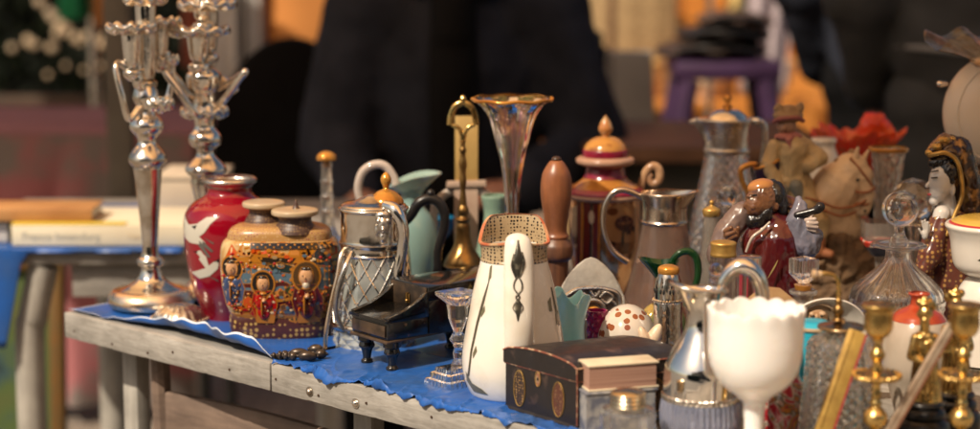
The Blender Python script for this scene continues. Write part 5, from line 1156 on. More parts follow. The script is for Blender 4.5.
# ================================================================== WHITE POT WITH YELLOW LID
t = T('white_covered_jar', 'white glass covered jar with yellow lid and green leaf spray', 'jar', 988, 2.40, 260)
pj = [(223, 42), (226, 43.5), (231, 41), (240, 38), (255, 36), (266, 33), (273, 25), (276, 18), (280, 22), (296, 30), (330, 33), (None, 34)]
t.lathe('body', pj, whitep, seg=64)
t.lathe('lid', [(216, 10), (217, 26), (219, 33), (221, 37), (223, 38)], mat('yellow_lid', (.52, .33, .06), .2, coat=.4), seg=56)
t.lathe('red_line', [(221.5, 38), (222.5, 39.6), (224.2, 39.4)], mat('red_line', (.40, .03, .03), .3), seg=56, sub=1)
t.decal('leaf_spray', [((.05, .15, .03), [(966, 262), (973, 252), (979, 250), (976, 258)]), ((.06, .18, .04), [(972, 264), (978, 256), (984, 258), (980, 266)]), ((.04, .12, .03), [(962, 255), (968, 250), (970, 256)])], t.rfun(pj), paint())

# ================================================================== SQUARE STOPPER PERFUME BOTTLE
t = T('perfume_bottle', 'small glass perfume bottle with square cut stopper, right behind the goblet', 'perfume bottle', 803, 2.24, 300)
t.lathe('glass_body', [(290, 13), (291.5, 14.5), (294, 13.5), (296, 10.5), (310, 11), (322, 16), (350, 20), (None, 20)], dustyglass, seg=40, wall=.002)
t.lathe('stopper', [(258, 10), (259, 12), (274, 12), (279, 8), (283, 5), (292, 4.5)], cutglass, seg=96, sub=1, flat=True, mod=lambda a, z, r, tt: ((r * (min(1.35, 1 / max(abs(math.cos(a - .5)), abs(math.sin(a - .5)))) - 1) - .0012 * abs(math.sin(a * 8)) - .001 * abs(math.sin(z * 900))) if r > .007 else 0, 0))
bm = bmesh.new(); bmesh.ops.create_cone(bm, segments=24, radius1=8 * t.sc, radius2=9 * t.sc, depth=.006, cap_ends=True, matrix=Matrix.Translation(t.v(803, 287))); link('amber_collar', bm, amber, t.e)

# ================================================================== LION PLAQUE DISH
t = T('painted_dish', 'white dish standing on edge with a painted lion face, behind the atomiser', 'dish', 826, 2.17, 320)
bm = bmesh.new(); cpt = t.v(826, 328); k = t.sc
rot = Matrix.Rotation(R(14), 3, 'X')
prof_ = [(0, .004), (24 * k, .003), (34 * k, -.002), (40 * k, -.006), (41 * k, -.0045), (35 * k, .001), (25 * k, .006), (0, .007)]
revolve(bm, prof_, 56)
for v in bm.verts: v.co = rot @ Vector((v.co.x, v.co.z, v.co.y * .86)) + cpt
link('plate', bm, whitep, t.e)
bm = bmesh.new(); c2_ = t.v(819, 317, -.004)
revolve(bm, [(0, .0002), (13 * k, .0002), (16 * k, .003), (18 * k, .001), (18 * k, -.002), (0, -.002)], 40)
for v in bm.verts: v.co = rot @ Vector((v.co.x, -v.co.z, v.co.y * .9)) + c2_
md = link('medallion', bm, mat('brown_frame', (.17, .11, .07), .3, coat=.3, n=(40, (.30, .22, .14), .4, .7)), t.e)
t.organic('lion_face', [('e', 818, 318, -6, 10, 3, 9), ('e', 817, 320, -9, 5, 3, 4), ('e', 812, 314, -8, 3, 3, 2.6), ('e', 823, 314, -8, 3, 3, 2.6), ('e', 817, 317, -11, 1.8, 2, 3.5), ('e', 814, 322, -10, 3, 2, 2), ('e', 821, 322, -10, 3, 2, 2)], mat('lion_cream', (.52, .36, .22), .4, n=(70, (.36, .20, .10), .4, .65)), .0009, 0, md)
t.organic('lion_eye', [('e', 813.5, 316, -10.5, 1.5, 1, 1), ('e', 821.5, 316, -10.5, 1.5, 1, 1)], hair_c, 0, parent=md)
for x_ in (-12, 12):
    t.organic('foot', [('c', (826 + x_, 352, -2), (826 + x_, 362, 8), 4, 5), ('c', (826 + x_, 362, 8), (826 + x_, 408, 4), 5, 6)], whitep, .0014, 1)

# ================================================================== AQUA TRINKET BOX
t = T('aqua_trinket_box', 'turquoise enamel trinket box with pale gilt rim, below the painted dish', 'trinket box', 812, 2.10, 340)
aq2 = mat('turquoise_enamel', (.01, .36, .50), .2, coat=.4, n=(15, (.02, .28, .42), .4, .7))
t.lathe('box_body', [(327, 21), (335, 21), (352, 21), (365, 20), (395, 20), (None, 19)], aq2, seg=48, sub=1)
t.lathe('gilt_rim', [(324.5, 21), (325, 22.5), (327, 22.8), (328.5, 21.5)], satrim, seg=48, sub=1)
t.lathe('lid', [(320, 10), (321, 16), (324.5, 20.5)], aq2, seg=48)

# ================================================================== CUT GLASS ATOMISER
t = T('atomiser_bottle', 'cut glass atomiser bottle with brass bent spray pipe', 'atomiser', 840, 2.01, 380)
t.lathe('glass_body', [(329, 14), (333, 20), (338, 30), (346, 35), (360, 36), (385, 38), (420, 41), (440, 41), (None, 38)], cutglass, seg=240, sub=16, mod=cutmod(18, 560, .0042), flat=True, wall=.008, outer=True)
t.lathe('brass_cap', [(318, 3), (321, 5), (323, 10), (325, 22), (327, 24), (329, 22), (331, 15)], mat('dull_brass_cap', (.46, .36, .22), .25, 1, n=(40, (.28, .18, .08), .45, .7)), seg=48)
t.lathe('baluster', [(298, 2.6), (301, 4), (304, 3), (308, 5), (312, 5.6), (317, 4), (320, 6)], brass_d, seg=24, cx=838.5, cyp=310)
t.tube('spray_pipe', [(838, 300), (838.5, 285), (836, 277), (828, 273.5), (818, 274)], [2.2, 2.2, 2.3, 2.3, 2.3], brass, 8, 12)
bm = bmesh.new()
for dx_, r0 in ((814, 5.2), (820, 4.2)):
    c = t.v(dx_, 274.5); bmesh.ops.create_cone(bm, segments=24, radius1=r0 * t.sc, radius2=r0 * t.sc * .92, depth=.0045, cap_ends=True, matrix=Matrix.Translation(c) @ Matrix.Rotation(R(90), 4, 'Y'))
bmesh.ops.bevel(bm, geom=[e for e in bm.edges if len(e.link_faces) == 2 and e.calc_face_angle(0) > 1], offset=.0008, segments=2, affect='EDGES')
link('nozzle', bm, mat('ivory_nozzle', (.58, .42, .26), .3, .3), t.e)

# ================================================================== BRASS CANDLESTICKS
def brass_candlestick(label, cx, Y):
    t = T('brass_candlestick', label, 'candlestick', cx, Y, 370, 'pair of brass candlesticks')
    c = cx
    t.lathe('socket', [(303.5, 15.5), (304.5, 17.5), (307, 17.4), (309, 15), (313, 14), (322, 14.5), (328, 14), (334, 11), (338, 6), (342, 5)], brass, seg=48)
    t.lathe('drip_pan', [(372, 6), (374, 14), (373, 21), (374.5, 24), (377, 22), (380, 12), (383, 6)], brass, seg=96, sub=3, mod=lambda a, z, r, tt: ((.0013 * abs(math.sin(a * 12))) if r > .017 else 0, (.0012 * math.sin(a * 24)) if r > .018 else 0))
    t.lathe('stem', [(338, 4.5), (346, 4), (352, 7), (356, 7.5), (360, 5), (366, 4.4), (372, 5.2), (382, 4.6), (388, 4), (394, 5), (398, 4.2), (403, 6), (406, 5), (409, 8), (414, 11.5), (419, 12), (424, 10), (428, 6), (432, 5), (440, 6), (448, 8), (454, 14), (460, 26), (466, 31), (470, 32), (None, 32)], brass, seg=48)
brass_candlestick('slender brass candlestick in front of the cut glass atomiser', 877, 1.93)
brass_candlestick('slender brass candlestick in front of the two brass statuettes', 963, 1.925)

# ================================================================== BRASS STATUETTES
def statuette(label, px, Y, top, mirror=1):
    t = T('brass_statuette', label, 'statuette', px, Y, 370, 'brass robed statuettes on dark round bases')
    X = lambda x: px + mirror * x; y0 = top - 298
    q = lambda x, y, d: (X(x), y + y0, d)
    def e(x, y, d, a, b_, c, tl=0): return ('e', X(x), y + y0, d, a, b_, c, tl * mirror)
    ob = t.organic('body', [('c', q(0, 345, 0), q(1, 372, 0), 11, 13), ('c', q(1, 372, 0), q(1, 402, 0), 13, 16), e(0, 338, 0, 12, 9, 8), ('c', q(-9, 338, -2), q(-13, 356, -5), 5, 5), ('c', q(-13, 356, -5), q(-3, 362, -12), 4.5, 3.5), ('c', q(10, 338, -2), q(13, 354, -6), 5, 4.5), ('c', q(13, 354, -6), q(6, 344, -13), 4, 3.4), e(6, 342, -14, 3, 3, 3.4), ('c', q(0, 332, -1), q(0, 322, -2), 5, 5)], brass, .0010, 1, cr=(0.0012, 130, 0.4))
    bm = bmesh.new()   # folds of the robe
    for i in range(9):
        a = -1.3 + i * .33; pts = [t.v(X(12 * math.sin(a) * (1 + .3 * s_) * 1.0), 362 + y0 + s_ * 38, (-13.2 * math.cos(a) * (1 + .22 * s_)) * t.sc) for s_ in (0, .25, .5, .75, 1)]
        sweep(bm, pts, [.0008, .0014, .0016, .0016, .0014], 6)
    link('robe_folds', bm, brass_d, ob)
    h = t.organic('head', [e(0, 313, -2, 7, 7.5, 9), e(0, 320, -8, 3.6, 3, 3), e(0, 314, -9.6, 1.5, 2, 2.6), e(-7, 314, -1, 1.6, 2, 3), e(7, 314, -1, 1.6, 2, 3)], brass, .0009, 1)
    t.organic('headdress', [e(0, 304, -1, 7, 7, 5), e(-5, 302, -1, 4, 4, 4), e(5, 302, -1, 4, 4, 4), e(0, 299, -1, 3, 3, 3), e(8, 306, 1, 4, 4, 5)], brass, .0009, 0, h)
    t.lathe('base', [(399 + y0, 15), (401 + y0, 19), (404 + y0, 19.5), (406 + y0, 17), (409 + y0, 21), (414 + y0, 22), (417 + y0, 20), (422 + y0, 26), (436 + y0, 27), (None, 27)], ebony, seg=48, sub=2)
statuette('brass robed statuette on a black round base, beside the diagonal stick', 925, 1.985, 298)
statuette('brass robed statuette half hidden behind a brass candlestick', 956, 2.06, 289, -1)

# ================================================================== WHITE JUG WITH RED TOP
t = T('red_necked_vase', 'round white vase with orange red shoulder and short red neck', 'vase', 918, 2.13, 330)
wv = [(313, 22), (320, 28), (332, 33), (348, 35), (368, 34), (385, 28), (None, 20)]
t.lathe('body', wv, mat('beige_glaze', (.46, .38, .30), .2, coat=.4, n=(16, (.36, .28, .21), .42, .7)), seg=64)
orr = mat('orange_red_glaze', (.36, .05, .015), .2, coat=.5, n=(20, (.28, .03, .012), .4, .7))
t.lathe('shoulder', [(304, 8), (307, 12), (310, 18), (313, 23), (317, 26.2), (319, 27.6), (320.5, 27)], orr, seg=64)
t.lathe('neck', [(292.5, 10), (293.5, 11), (295, 10), (299, 8), (305, 8.5)], orr, seg=40, wall=.0018)

# ================================================================== GILT SLAT AND DIAGONAL STICK
def slat(name, label, cat, a, b_, w, th, ma, mb=None):
    a, b_ = Vector(a), Vector(b_); d = (b_ - a); L = d.length
    zq = d.normalized(); xq = Vector((1, 0, 0)); xq = (xq - zq * xq.dot(zq)).normalized(); yq = zq.cross(xq)
    M = Matrix((xq, yq, zq)).transposed().to_4x4()
    o = empty(name, a, label, cat); o.rotation_euler = M.to_euler()
    bm = bmesh.new(); box(bm, -w / 2, w / 2, -th / 2, th / 2, 0, L, .0008); link('face', bm, ma, o, True, 30)
    if mb:
        bm = bmesh.new(); box(bm, w / 2 + .0001, w / 2 + .0022, -th / 2 + .0004, th / 2 - .0004, .001, L - .001, .0003); link('edge', bm, mb, o, True, 30)
        bm = bmesh.new(); box(bm, -w * .32, -w * .2, -th / 2 - .0012, -th / 2 + .0008, .002, L - .002, .0004); link('moulding', bm, ma, o, True, 30)
    return o
slat('gilt_frame_slat', 'worn gilt wooden slat with red edge leaning on the atomiser', 'slat', on(812, 462, TZ + .003), pt(857, 331, 1.958), .0175, .009, mat('worn_gilt_wood', (.50, .32, .08), .4, .3, n=(50, (.34, .20, .05), .4, .65), bump=(80, .3)), mat('red_bole_edge', (.34, .03, .03), .5))
slat('wooden_stick', 'thin silvery wooden stick leaning diagonally between the brass candlesticks', 'stick', on(868, 466, TZ + .003), pt(951, 324, 1.925), .009, .007, mat('silvery_wood', (.50, .40, .30), .35, .3, n=(40, (.30, .20, .13), .4, .65)), mat('red_brown_edge', (.20, .08, .04), .5))

# ================================================================== MULTICOLOURED GLASS
m, nt, b = _nt('millefiori_glass'); N_ = nt.nodes
tc = N_.new('ShaderNodeTexCoord'); vo = N_.new('ShaderNodeTexNoise'); vo.inputs['Scale'].default_value = 42; vo.inputs['Distortion'].default_value = 1.5; lk(nt, tc.outputs['Object'], vo.inputs['Vector'])
r_ = N_.new('ShaderNodeValToRGB'); e = r_.color_ramp.elements; e[0].position = .3; e[0].color = (.30, .01, .02, 1); e[1].position = .72; e[1].color = (.08, .22, .03, 1)
for p_, c_ in ((.42, (.45, .02, .03)), (.47, (.60, .50, .42)), (.52, (.10, .06, .03)), (.57, (.55, .22, .03)), (.64, (.35, .02, .05))): q = e.new(p_); q.color = (*c_, 1)
lk(nt, vo.outputs['Fac'], r_.inputs[0]); lk(nt, r_.outputs[0], b.inputs['Base Color']); b.inputs['Roughness'].default_value = .06; b.inputs['Coat Weight'].default_value = .8; b.inputs['Transmission Weight'].default_value = .2
t = T('marbled_glass_vase', 'red green and white marbled glass vase partly behind the goblet stem', 'vase', 786, 2.055, 400)
t.lathe('body', [(366, 10), (369, 13), (375, 13), (383, 17), (398, 21), (420, 23), (436, 20), (None, 16)], m, seg=56, wall=.003)
t = T('tan_wallet', 'tan leather wallet standing behind the goblet rim', 'wallet', 778, 2.15, 310)
t.plate('leather_flap', [(748, 298), (762, 286), (780, 288), (800, 304), (806, 320), (806, 388), (748, 388)], -.005, .005, mat('tan_leather', (.42, .26, .12), .5, n=(40, (.30, .16, .07), .4, .7), bump=(150, .3)), .002)
# ================================================================== PEOPLE
def hand(prims, w, d, n, k=1.0, side=1):
    """palm and five bent fingers from wrist w, pointing d, palm normal n"""
    w, d, n = Vector(w), Vector(d).normalized(), Vector(n).normalized(); c = d.cross(n).normalized() * side
    P = lambda a, b_, e: w + d * a * k + c * b_ * k + n * e * k
    prims += [('c', P(0, 0, 0), P(.03, 0, 0), .027 * k, .030 * k), ('c', P(.03, -.018, 0), P(.085, -.026, 0), .018 * k, .014 * k), ('c', P(.03, .018, 0), P(.082, .028, 0), .018 * k, .013 * k), ('c', P(.03, 0, 0), P(.085, 0, 0), .019 * k, .016 * k)]
    for b_, L in ((-.030, .066), (-.010, .076), (.011, .070), (.030, .054)):
        a0 = .084; p0 = P(a0, b_, 0); p1 = P(a0 + L * .5, b_ * 1.12, .012); p2 = P(a0 + L * .84, b_ * 1.15, .034)
        prims += [('c', p0, p1, .0098 * k, .0088 * k), ('c', p1, p2, .0088 * k, .0072 * k)]
    prims += [('c', P(.02, -.026, .004), P(.052, -.052, .016), .0135 * k, .011 * k), ('c', P(.052, -.052, .016), P(.084, -.056, .026), .0105 * k, .0085 * k)]
def build(name, prims, m, parent, vox, sm=3):
    bm = bmesh.new()
    for p in prims:
        if p[0] == 'c': caps(bm, p[1], p[2], p[3], p[4], 14)
        else: ell(bm, p[1], p[2], p[3] if len(p) > 3 else None, 3)
    o = link(name, bm, m, parent); remesh(o, vox, sm); return o
def rumple(o, a1, f1, a2, f2):
    ns = [v.normal.copy() for v in o.data.vertices]; cs = [v.co.copy() for v in o.data.vertices]
    o.data.vertices.foreach_set('co', [x for c, n in zip(cs, ns) for x in (c + n * (a1 * noise.noise(c * f1 + o.parent.location) + a2 * noise.noise(c * f2)))])
    o.data.update()
skin = mat('skin', (.42, .22, .15), .5, sss=.15, n=(20, (.36, .17, .11), .4, .7))
def person(label, loc, rz, J, coat, trousers, shoe, hairm, jacket_hem=None, shirt=None, bulk=1.0):
    """J: joint dictionary in metres, facing -Y before rotation"""
    root = empty('person', loc, label, 'person', None, rz)
    V = lambda n: Vector(J[n])
    pr = [('e', V('head'), (.078, .098, .118)), ('e', V('head') + Vector((0, -.03, -.05)), (.058, .07, .07)), ('c', V('head') + Vector((0, -.085, -.01)), V('head') + Vector((0, -.112, -.03)), .012, .017), ('e', V('head') + Vector((0, -.085, .025)), (.05, .02, .016)),
          ('e', V('head') + Vector((0, -.092, -.066)), (.026, .012, .009)), ('c', V('neck'), V('head') + Vector((0, .01, -.06)), .062, .055),
          ('c', V('pelvis'), V('waist'), .135, .125), ('c', V('waist'), V('chest'), .125, .145), ('c', V('chest'), V('neck'), .13, .07)]
    for s in 'LR':
        sg = -1 if s == 'L' else 1
        pr += [('e', V('head') + Vector((sg * .078, .01, -.01)), (.012, .022, .034)), ('c', V('chest') + Vector((sg * .05, 0, .08)), V('sh' + s), .085, .062), ('c', V('sh' + s), V('el' + s), .055, .042), ('c', V('el' + s), V('wr' + s), .042, .028),
               ('c', V('hip' + s), V('kn' + s), .092, .058), ('c', V('kn' + s), V('an' + s), .058, .040), ('c', V('an' + s), V('toe' + s), .042, .036), ('c', V('pelvis'), V('hip' + s), .12, .1)]
        d = V('hd' + s) - V('wr' + s); hand(pr, V('wr' + s), d, Vector(J.get('pn' + s, (0, -1, 0))), 1.0, sg)
    body = build('body', pr, skin, root, .0075, 2)
    # clothing
    g = .022 * bulk
    cj = [('c', V('waist') + Vector((0, 0, -.06)), V('waist'), .15 + g, .14 + g), ('c', V('waist'), V('chest'), .14 + g, .15 + g), ('c', V('chest'), V('neck') + Vector((0, 0, -.03)), .14 + g, .085)]
    if jacket_hem: cj += [('c', V('pelvis') + Vector((sx_, 0, jacket_hem)), V('waist') + Vector((sx_, 0, 0)), .125 + g, .12 + g) for sx_ in (-.05, .05)]
    for s in 'LR':
        sg = -1 if s == 'L' else 1
        cj += [('c', V('chest') + Vector((sg * .06, 0, .06)), V('sh' + s), .10, .078 + g), ('c', V('sh' + s), V('el' + s), .072 + g, .060 + g), ('c', V('el' + s), V('wr' + s).lerp(V('el' + s), .06), .060 + g * .8, .046 + g * .5), ('c', V('chest') + Vector((sg * .08, 0, 0)), V('waist') + Vector((sg * .06, 0, -.04)), .10 + g, .10 + g)]
    jk = build('jacket', cj, coat, root, .011, 4)
    rumple(jk, .011, 6, .007, 17)
    tr = [('c', V('pelvis'), V('waist') + Vector((0, 0, -.05)), .15, .145)]
    for s in 'LR':
        tr += [('c', V('pelvis').lerp(V('hip' + s), .7), V('hip' + s), .135, .125), ('c', V('hip' + s), V('kn' + s), .115, .085), ('c', V('kn' + s), V('an' + s) + Vector((0, 0, .01)), .085, .068)]
    tj = build('trousers', tr, trousers, root, .011, 4)
    rumple(tj, .008, 9, .004, 22)
    for s in 'LR': build('shoe', [('c', V('an' + s) + Vector((0, .03, -.035)), V('toe' + s), .05, .045), ('c', V('an' + s), V('an' + s) + Vector((0, .02, -.03)), .05, .052)], shoe, root, .008, 2)
    build('hair', [('e', V('head') + Vector((0, .018, .03)), (.088, .098, .105)), ('e', V('head') + Vector((0, .05, -.03)), (.075, .06, .085))], hairm, root, .007, 2)
    for sg in (-1, 1):
        bm = bmesh.new(); ell(bm, V('head') + Vector((sg * .031, -.088, .004)), (.013, .008, .009)); link('eye', bm, mat('eye_white', (.6, .55, .48), .2), body)
    return root, jk
navy = mat('navy_cloth', (.024, .028, .042), .85, n=(9, (.012, .014, .021), .4, .7), bump=(60, .3), spec=.2)
blackc = mat('black_cloth', (.006, .006, .007), .9, n=(9, (.004, .004, .004), .4, .7), bump=(60, .3), spec=.15)
greyc = mat('charcoal_grey_cloth', (.050, .053, .056), .75, n=(5, (.032, .034, .037), .4, .7), bump=(50, .3), spec=.25)
shoem = mat('black_leather', (.012, .011, .01), .4)
darkhair = mat('dark_hair', (.010, .008, .007), .6, bump=(90, .6))
# seated stallholder behind the tables
sit = dict(pelvis=(0, .02, .53), waist=(0, .0, .70), chest=(0, -.03, .98), neck=(0, -.05, 1.22), head=(0.0, -.10, 1.40),
   shL=(-.205, -.03, 1.085), shR=(.205, -.03, 1.085), elL=(-.275, -.06, .80), elR=(.315, -.08, .79), wrL=(-.22, -.27, .70), wrR=(.16, -.30, .72), hdL=(-.19, -.36, .69), hdR=(.07, -.33, .72), pnL=(.2, .1, -1), pnR=(0, .2, -1),
   hipL=(-.10, -.02, .52), hipR=(.10, -.02, .52), knL=(-.17, -.42, .55), knR=(.17, -.42, .55), anL=(-.17, -.40, .09), anR=(.17, -.40, .09), toeL=(-.18, -.56, .045), toeR=(.18, -.56, .045))
sp_ = pt(455, 60, 4.45)
p_, jk = person('person in a dark navy jacket sitting behind the tables with hands on lap', (sp_.x, 4.45, 0), 0, sit, navy, blackc, shoem, darkhair, None, None, 1.5)
build('shirt_front', [('c', (0, -.18, .62), (0, -.205, .95), .055, .06), ('c', (0, -.205, .95), (0, -.15, 1.16), .06, .05)], blackc, p_, .01, 3)
build('scarf', [('c', (-.06, -.10, 1.18), (.06, -.12, 1.18), .06, .06), ('c', (0, -.14, 1.18), (0, -.20, 1.05), .05, .05), ('e', (0, -.06, 1.20), (.1, .09, .06))], blackc, p_, .01, 3)
# sitter's stool
st_ = empty('low_stool', (sp_.x, 4.45, 0), 'dark low wooden stool under the seated person in navy', 'stool')
bm = bmesh.new(); box(bm, -.2, .2, -.16, .2, .36, .40, .008); link('seat', bm, mat('dark_stool_wood', (.05, .03, .02), .6), st_)
for x in (-.16, .16):
    for y in (-.12, .16):
        bm = bmesh.new(); box(bm, x - .02, x + .02, y - .02, y + .02, 0, .36, .003); link('leg', bm, mat('dark_stool_wood', (0, 0, 0)), st_)
stand = dict(pelvis=(0, 0, .93), waist=(0, 0, 1.08), chest=(0, .0, 1.30), neck=(0, .01, 1.47), head=(0, -.01, 1.64),
   shL=(-.19, .01, 1.42), shR=(.19, .01, 1.42), elL=(-.265, .03, 1.14), elR=(.265, .03, 1.14), wrL=(-.25, -.10, .92), wrR=(.25, -.10, .92), hdL=(-.245, -.14, .83), hdR=(.245, -.14, .83), pnL=(1, 0, 0), pnR=(-1, 0, 0),
   hipL=(-.095, 0, .90), hipR=(.095, 0, .90), knL=(-.11, -.02, .50), knR=(.11, -.02, .50), anL=(-.11, .02, .09), anR=(.11, .02, .09), toeL=(-.13, -.14, .04), toeR=(.13, -.14, .04))
b1 = pt(908, 80, 4.75); person('person in a dark navy jacket standing beside the person in grey', (b1.x, 4.75, 0), R(150), stand, navy, blackc, shoem, darkhair, .02, None, 1.4)
b2 = pt(985, 80, 4.25)
g_, jg = person('person in charcoal grey jacket with pale hem line standing behind the lady figurine', (b2.x, 4.25, 0), R(165), stand, greyc, greyc, shoem, darkhair, .10, None, 1.7)
bm = bmesh.new(); sweep(bm, [(.205 * math.cos(a) * 1.0, .185 * math.sin(a), 1.02 + .01 * math.sin(2 * a)) for a in [2 * math.pi * q / 40 for q in range(41)]], .006, 8); link('hem_piping', bm, mat('pale_piping', (.25, .25, .25), .6), g_)

# ================================================================== BACKGROUND
def simple(name, bm, m, parent=None, smooth=True): return link(name, bm, m, parent, smooth, 35)
def pbx(name, px0, px1, py0, py1, Y, dep, m, parent, bev=.004, lo=None):
    """box whose front face spans those photo pixels at depth Y (parent at world origin offset)"""
    a, b_ = pt(px0, py0, Y), pt(px1, py1, Y); o = parent.location
    bm = bmesh.new(); box(bm, a.x - o.x, b_.x - o.x, Y - o.y, Y + dep - o.y, (b_.z if lo is None else lo) - o.z, a.z - o.z, bev); return simple(name, bm, m, parent)
# black rounded chair
cY = 4.55; c = pt(288, 120, cY)
ch = empty('black_chair', (c.x, cY, 0), 'black padded chair with high rounded back beside the seated person', 'chair')
zt_ = pt(288, 40, cY).z; hw_ = 78 * cY / F
prof2 = [(-hw_ * .93, .46), (-hw_, .70)] + [(hw_ * math.cos(a), zt_ - .26 + .26 * math.sin(a)) for a in [math.pi * (1 - q / 16) for q in range(17)]] + [(hw_, .70), (hw_ * .93, .46)]
bm = bmesh.new(); prism(bm, prof2, 0, .07, lambda u, v, d: (u, d + (v - .46) * .12, v), .02); simple('backrest', bm, blackc, ch)
bm = bmesh.new(); box(bm, -hw_, hw_, -.42, .06, .42, .48, .02); simple('seat', bm, blackc, ch)
for x in (-hw_ + .03, hw_ - .03):
    for y in (-.38, .04):
        bm = bmesh.new(); sweep(bm, [(x, y, .43), (x, y, 0)], .014, 10); simple('leg', bm, shoem, ch)
# back-left book table
bt = empty('book_table', (pt(100, 262, 3.2).x, 3.2, 0), 'grey trestle table with a blue cloth carrying stacked books', 'table')
bw = wood('back_grey_wood', (.32, .30, .27), (.22, .2, .18), (7, 70, 70), .75)
o = bt.location; x0, x1 = pt(-60, 262, 3.2).x - o.x, pt(352, 262, 3.2).x - o.x
bm = bmesh.new(); box(bm, x0, x1, 0, .60, TZ - .025, TZ, .004); simple('table_top', bm, bw, bt)
bm = bmesh.new(); box(bm, x0 + .22, x1 - .02, .02, .045, TZ - .085, TZ - .0255, .003); simple('apron', bm, bw, bt)
for px_, dy in ((30, .03), (112, .42), (330, .42)):
    xx = pt(px_, 350, 3.2 + dy).x - o.x; bm = bmesh.new()
    sweep(bm, spl([(xx + .03, dy, TZ - .03, .034), (xx + .008, dy, TZ - .12, .027), (xx, dy, TZ - .2, .026), (xx, dy, 0, .024)], 6) and [q[:3] for q in spl([(xx + .03, dy, TZ - .03), (xx + .008, dy, TZ - .12), (xx, dy, TZ - .2), (xx, dy, 0)], 6)], .026, 12); simple('leg', bm, paleleg, bt)
bm = bmesh.new(); G = []
for i in range(31):
    row = []
    for j in range(25):
        u, w = i / 30, j / 24; x = x0 - .02 + (pt(195, 262, 3.2).x - o.x - x0) * u
        if w < .5: q = Vector((x, .5 - 1.02 * w, TZ + .003 + .001 * noise.noise(Vector((x * 20, w * 9, 1)))))
        else:
            drop = (w - .5) * 2 * (.17 if u < .30 else max(.004, .17 - (u - .30) * 2.2)); q = Vector((x, -.012 - .008 * math.sin(x * 60) * (w - .5), TZ + .003 - drop))
        row.append(bm.verts.new(q))
    G.append(row)
for i in range(30):
    for j in range(24): bm.faces.new((G[i][j], G[i + 1][j], G[i + 1][j + 1], G[i][j + 1]))
cl_ = link('blue_tablecloth', bm, tarp, None); cl_.location = bt.location; sd = cl_.modifiers.new('t', 'SOLIDIFY'); sd.thickness = .002; sd.offset = 1
tag(cl_, 'blue cloth draped over the corner of the book table', 'tablecloth')
# books on it
def bgbook(label, px0, px1, py0, py1, Y, dep, cov, pg, z=None):
    a, b_ = pt(px0, py0, Y), pt(px1, py1, Y); z0 = b_.z if z is None else z; h = a.z - b_.z
    o = empty('book', (a.x, Y, z0), label, 'book', 'books stacked on the book table'); L = b_.x - a.x
    bm = bmesh.new(); box(bm, .002, L - .004, .003, dep - .003, .003, h - .003); link('pages', bm, pg, o, False)
    bm = bmesh.new(); box(bm, 0, L, 0, dep, h - .003, h, .001); box(bm, 0, L, 0, dep, 0, .003, .001); link('cover', bm, cov, o)
    bm = bmesh.new(); box(bm, 0, L, -.004, .0012, .0005, h - .0005, .0012); link('spine', bm, cov, o); return o, L, h
paper = mat('paper_pages', (.62, .57, .46), .8, n=(40, (.5, .45, .36), .4, .7))
whitecov = mat('ivory_cover', (.74, .68, .52), .5, n=(8, (.68, .60, .44), .4, .7)); yel = mat('yellow_cover', (.68, .50, .06), .5)
o1, L1, H1 = bgbook('thick ivory book with yellow top edge and dark spine lettering', 12, 196, 237, 258, 3.215, .20, whitecov, paper, TZ + .006)
bm = bmesh.new(); box(bm, 0, L1 * .62, -.0042, .02, H1 - .0004, H1 + .0022, .0006); link('yellow_edge', bm, yel, o1)
def lettering(txt, x, z, size, m, parent):
    cu = bpy.data.curves.new('spine_lettering', 'FONT'); cu.body = txt; cu.size = size; cu.extrude = .0003
    ob = bpy.data.objects.new('tmp', cu); COL.objects.link(ob)
    me = bpy.data.meshes.new_from_object(ob.evaluated_get(bpy.context.evaluated_depsgraph_get())); bpy.data.objects.remove(ob)
    me.materials.clear(); me.materials.append(m); q = bpy.data.objects.new('spine_lettering', me); COL.objects.link(q); q.parent = parent
    q.location = (x, -.0045, z); q.rotation_euler = (R(90), 0, 0); return q
lettering('France Innendurg', .018, .011, .019, mat('grey_ink', (.40, .41, .38), .7), o1); lettering('Nanyn', .018 + .182, .012, .014, mat('tan_ink', (.58, .48, .33), .7), o1)
bgbook('flat orange book lying on the ivory book', -30, 93, 223, 235.5, 3.235, .10, mat('orange_cover', (.46, .24, .09), .5, n=(10, (.36, .17, .06), .4, .7)), paper, TZ + .006 + H1 + .0025)
bgbook('white book at the far corner of the blue tablecloth', -70, 9, 238, 258, 3.25, .18, mat('white_cover', (.70, .66, .6), .5), paper, TZ + .006)
cb = empty('cardboard_box', (pt(185, 240, 3.50).x, 3.50, TZ + .004), 'pale cardboard box standing behind the ivory book', 'box')
bm = bmesh.new(); box(bm, -.05, .07, 0, .16, 0, .075, .003); simple('carton', bm, mat('pale_card', (.52, .44, .34), .8, n=(10, (.44, .36, .27), .4, .7)), cb); bm = bmesh.new(); box(bm, -.052, .072, -.002, .162, .076, .084, .002); simple('lid', bm, mat('pale_card', (0, 0, 0)), cb)
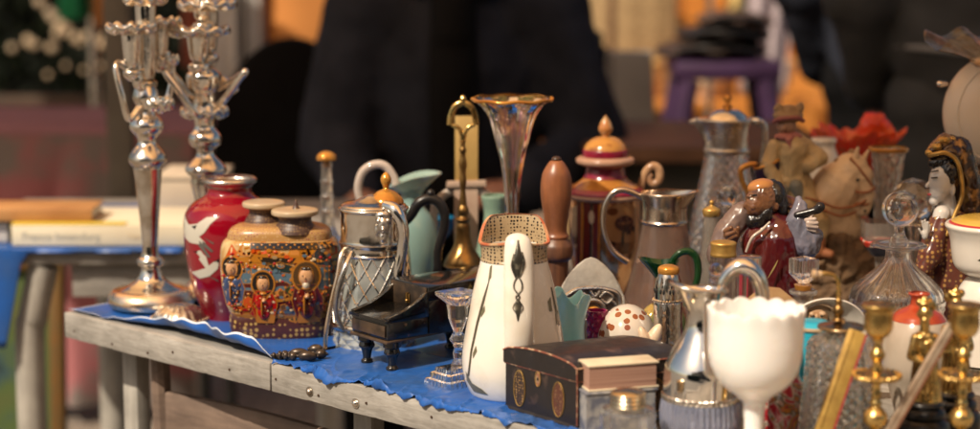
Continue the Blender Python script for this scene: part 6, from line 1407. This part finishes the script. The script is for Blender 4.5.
# framed landscape under the book table
pf = empty('framed_painting', (pt(20, 380, 3.78).x, 3.78, 0), 'gilt framed green landscape painting leaning under the book table', 'painting')
m, nt, b = _nt('landscape_canvas'); N_ = nt.nodes; tc = N_.new('ShaderNodeTexCoord'); no = N_.new('ShaderNodeTexNoise'); no.inputs['Scale'].default_value = 7; no.inputs['Detail'].default_value = 8; lk(nt, tc.outputs['Object'], no.inputs['Vector']); r_ = N_.new('ShaderNodeValToRGB'); e = r_.color_ramp.elements; e[0].position = .35; e[0].color = (.012, .022, .015, 1); e[1].position = .7; e[1].color = (.10, .10, .03, 1); q = e.new(.5); q.color = (.07, .11, .03, 1); q = e.new(.42); q.color = (.03, .07, .08, 1); lk(nt, no.outputs['Fac'], r_.inputs[0]); lk(nt, r_.outputs[0], b.inputs['Base Color'])
bm = bmesh.new(); box(bm, -.22, .055, .0, .008, .06, .60); simple('canvas', bm, m, pf, False)
giltf = mat('old_gilt_frame', (.17, .10, .035), .45, .4, n=(40, (.2, .1, .03), .4, .65))
bm = bmesh.new(); box(bm, -.27, -.22, -.02, .015, .01, .65, .006); box(bm, .055, .085, -.02, .015, .01, .65, .006); box(bm, -.2195, .0545, -.02, .015, .01, .06, .006); box(bm, -.2195, .0545, -.02, .015, .60, .65, .006); simple('frame', bm, giltf, pf)
pf.rotation_euler = (R(-6), 0, 0)
# folding chair pushed under the front table
fc = empty('folding_chair', tab(.15, .055, -TZ), 'brown wooden folding chair pushed under the front table, broad back slat showing', 'chair', None, TROT)
bm = bmesh.new(); box(bm, .018, .56, -.006, .006, .592, .652, .003); bmesh.ops.subdivide_edges(bm, edges=[e for e in bm.edges if e.calc_length() > .2], cuts=10)
for v in bm.verts: v.co.y += .03 * (1 - ((v.co.x - .29) / .27) ** 2); v.co.z -= .012 * v.co.x
simple('back_slat', bm, brownboard, fc)
for x in (.0, .562):
    bm = bmesh.new(); sweep(bm, [(x, 0, .735), (x + .002, .006, .5), (x, .05, .25), (x, .12, 0)], [.013, .015, .015, .013], 10); simple('back_post', bm, brownboard, fc)
bm = bmesh.new(); box(bm, .01, .56, .06, .44, .43, .45, .004); simple('seat', bm, brownboard, fc)
for x in (.02, .545):
    bm = bmesh.new(); sweep(bm, [(x, .40, .43), (x, .46, 0)], .013, 10); simple('front_leg', bm, brownboard, fc)
# pale cloth-wrapped things under the front table
t_ = empty('storage_crate', tab(.36, .42, -TZ), 'pale cardboard carton stored under the front tables', 'carton', None, TROT)
bm = bmesh.new(); box(bm, 0, .34, 0, .26, 0, .30, .004); simple('carton', bm, mat('dusty_card', (.20, .16, .13), .85, n=(9, (.15, .12, .1), .4, .7)), t_); bm = bmesh.new(); box(bm, -.003, .343, -.003, .263, .24, .303, .003); simple('lid', bm, mat('dusty_card', (0, 0, 0)), t_)
# pink draped stall
pk_ = empty('draped_stall', (pt(70, 180, 4.9).x, 4.9, 0), 'stall table draped in dusty pink cloth with grey folds', 'stall')
o = pk_.location; X0, X1 = pt(-90, 180, 4.9).x - o.x, pt(196, 180, 4.9).x - o.x; zt_ = pt(90, 133, 4.9).z
bm = bmesh.new(); G = []
for i in range(101):
    row = []
    for j in range(21):
        u, w = i / 100, j / 20; x = X0 + (X1 - X0) * u
        f = noise.noise(Vector((x * 6, w * 1.2, 3))); g = abs(math.sin(x * 16 + 2 * f + w * 1.5))
        y = -.07 * w * g - .03 * w * f; row.append(bm.verts.new((x, y - .02, zt_ - .004 * (1 - w) - (zt_ - .05) * w)))
    G.append(row)
for i in range(100):
    for j in range(20): bm.faces.new((G[i][j], G[i + 1][j], G[i + 1][j + 1], G[i][j + 1]))
pinkc = mat('dusty_pink_cloth', (.34, .125, .135), .85, n=(4.5, (.19, .16, .15), .46, .56), bump=(40, .2))
simple('cloth_front', bm, pinkc, pk_)
bm = bmesh.new(); box(bm, X0, X1, 0, .7, zt_ - .02, zt_, .004); simple('table_top', bm, mat('pink_top', (.30, .14, .15), .85, n=(6, (.22, .10, .11), .4, .7)), pk_)
for x in (X0 + .05, X1 - .05):
    for y in (.05, .65):
        bm = bmesh.new(); box(bm, x - .02, x + .02, y - .02, y + .02, 0, zt_ - .02); simple('leg', bm, bw, pk_)
# grey post
po = empty('tent_post', (pt(121, 120, 4.42).x, 4.42, 0), 'grey brown wooden tent post behind the first candelabrum', 'post')
bm = bmesh.new(); box(bm, -.030, .030, -.03, .03, .02, 2.45, .006); simple('shaft', bm, mat('post_wood', (.15, .135, .11), .8, n=(9, (.10, .09, .075), .4, .7), bump=(30, .3)), po); bm = bmesh.new(); box(bm, -.06, .06, -.06, .06, 0, .02, .004); simple('foot_plate', bm, shoem, po)
# dark long bench
be = empty('dark_bench', (pt(60, 100, 6.4).x, 6.4, 0), 'dark brown bench with a worn rail in front of the hedge', 'bench')
o = be.location
for nm, py0, py1, mm in (('rail', 96, 112, mat('rail_brown', (.09, .055, .035), .6, n=(9, (.05, .03, .02), .4, .7))), ('rail', 118, 128, mat('rail_brown', (0, 0, 0)))):
    a, b_ = pt(-120, py0, 6.4), pt(232, py1, 6.4); bm = bmesh.new(); box(bm, a.x - o.x, b_.x - o.x, 0, .04, b_.z, a.z, .006); simple(nm, bm, mm, be)
bm = bmesh.new(); box(bm, -.6, .55, -.40, -.03, .41, .44, .006); simple('seat', bm, mat('rail_brown', (0, 0, 0)), be)
for x in (-.58, .53):
    bm = bmesh.new(); box(bm, x - .03, x + .03, -.02, .02, 0, .80, .004); simple('leg', bm, mat('rail_brown', (0, 0, 0)), be)
    bm = bmesh.new(); box(bm, x - .03, x + .03, -.40, -.36, 0, .409, .004); simple('leg', bm, mat('rail_brown', (0, 0, 0)), be)
# hedge
he = empty('hedge', (pt(40, 60, 8.4).x, 8.4, 0), 'dense dark green hedge behind the bench, dotted with added pale balls for glints', 'hedge')
rg = random.Random(3); bm = bmesh.new()
for i in range(9000):
    x = rg.uniform(-1.3, .70); y = rg.uniform(-.25, .5); z = rg.uniform(.02, 1.75 + .15 * noise.noise(Vector((x * 2, 1, 2))))
    d = noise.noise(Vector((x * 3.2, y * 3, z * 3.2)))
    y -= .12 * d
    s_ = rg.uniform(.02, .045); a = Vector((rg.gauss(0, 1), rg.gauss(0, 1), rg.gauss(0, 1))).normalized(); b_ = a.orthogonal().normalized(); c_ = a.cross(b_); p0 = Vector((x, y, z))
    vs = [bm.verts.new(p0 + b_ * s_), bm.verts.new(p0 + c_ * s_ * .5), bm.verts.new(p0 - b_ * s_), bm.verts.new(p0 - c_ * s_ * .5)]; bm.faces.new(vs)
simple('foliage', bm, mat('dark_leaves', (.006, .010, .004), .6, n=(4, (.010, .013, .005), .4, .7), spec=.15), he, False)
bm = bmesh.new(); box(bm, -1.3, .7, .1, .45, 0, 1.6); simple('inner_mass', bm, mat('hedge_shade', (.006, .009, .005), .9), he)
bm = bmesh.new()
for x in (-1.0, -.4, .2): sweep(bm, [(x, .2, 0), (x + .02, .2, .9)], [.04, .025], 8)
simple('trunk', bm, mat('hedge_bark', (.06, .045, .03), .9), he)
bm_ = mat('pale_glint_ball', (.76, .58, .38), .6, n=(20, (.6, .48, .34), .4, .7))  # pale balls added to blur into glints of light among the leaves
for (px_, py_) in ((12, 48), (27, 40), (36, 45), (31, 43), (52, 47), (50, 13), (54, 18), (60, 25), (66, 30), (58, 33), (80, 42), (76, 38), (88, 36), (104, 42), (108, 36), (100, 45), (112, 34), (48, 75), (84, 70), (40, 2), (100, 66), (66, 66)):
    q = pt(px_, py_, 7.98) - he.location; r = rg.uniform(.014, .024) if py_ < 60 else .012; bm = bmesh.new()
    for i in range(26):
        a = Vector((rg.gauss(0, 1), rg.gauss(0, 1) - .4, rg.gauss(0, 1))).normalized(); ell(bm, q + a * r * .72, r * .34, None, 1)
    simple('glint_ball', bm, bm_, he)
# garments on a rail
rl = empty('clothes_rail', (pt(290, 40, 6.0).x, 6.0, 0), 'tall metal clothes rail standing behind the black chair', 'clothes rail')
o = rl.location; bm = bmesh.new(); sweep(bm, [(-.62, 0, 1.62), (.50, 0, 1.62)], .014, 10); simple('bar', bm, silver_d, rl)
for x in (-.62, .50):
    bm = bmesh.new(); sweep(bm, [(x, 0, 1.62), (x, 0, .03)], .014, 10); simple('upright', bm, silver_d, rl)
    bm = bmesh.new(); sweep(bm, [(x, -.25, .02), (x, .25, .02)], .016, 10); simple('foot_bar', bm, silver_d, rl)
def garment(label, px0, px1, hem, col, hem_slope=0):
    a, b_ = pt(px0, hem, 6.0), pt(px1, hem, 6.0); cx_ = (a.x + b_.x) / 2; w = (b_.x - a.x) / 2
    t = empty('hanging_garment', (cx_, 6.0, a.z), label, 'garment', 'garments hanging on the clothes rail'); H = 1.56 - a.z
    bm = bmesh.new(); rings = []
    for j in range(13):
        u = j / 12; hwd = w * (1 - .12 * u) if u < .85 else w * (.9 - 3.5 * (u - .85)); ring = []
        for q in range(36):
            an = 2 * math.pi * q / 36; f = 1 + .16 * math.sin(an * 5 + u) * (1 - u) + .12 * noise.noise(Vector((math.cos(an) * 2, math.sin(an) * 2, u * 2 + cx_)))
            ring.append(bm.verts.new((hwd * math.cos(an) * f, .07 * math.sin(an) * f, H * u + hem_slope * math.cos(an) * w * (1 - u))))
        rings.append(ring)
    for A, B in zip(rings, rings[1:]):
        for k in range(36): bm.faces.new((A[k], A[(k + 1) % 36], B[(k + 1) % 36], B[k]))
    bm.faces.new(rings[0]); bm.faces.new(rings[-1])
    simple('cloth', bm, mat('cloth_' + '_'.join(label.split()[:2]), col, .85, n=(5, tuple(c * .75 for c in col), .4, .7)), t)
    bm = bmesh.new(); sweep(bm, spl([(0, 0, H - .02), (0, 0, H + .03), (.012, 0, H + .055), (0, 0, H + .074)], 5), .004, 8); simple('hanger_hook', bm, silver_d, t)
garment('rust brown garment hanging beside the white one', 184, 214, 66, (.24, .06, .03))
garment('white garment hanging between rust and grey ones', 213, 246, 84, (.62, .58, .52))
garment('pale grey garment next to the orange one', 247, 268, 74, (.42, .40, .38))
garment('broad orange garment hanging above the black chair', 266, 394, 58, (.60, .24, .06), -.25)
garment('small orange garment hanging near the tent post', 97, 118, 26, (.55, .22, .05))
garment('bright green garment hanging over the hedge', 60, 88, 18, (.02, .30, .12))
rl.location.x -= 0; 
# brown wooden table behind
w1 = empty('sideboard_table', (pt(600, 150, 4.15).x, 4.15, 0), 'long brown wooden table behind the red and gold urn', 'table')
o = w1.location; a, b_ = pt(585, 147, 4.15), pt(718, 163, 4.15); a.x -= .0
bw2 = wood('brown_table_wood', (.20, .10, .05), (.11, .05, .025), (6, 60, 60), .5)
bm = bmesh.new(); box(bm, a.x - o.x, b_.x + .25 - o.x, 0, .55, b_.z, a.z, .004); simple('table_top', bm, bw2, w1)
bm = bmesh.new(); box(bm, a.x - o.x + .03, b_.x + .2 - o.x, .10, .12, .10, b_.z - .001, .003); simple('back_panel', bm, mat('olive_panel', (.075, .065, .05), .7, n=(6, (.05, .05, .04), .4, .7)), w1)
for x in (a.x - o.x + .04, b_.x + .2 - o.x):
    for y in (.04, .5):
        bm = bmesh.new(); box(bm, x - .025, x + .025, y - .025, y + .025, 0, b_.z - .001, .003); simple('leg', bm, bw2, w1)
# canvas board and black case leaning
cn = empty('canvas_board', (pt(645, 100, 4.95).x, 4.95, 0), 'tall pale grey board standing behind the brown table', 'board')
a, b_ = pt(612, 52, 4.95), pt(672, 52, 4.95); o = cn.location
bm = bmesh.new(); box(bm, a.x - o.x, b_.x - o.x, 0, .05, .0, a.z, .006)
for v in bm.verts:
    if v.co.z > .5 and v.co.x > 0: v.co.x -= .05
simple('panel', bm, mat('grey_canvas', (.36, .34, .31), .8, n=(4, (.28, .27, .25), .4, .7)), cn); bm = bmesh.new(); box(bm, a.x - o.x - .012, a.x - o.x - .001, -.004, .054, 0, a.z + .002, .003); simple('edge_strip', bm, bw, cn)
bc = empty('black_case', (pt(598, 100, 5.0).x, 5.0, 0), 'narrow black upright case beside the pale grey board', 'case')
bm = bmesh.new(); box(bm, -.045, .028, 0, .2, 0, pt(598, 48, 5.0).z, .015); simple('shell', bm, blackc, bc); bm = bmesh.new(); z_ = pt(598, 48, 5.0).z; sweep(bm, spl([(-.02, .1, z_ - .005), (-.02, .1, z_ + .03), (.01, .1, z_ + .03), (.01, .1, z_ - .005)], 4), .006, 8); simple('handle', bm, shoem, bc)
# purple stool with dark things on top
ps = empty('purple_stool', (pt(722, 90, 5.3).x, 5.3, 0), 'purple painted wooden stool with splayed legs behind the glass ewer', 'stool')
purple = mat('purple_paint', (.06, .027, .08), .5, n=(8, (.04, .018, .05), .4, .7))
zs = pt(722, 58, 5.3).z; hx = 52 * 5.3 / F
bm = bmesh.new(); box(bm, -hx, hx, -.15, .15, zs - .05, zs, .012); simple('seat', bm, purple, ps)
for sg in (-1, 1):
    for y in (-.12, .12):
        bm = bmesh.new(); sweep(bm, [(sg * hx * .72, y, zs - .05), (sg * hx * 1.75, y * 1.5, 0)], [.030, .026], 10); simple('leg', bm, purple, ps)
    bm = bmesh.new(); sweep(bm, [(sg * hx * 1.15, -.14, zs * .55), (sg * hx * 1.15, .14, zs * .55)], .014, 8); simple('stretcher', bm, purple, ps)
zz = zs + .001
for i, (w_, h_, cc, lab) in enumerate(((.17, .045, (.05, .03, .022), 'dark brown folded leather bag lying on the purple stool'), (.14, .04, (.018, .013, .012), 'black folded leather bag on the brown bag'), (.11, .035, (.09, .055, .04), 'small brown leather pouch topmost on the purple stool'))):
    t = empty('leather_bag', (ps.location.x - .03 + .03 * i, 5.28, zz), lab, 'bag', 'leather bags piled on the purple stool')
    bm = bmesh.new(); bmesh.ops.create_grid(bm, x_segments=1, y_segments=1, size=.01); bm.clear(); ell(bm, (0, 0, h_ * .5), (w_, .12, h_ * .62), None, 3)
    for v in bm.verts: v.co.z = max(0, v.co.z + .012 * noise.noise(v.co * 16)); v.co.x += .02 * noise.noise(v.co * 9)
    simple('pouch', bm, mat('bag_leather_%d' % i, cc, .5, n=(12, tuple(c * .5 for c in cc), .4, .7), bump=(60, .5)), t); bm = bmesh.new(); sweep(bm, spl([(-w_ * .6, -.09, h_ * .6), (-.02, -.14, h_ * .9), (w_ * .6, -.09, h_ * .55)], 6), .008, 8); simple('strap', bm, shoem, t)
    zz += h_ * 1.05
# glossy orange cabinet and brassware behind, in the sun
oc = empty('orange_cabinet', (pt(735, 110, 7.6).x, 7.6, 0), 'glossy orange brown wooden cabinet standing in the sun far behind the stool', 'cabinet')
orw = wood('orange_lacquered_wood', (.74, .30, .06), (.52, .18, .04), (40, 40, 5), .22)
zc_ = pt(735, 58, 7.6).z
bm = bmesh.new(); box(bm, -.40, .38, 0, .45, .05, zc_, .01); simple('carcass', bm, orw, oc)
for x0_, x1_ in ((-.38, -.02), (.0, .36)):
    bm = bmesh.new(); box(bm, x0_, x1_, -.018, -.0005, .10, zc_ - .06, .006); d_ = simple('door', bm, orw, oc); bm = bmesh.new(); ell(bm, ((x1_ - .03) if x0_ < -.1 else x0_ + .03, -.035, zc_ * .6), .02); simple('handle', bm, brass, d_)
for x in (-.36, .34):
    bm = bmesh.new(); box(bm, x - .03, x + .03, .02, .4, 0, .05, .004); simple('foot', bm, orw, oc)
for i, (x, r, lab) in enumerate(((-.24, .09, 'round pale brass pot on the orange cabinet, beside the tall ones'), (.02, .065, 'tall narrow brass pot midway along the orange cabinet'), (.24, .075, 'squat brass pot at the end of the orange cabinet'))):
    t = empty('brass_pot', (oc.location.x + x, 7.75, zc_ + .001), lab, 'pot', 'brass pots on the orange cabinet'); bm = bmesh.new(); hgt = (.16, .30, .18)[i]
    revolve(bm, [(0, 0)] + spl([(r * .6, 0), (r * .95, hgt * .25), (r, hgt * .5), (r * .6, hgt * .82), (r * .5, hgt * .9), (r * .7, hgt)], 4) + [(0, hgt * .95)], 32); simple('body', bm, brass, t); bm = bmesh.new(); sweep(bm, spl([(r * .55, 0, hgt * .88), (r * 1.3, 0, hgt * .8), (r * 1.3, 0, hgt * .5), (r * .95, 0, hgt * .4)], 6), .007, 8); simple('handle', bm, brass, t)
lb = empty('low_bench', (pt(735, 100, 7.0).x, 7.0, 0), 'low bench in the sun carrying pale bowls, seen between the purple stool legs', 'bench')
bm = bmesh.new(); box(bm, -.42, .42, 0, .3, .60, .635, .006); simple('seat', bm, orw, lb)
for x in (-.38, .38):
    bm = bmesh.new(); box(bm, x - .025, x + .025, .02, .28, 0, .599, .004); simple('leg', bm, orw, lb)
for x, r, colr, lab in ((-.10, .085, (.75, .55, .36), 'pale cream bowl on the low bench, seen between the stool legs'), (.14, .10, (.72, .46, .24), 'wide amber bowl on the low bench, beside the person in navy'), (-.30, .05, (.6, .3, .1), 'small orange bowl on the low bench')):
    t = empty('bowl', (lb.location.x + x, 7.12, .636), lab, 'bowl', 'bowls on the low bench'); bm = bmesh.new(); revolve(bm, [(0, 0)] + spl([(r * .5, 0), (r * .5, .012), (r * .8, .05), (r, .13), (r * .97, .13), (r * .75, .055), (r * .4, .02)], 4) + [(0, .018)], 40); simple('shell', bm, mat('bowl_%d' % int(r * 1000), colr, .12, coat=.6, n=(10, tuple(c * .8 for c in colr), .4, .7)), t)
    bm = bmesh.new(); sweep(bm, [(r * math.cos(a), r * math.sin(a), .131) for a in [2 * math.pi * q / 32 for q in range(33)]], .004, 8); simple('rim', bm, gold, t)
wr = empty('wicker_screen', (pt(610, 20, 7.3).x, 7.3, 0), 'tan woven wicker folding screen in the sun behind the brown table', 'screen')
wk = brocade('woven_wicker', (.46, .31, .15), (.20, .12, .05), (.34, .22, .10), 55, .7)
for i in range(2):
    x = -.25 + .25 * i; bm = bmesh.new(); M = Matrix.Translation((x + .13, 0, 0)) @ Matrix.Rotation(R(10 if i % 2 else -10), 4, 'Z'); box(bm, -.118, .118, -.01, .01, .06, 1.5, .004, M); pn = simple('woven_panel', bm, wk, wr)
    bm = bmesh.new()
    for q in (-.124, .124): box(bm, q - .006, q + .006, -.014, .014, 0, 1.54, .003, M)
    box(bm, -.1175, .1175, -.013, .013, 1.503, 1.53, .003, M); simple('frame', bm, bw2, pn)
ot = empty('orange_curtain', (pt(705, 20, 8.4).x, 8.4, 0), 'orange wooden plank partition in the sun behind the cabinet', 'partition')
for i in range(5):
    bm = bmesh.new(); box(bm, -.36 + i * .13, -.24 + i * .13, 0, .03, .02, 1.9, .006); simple('plank', bm, orw, ot)
bm = bmesh.new(); box(bm, -.36, .28, .031, .06, .4, .48, .004); box(bm, -.36, .28, .031, .06, 1.4, 1.48, .004); box(bm, -.36, .28, -.1, .2, 0, .019, .003); simple('batten', bm, bw2, ot)
ot.name = 'plank_partition'
wc = empty('hanging_sheet', (pt(782, 30, 6.6).x, 6.6, 0), 'pale lilac white sheet hanging from a line beside the person in navy', 'sheet')
bm = bmesh.new(); G = []
for i in range(25):
    row = []
    for j in range(21):
        u, w = i / 24, j / 20; x = -.07 + .15 * u - .07 * w; row.append(bm.verts.new((x + .0, .03 * math.sin(u * 15 + w), 1.7 - 1.0 * w)))
    G.append(row)
for i in range(24):
    for j in range(20): bm.faces.new((G[i][j], G[i + 1][j], G[i + 1][j + 1], G[i][j + 1]))
q = simple('cloth', bm, mat('lilac_sheet', (.50, .42, .44), .8, n=(5, (.42, .34, .36), .4, .7)), wc); sd = q.modifiers.new('t', 'SOLIDIFY'); sd.thickness = .003
bm = bmesh.new(); sweep(bm, [(-.25, .0, 1.70), (.3, .0, 1.70)], .006, 8); sweep(bm, [(-.25, 0, 1.7), (-.25, 0, 0)], .012, 8); sweep(bm, [(.3, 0, 1.7), (.3, 0, 0)], .012, 8); simple('line_frame', bm, silver_d, wc)

# houses across the square, behind the photographer: they are what the silver mirrors
stone = mat('facade_render', (.42, .34, .25), .85, n=(.8, (.33, .26, .19), .4, .7)); pane = mat('dark_window_glass', (.02, .022, .025), .08, spec=.6)
for i, (x, w_, h_, colr, lab) in enumerate(((-9.5, 7.5, 9.0, (.42, .33, .23), 'ochre rendered town house across the square with dark windows'), (-1.6, 7.6, 10.2, (.34, .25, .20), 'brown rendered town house across the square, between two others'), (6.4, 8.0, 8.6, (.50, .45, .38), 'pale rendered town house across the square with dark windows'))):
    ho = empty('town_house', (x, -15, 0), lab, 'house', 'town houses across the square'); bm = bmesh.new(); box(bm, -w_ / 2, w_ / 2, -6, 0, 0, h_); simple('wall', bm, mat('facade_%d' % i, colr, .85, n=(.8, tuple(c * .8 for c in colr), .4, .7)), ho, False)
    bm = bmesh.new(); prism(bm, [(-.4, h_ + .002), (-6.4, h_ + .002), (-3.4, h_ + 1.9)], -w_ / 2, w_ / 2, lambda u, v, d: (d, u + .2, v)); simple('roof', bm, mat('roof_tile', (.20, .08, .05), .8, n=(3, (.13, .05, .035), .4, .7)), ho, False)
    for r_ in range(3):
        for c_ in range(4):
            xx = -w_ / 2 + w_ * (c_ + .5) / 4; z0_ = .5 + r_ * 2.9; bm = bmesh.new(); box(bm, xx - .55, xx + .55, -.02, .05, z0_, z0_ + 1.9); wi = simple('window', bm, pane, ho, False)
            bm = bmesh.new()
            for q in (-.6, .54): box(bm, xx + q, xx + q + .06, .051, .09, z0_ - .06, z0_ + 1.96)
            box(bm, xx - .53, xx + .53, .051, .09, z0_ - .06, z0_ - .002); box(bm, xx - .53, xx + .53, .051, .09, z0_ + 1.902, z0_ + 1.96); simple('frame', bm, mat('white_frame', (.6, .57, .5), .6), wi, False)
for x0_, x1_, colr, lab in ((-8.5, -1.2, (.02, .035, .03), 'dark green canvas stall, added unseen behind the photographer for dark reflections'), (1.6, 9.0, (.03, .022, .02), 'dark brown canvas stall, added unseen behind the photographer for dark reflections')):  # unseen dark canvas, added so that the silver mirrors dark bands
    ms = empty('canvas_stall', (x0_, -5.2, 0), lab, 'stall', 'dark canvas stalls added for reflections'); bm = bmesh.new(); W_ = x1_ - x0_
    for q in range(31):
        pass
    prism(bm, [(W_ * q / 40, .05 * math.sin(q * 1.7)) for q in range(41)] + [(W_ * q / 40, .05 * math.sin(q * 1.7) - .01) for q in range(40, -1, -1)], .05, 2.2, lambda u, v, d: (u, v, d)); cm = mat('canvas_' + lab.split()[1], colr, .85, n=(3, tuple(c * .6 for c in colr), .4, .7)); simple('side_wall', bm, cm, ms, False)
    bm = bmesh.new(); prism(bm, [(.25, 2.2), (-1.2, 2.9), (-2.6, 2.2), (-2.6, 2.18), (-1.2, 2.88), (.25, 2.18)], 0, W_, lambda u, v, d: (d, u, v)); simple('roof', bm, cm, ms, False)
    for x in (.05, W_ - .05):
        bm = bmesh.new(); sweep(bm, [(x, .1, 2.2), (x, .1, 0)], .025, 8); simple('pole', bm, silver_d, ms)
# far stalls closing the view so that only ground and goods lie behind
structure(None) if False else None
# ================================================================== GROUND
bm = bmesh.new(); bmesh.ops.create_grid(bm, x_segments=1, y_segments=1, size=400)
m, nt, b = _nt('sett_paving'); N_ = nt.nodes; tc = N_.new('ShaderNodeTexCoord'); br = N_.new('ShaderNodeTexBrick'); br.inputs['Scale'].default_value = 5; br.inputs['Color1'].default_value = (.20, .17, .14, 1); br.inputs['Color2'].default_value = (.27, .23, .19, 1); br.inputs['Mortar'].default_value = (.10, .085, .07, 1)
lk(nt, tc.outputs['Object'], br.inputs['Vector']); no = N_.new('ShaderNodeTexNoise'); no.inputs['Scale'].default_value = 3; lk(nt, tc.outputs['Object'], no.inputs['Vector']); x = N_.new('ShaderNodeMix'); x.data_type = 'RGBA'; x.blend_type = 'MULTIPLY'; x.inputs['Factor'].default_value = .5; lk(nt, br.outputs['Color'], x.inputs['A']); lk(nt, no.outputs['Color'], x.inputs['B']); lk(nt, br.outputs['Color'], b.inputs['Base Color']); b.inputs['Roughness'].default_value = .85
g = link('ground', bm, m, None, False); structure(g); g['label'] = 'paved market ground of grey brown setts'
# ================================================================== AWNING
AW_P, AW_Z, AW_D = -.60, 1.60, 1.70
aw = empty('market_awning', tab(0, 0, 0), 'orange canvas market awning stretched over the tables', 'awning', None, TROT)
m, nt, b = _nt('orange_canvas'); b.inputs['Base Color'].default_value = (.62, .27, .08, 1); b.inputs['Roughness'].default_value = .8; tl = nt.nodes.new('ShaderNodeBsdfTranslucent'); tl.inputs[0].default_value = (1.0, .62, .32, 1); mx = nt.nodes.new('ShaderNodeMixShader'); mx.inputs[0].default_value = .85; lk(nt, b.outputs[0], mx.inputs[1]); lk(nt, tl.outputs[0], mx.inputs[2]); lk(nt, mx.outputs[0], nt.nodes['Material Output'].inputs['Surface'])
bm = bmesh.new(); G = []
for i in range(61):
    row = []
    for j in range(21):
        u, w = i / 60, j / 20; s_ = -3.2 + 7.4 * u; p = AW_P + AW_D * w
        row.append(bm.verts.new((s_, p, AW_Z + .5 * math.sin(math.pi * w) * .5 - .04 * abs(math.sin(s_ * 2.1)) * math.sin(math.pi * w))))
    G.append(row)
for i in range(60):
    for j in range(20): bm.faces.new((G[i][j], G[i + 1][j], G[i + 1][j + 1], G[i][j + 1]))
q = simple('canvas', bm, m, aw)
for s_ in (-3.1, 4.1):
    for p in (AW_P + .03, AW_P + AW_D - .03):
        bm = bmesh.new(); sweep(bm, [(s_, p, AW_Z - .01), (s_, p, -TZ)], .02, 10); simple('pole', bm, silver_d, aw)
# orange marquee across the way: above the frame, but mirrored in every silver lid
mq = empty('market_marquee', (1.0, 10.2, 0), 'large orange canvas marquee standing beyond the stalls', 'marquee')
bm = bmesh.new(); prism(bm, [(-1.6, 2.05), (1.4, 4.6), (4.4, 2.05), (4.4, 2.02), (1.4, 4.57), (-1.6, 2.02)], -7, 8, lambda u, v, d: (d, u, v)); simple('roof', bm, m, mq, False)
bm = bmesh.new(); box(bm, -7, 8, 4.41, 4.43, .02, 2.02); simple('back_wall', bm, m, mq, False)
for x in (-6.9, -2, 3, 7.9):
    bm = bmesh.new(); sweep(bm, [(x, -1.5, 2.05), (x, -1.5, 0)], .03, 8); simple('pole', bm, silver_d, mq)
# ================================================================== LIGHT
EL = R(48); sd_ = Vector((-math.cos(EL) * N.x, -math.cos(EL) * N.y, math.sin(EL)))   # towards the sun
sun = bpy.data.lights.new('sun', 'SUN'); sun.energy = 4.3; sun.angle = R(.53); sun.color = (1.0, .86, .68)
so = bpy.data.objects.new('sun', sun); COL.objects.link(so); so.rotation_euler = sd_.to_track_quat('Z', 'Y').to_euler(); so.location = (-4, -4, 8)
w = bpy.data.worlds.new('World'); SC.world = w; w.use_nodes = True; nt = w.node_tree
sky = nt.nodes.new('ShaderNodeTexSky'); sky.sky_type = 'NISHITA'; sky.sun_disc = False; sky.sun_elevation = EL; sky.sun_rotation = math.atan2(sd_.x, sd_.y); sky.dust_density = 2.5; sky.air_density = 1.0
bg = nt.nodes['Background']; bg.inputs['Strength'].default_value = .095
wbm = nt.nodes.new('ShaderNodeMix'); wbm.data_type = 'RGBA'; wbm.blend_type = 'MULTIPLY'; wbm.inputs['Factor'].default_value = 1; wbm.inputs['B'].default_value = (1, .90, .76, 1); nt.links.new(sky.outputs[0], wbm.inputs['A']); nt.links.new(wbm.outputs['Result'], bg.inputs[0])
# ================================================================== CAMERA
cd = bpy.data.cameras.new('camera'); cam = bpy.data.objects.new('camera', cd); COL.objects.link(cam); SC.camera = cam
cam.location = CAM; cam.rotation_euler = (math.pi / 2 - TH, 0, 0); cd.sensor_width = 36; cd.lens = F / 980 * 36; cd.clip_end = 1000; cd.clip_start = .05
cd.dof.use_dof = True; cd.dof.focus_distance = 2.34; cd.dof.aperture_fstop = 2.5; cd.dof.aperture_blades = 0
SC.view_settings.view_transform = 'Standard'; SC.view_settings.look = 'None'; SC.view_settings.exposure = .16; SC.view_settings.gamma = 1; SC.view_settings.use_curve_mapping = False
SC.render.engine = 'CYCLES'; cy = SC.cycles
cy.use_denoising = True; cy.max_bounces = 14; cy.transmission_bounces = 12; cy.glossy_bounces = 6; cy.diffuse_bounces = 4; cy.transparent_max_bounces = 16; cy.sample_clamp_indirect = 6; cy.sample_clamp_direct = 0; cy.blur_glossy = .5; cy.caustics_refractive = True; cy.caustics_reflective = False

bpy.data.scenes.remove(SCRATCH)
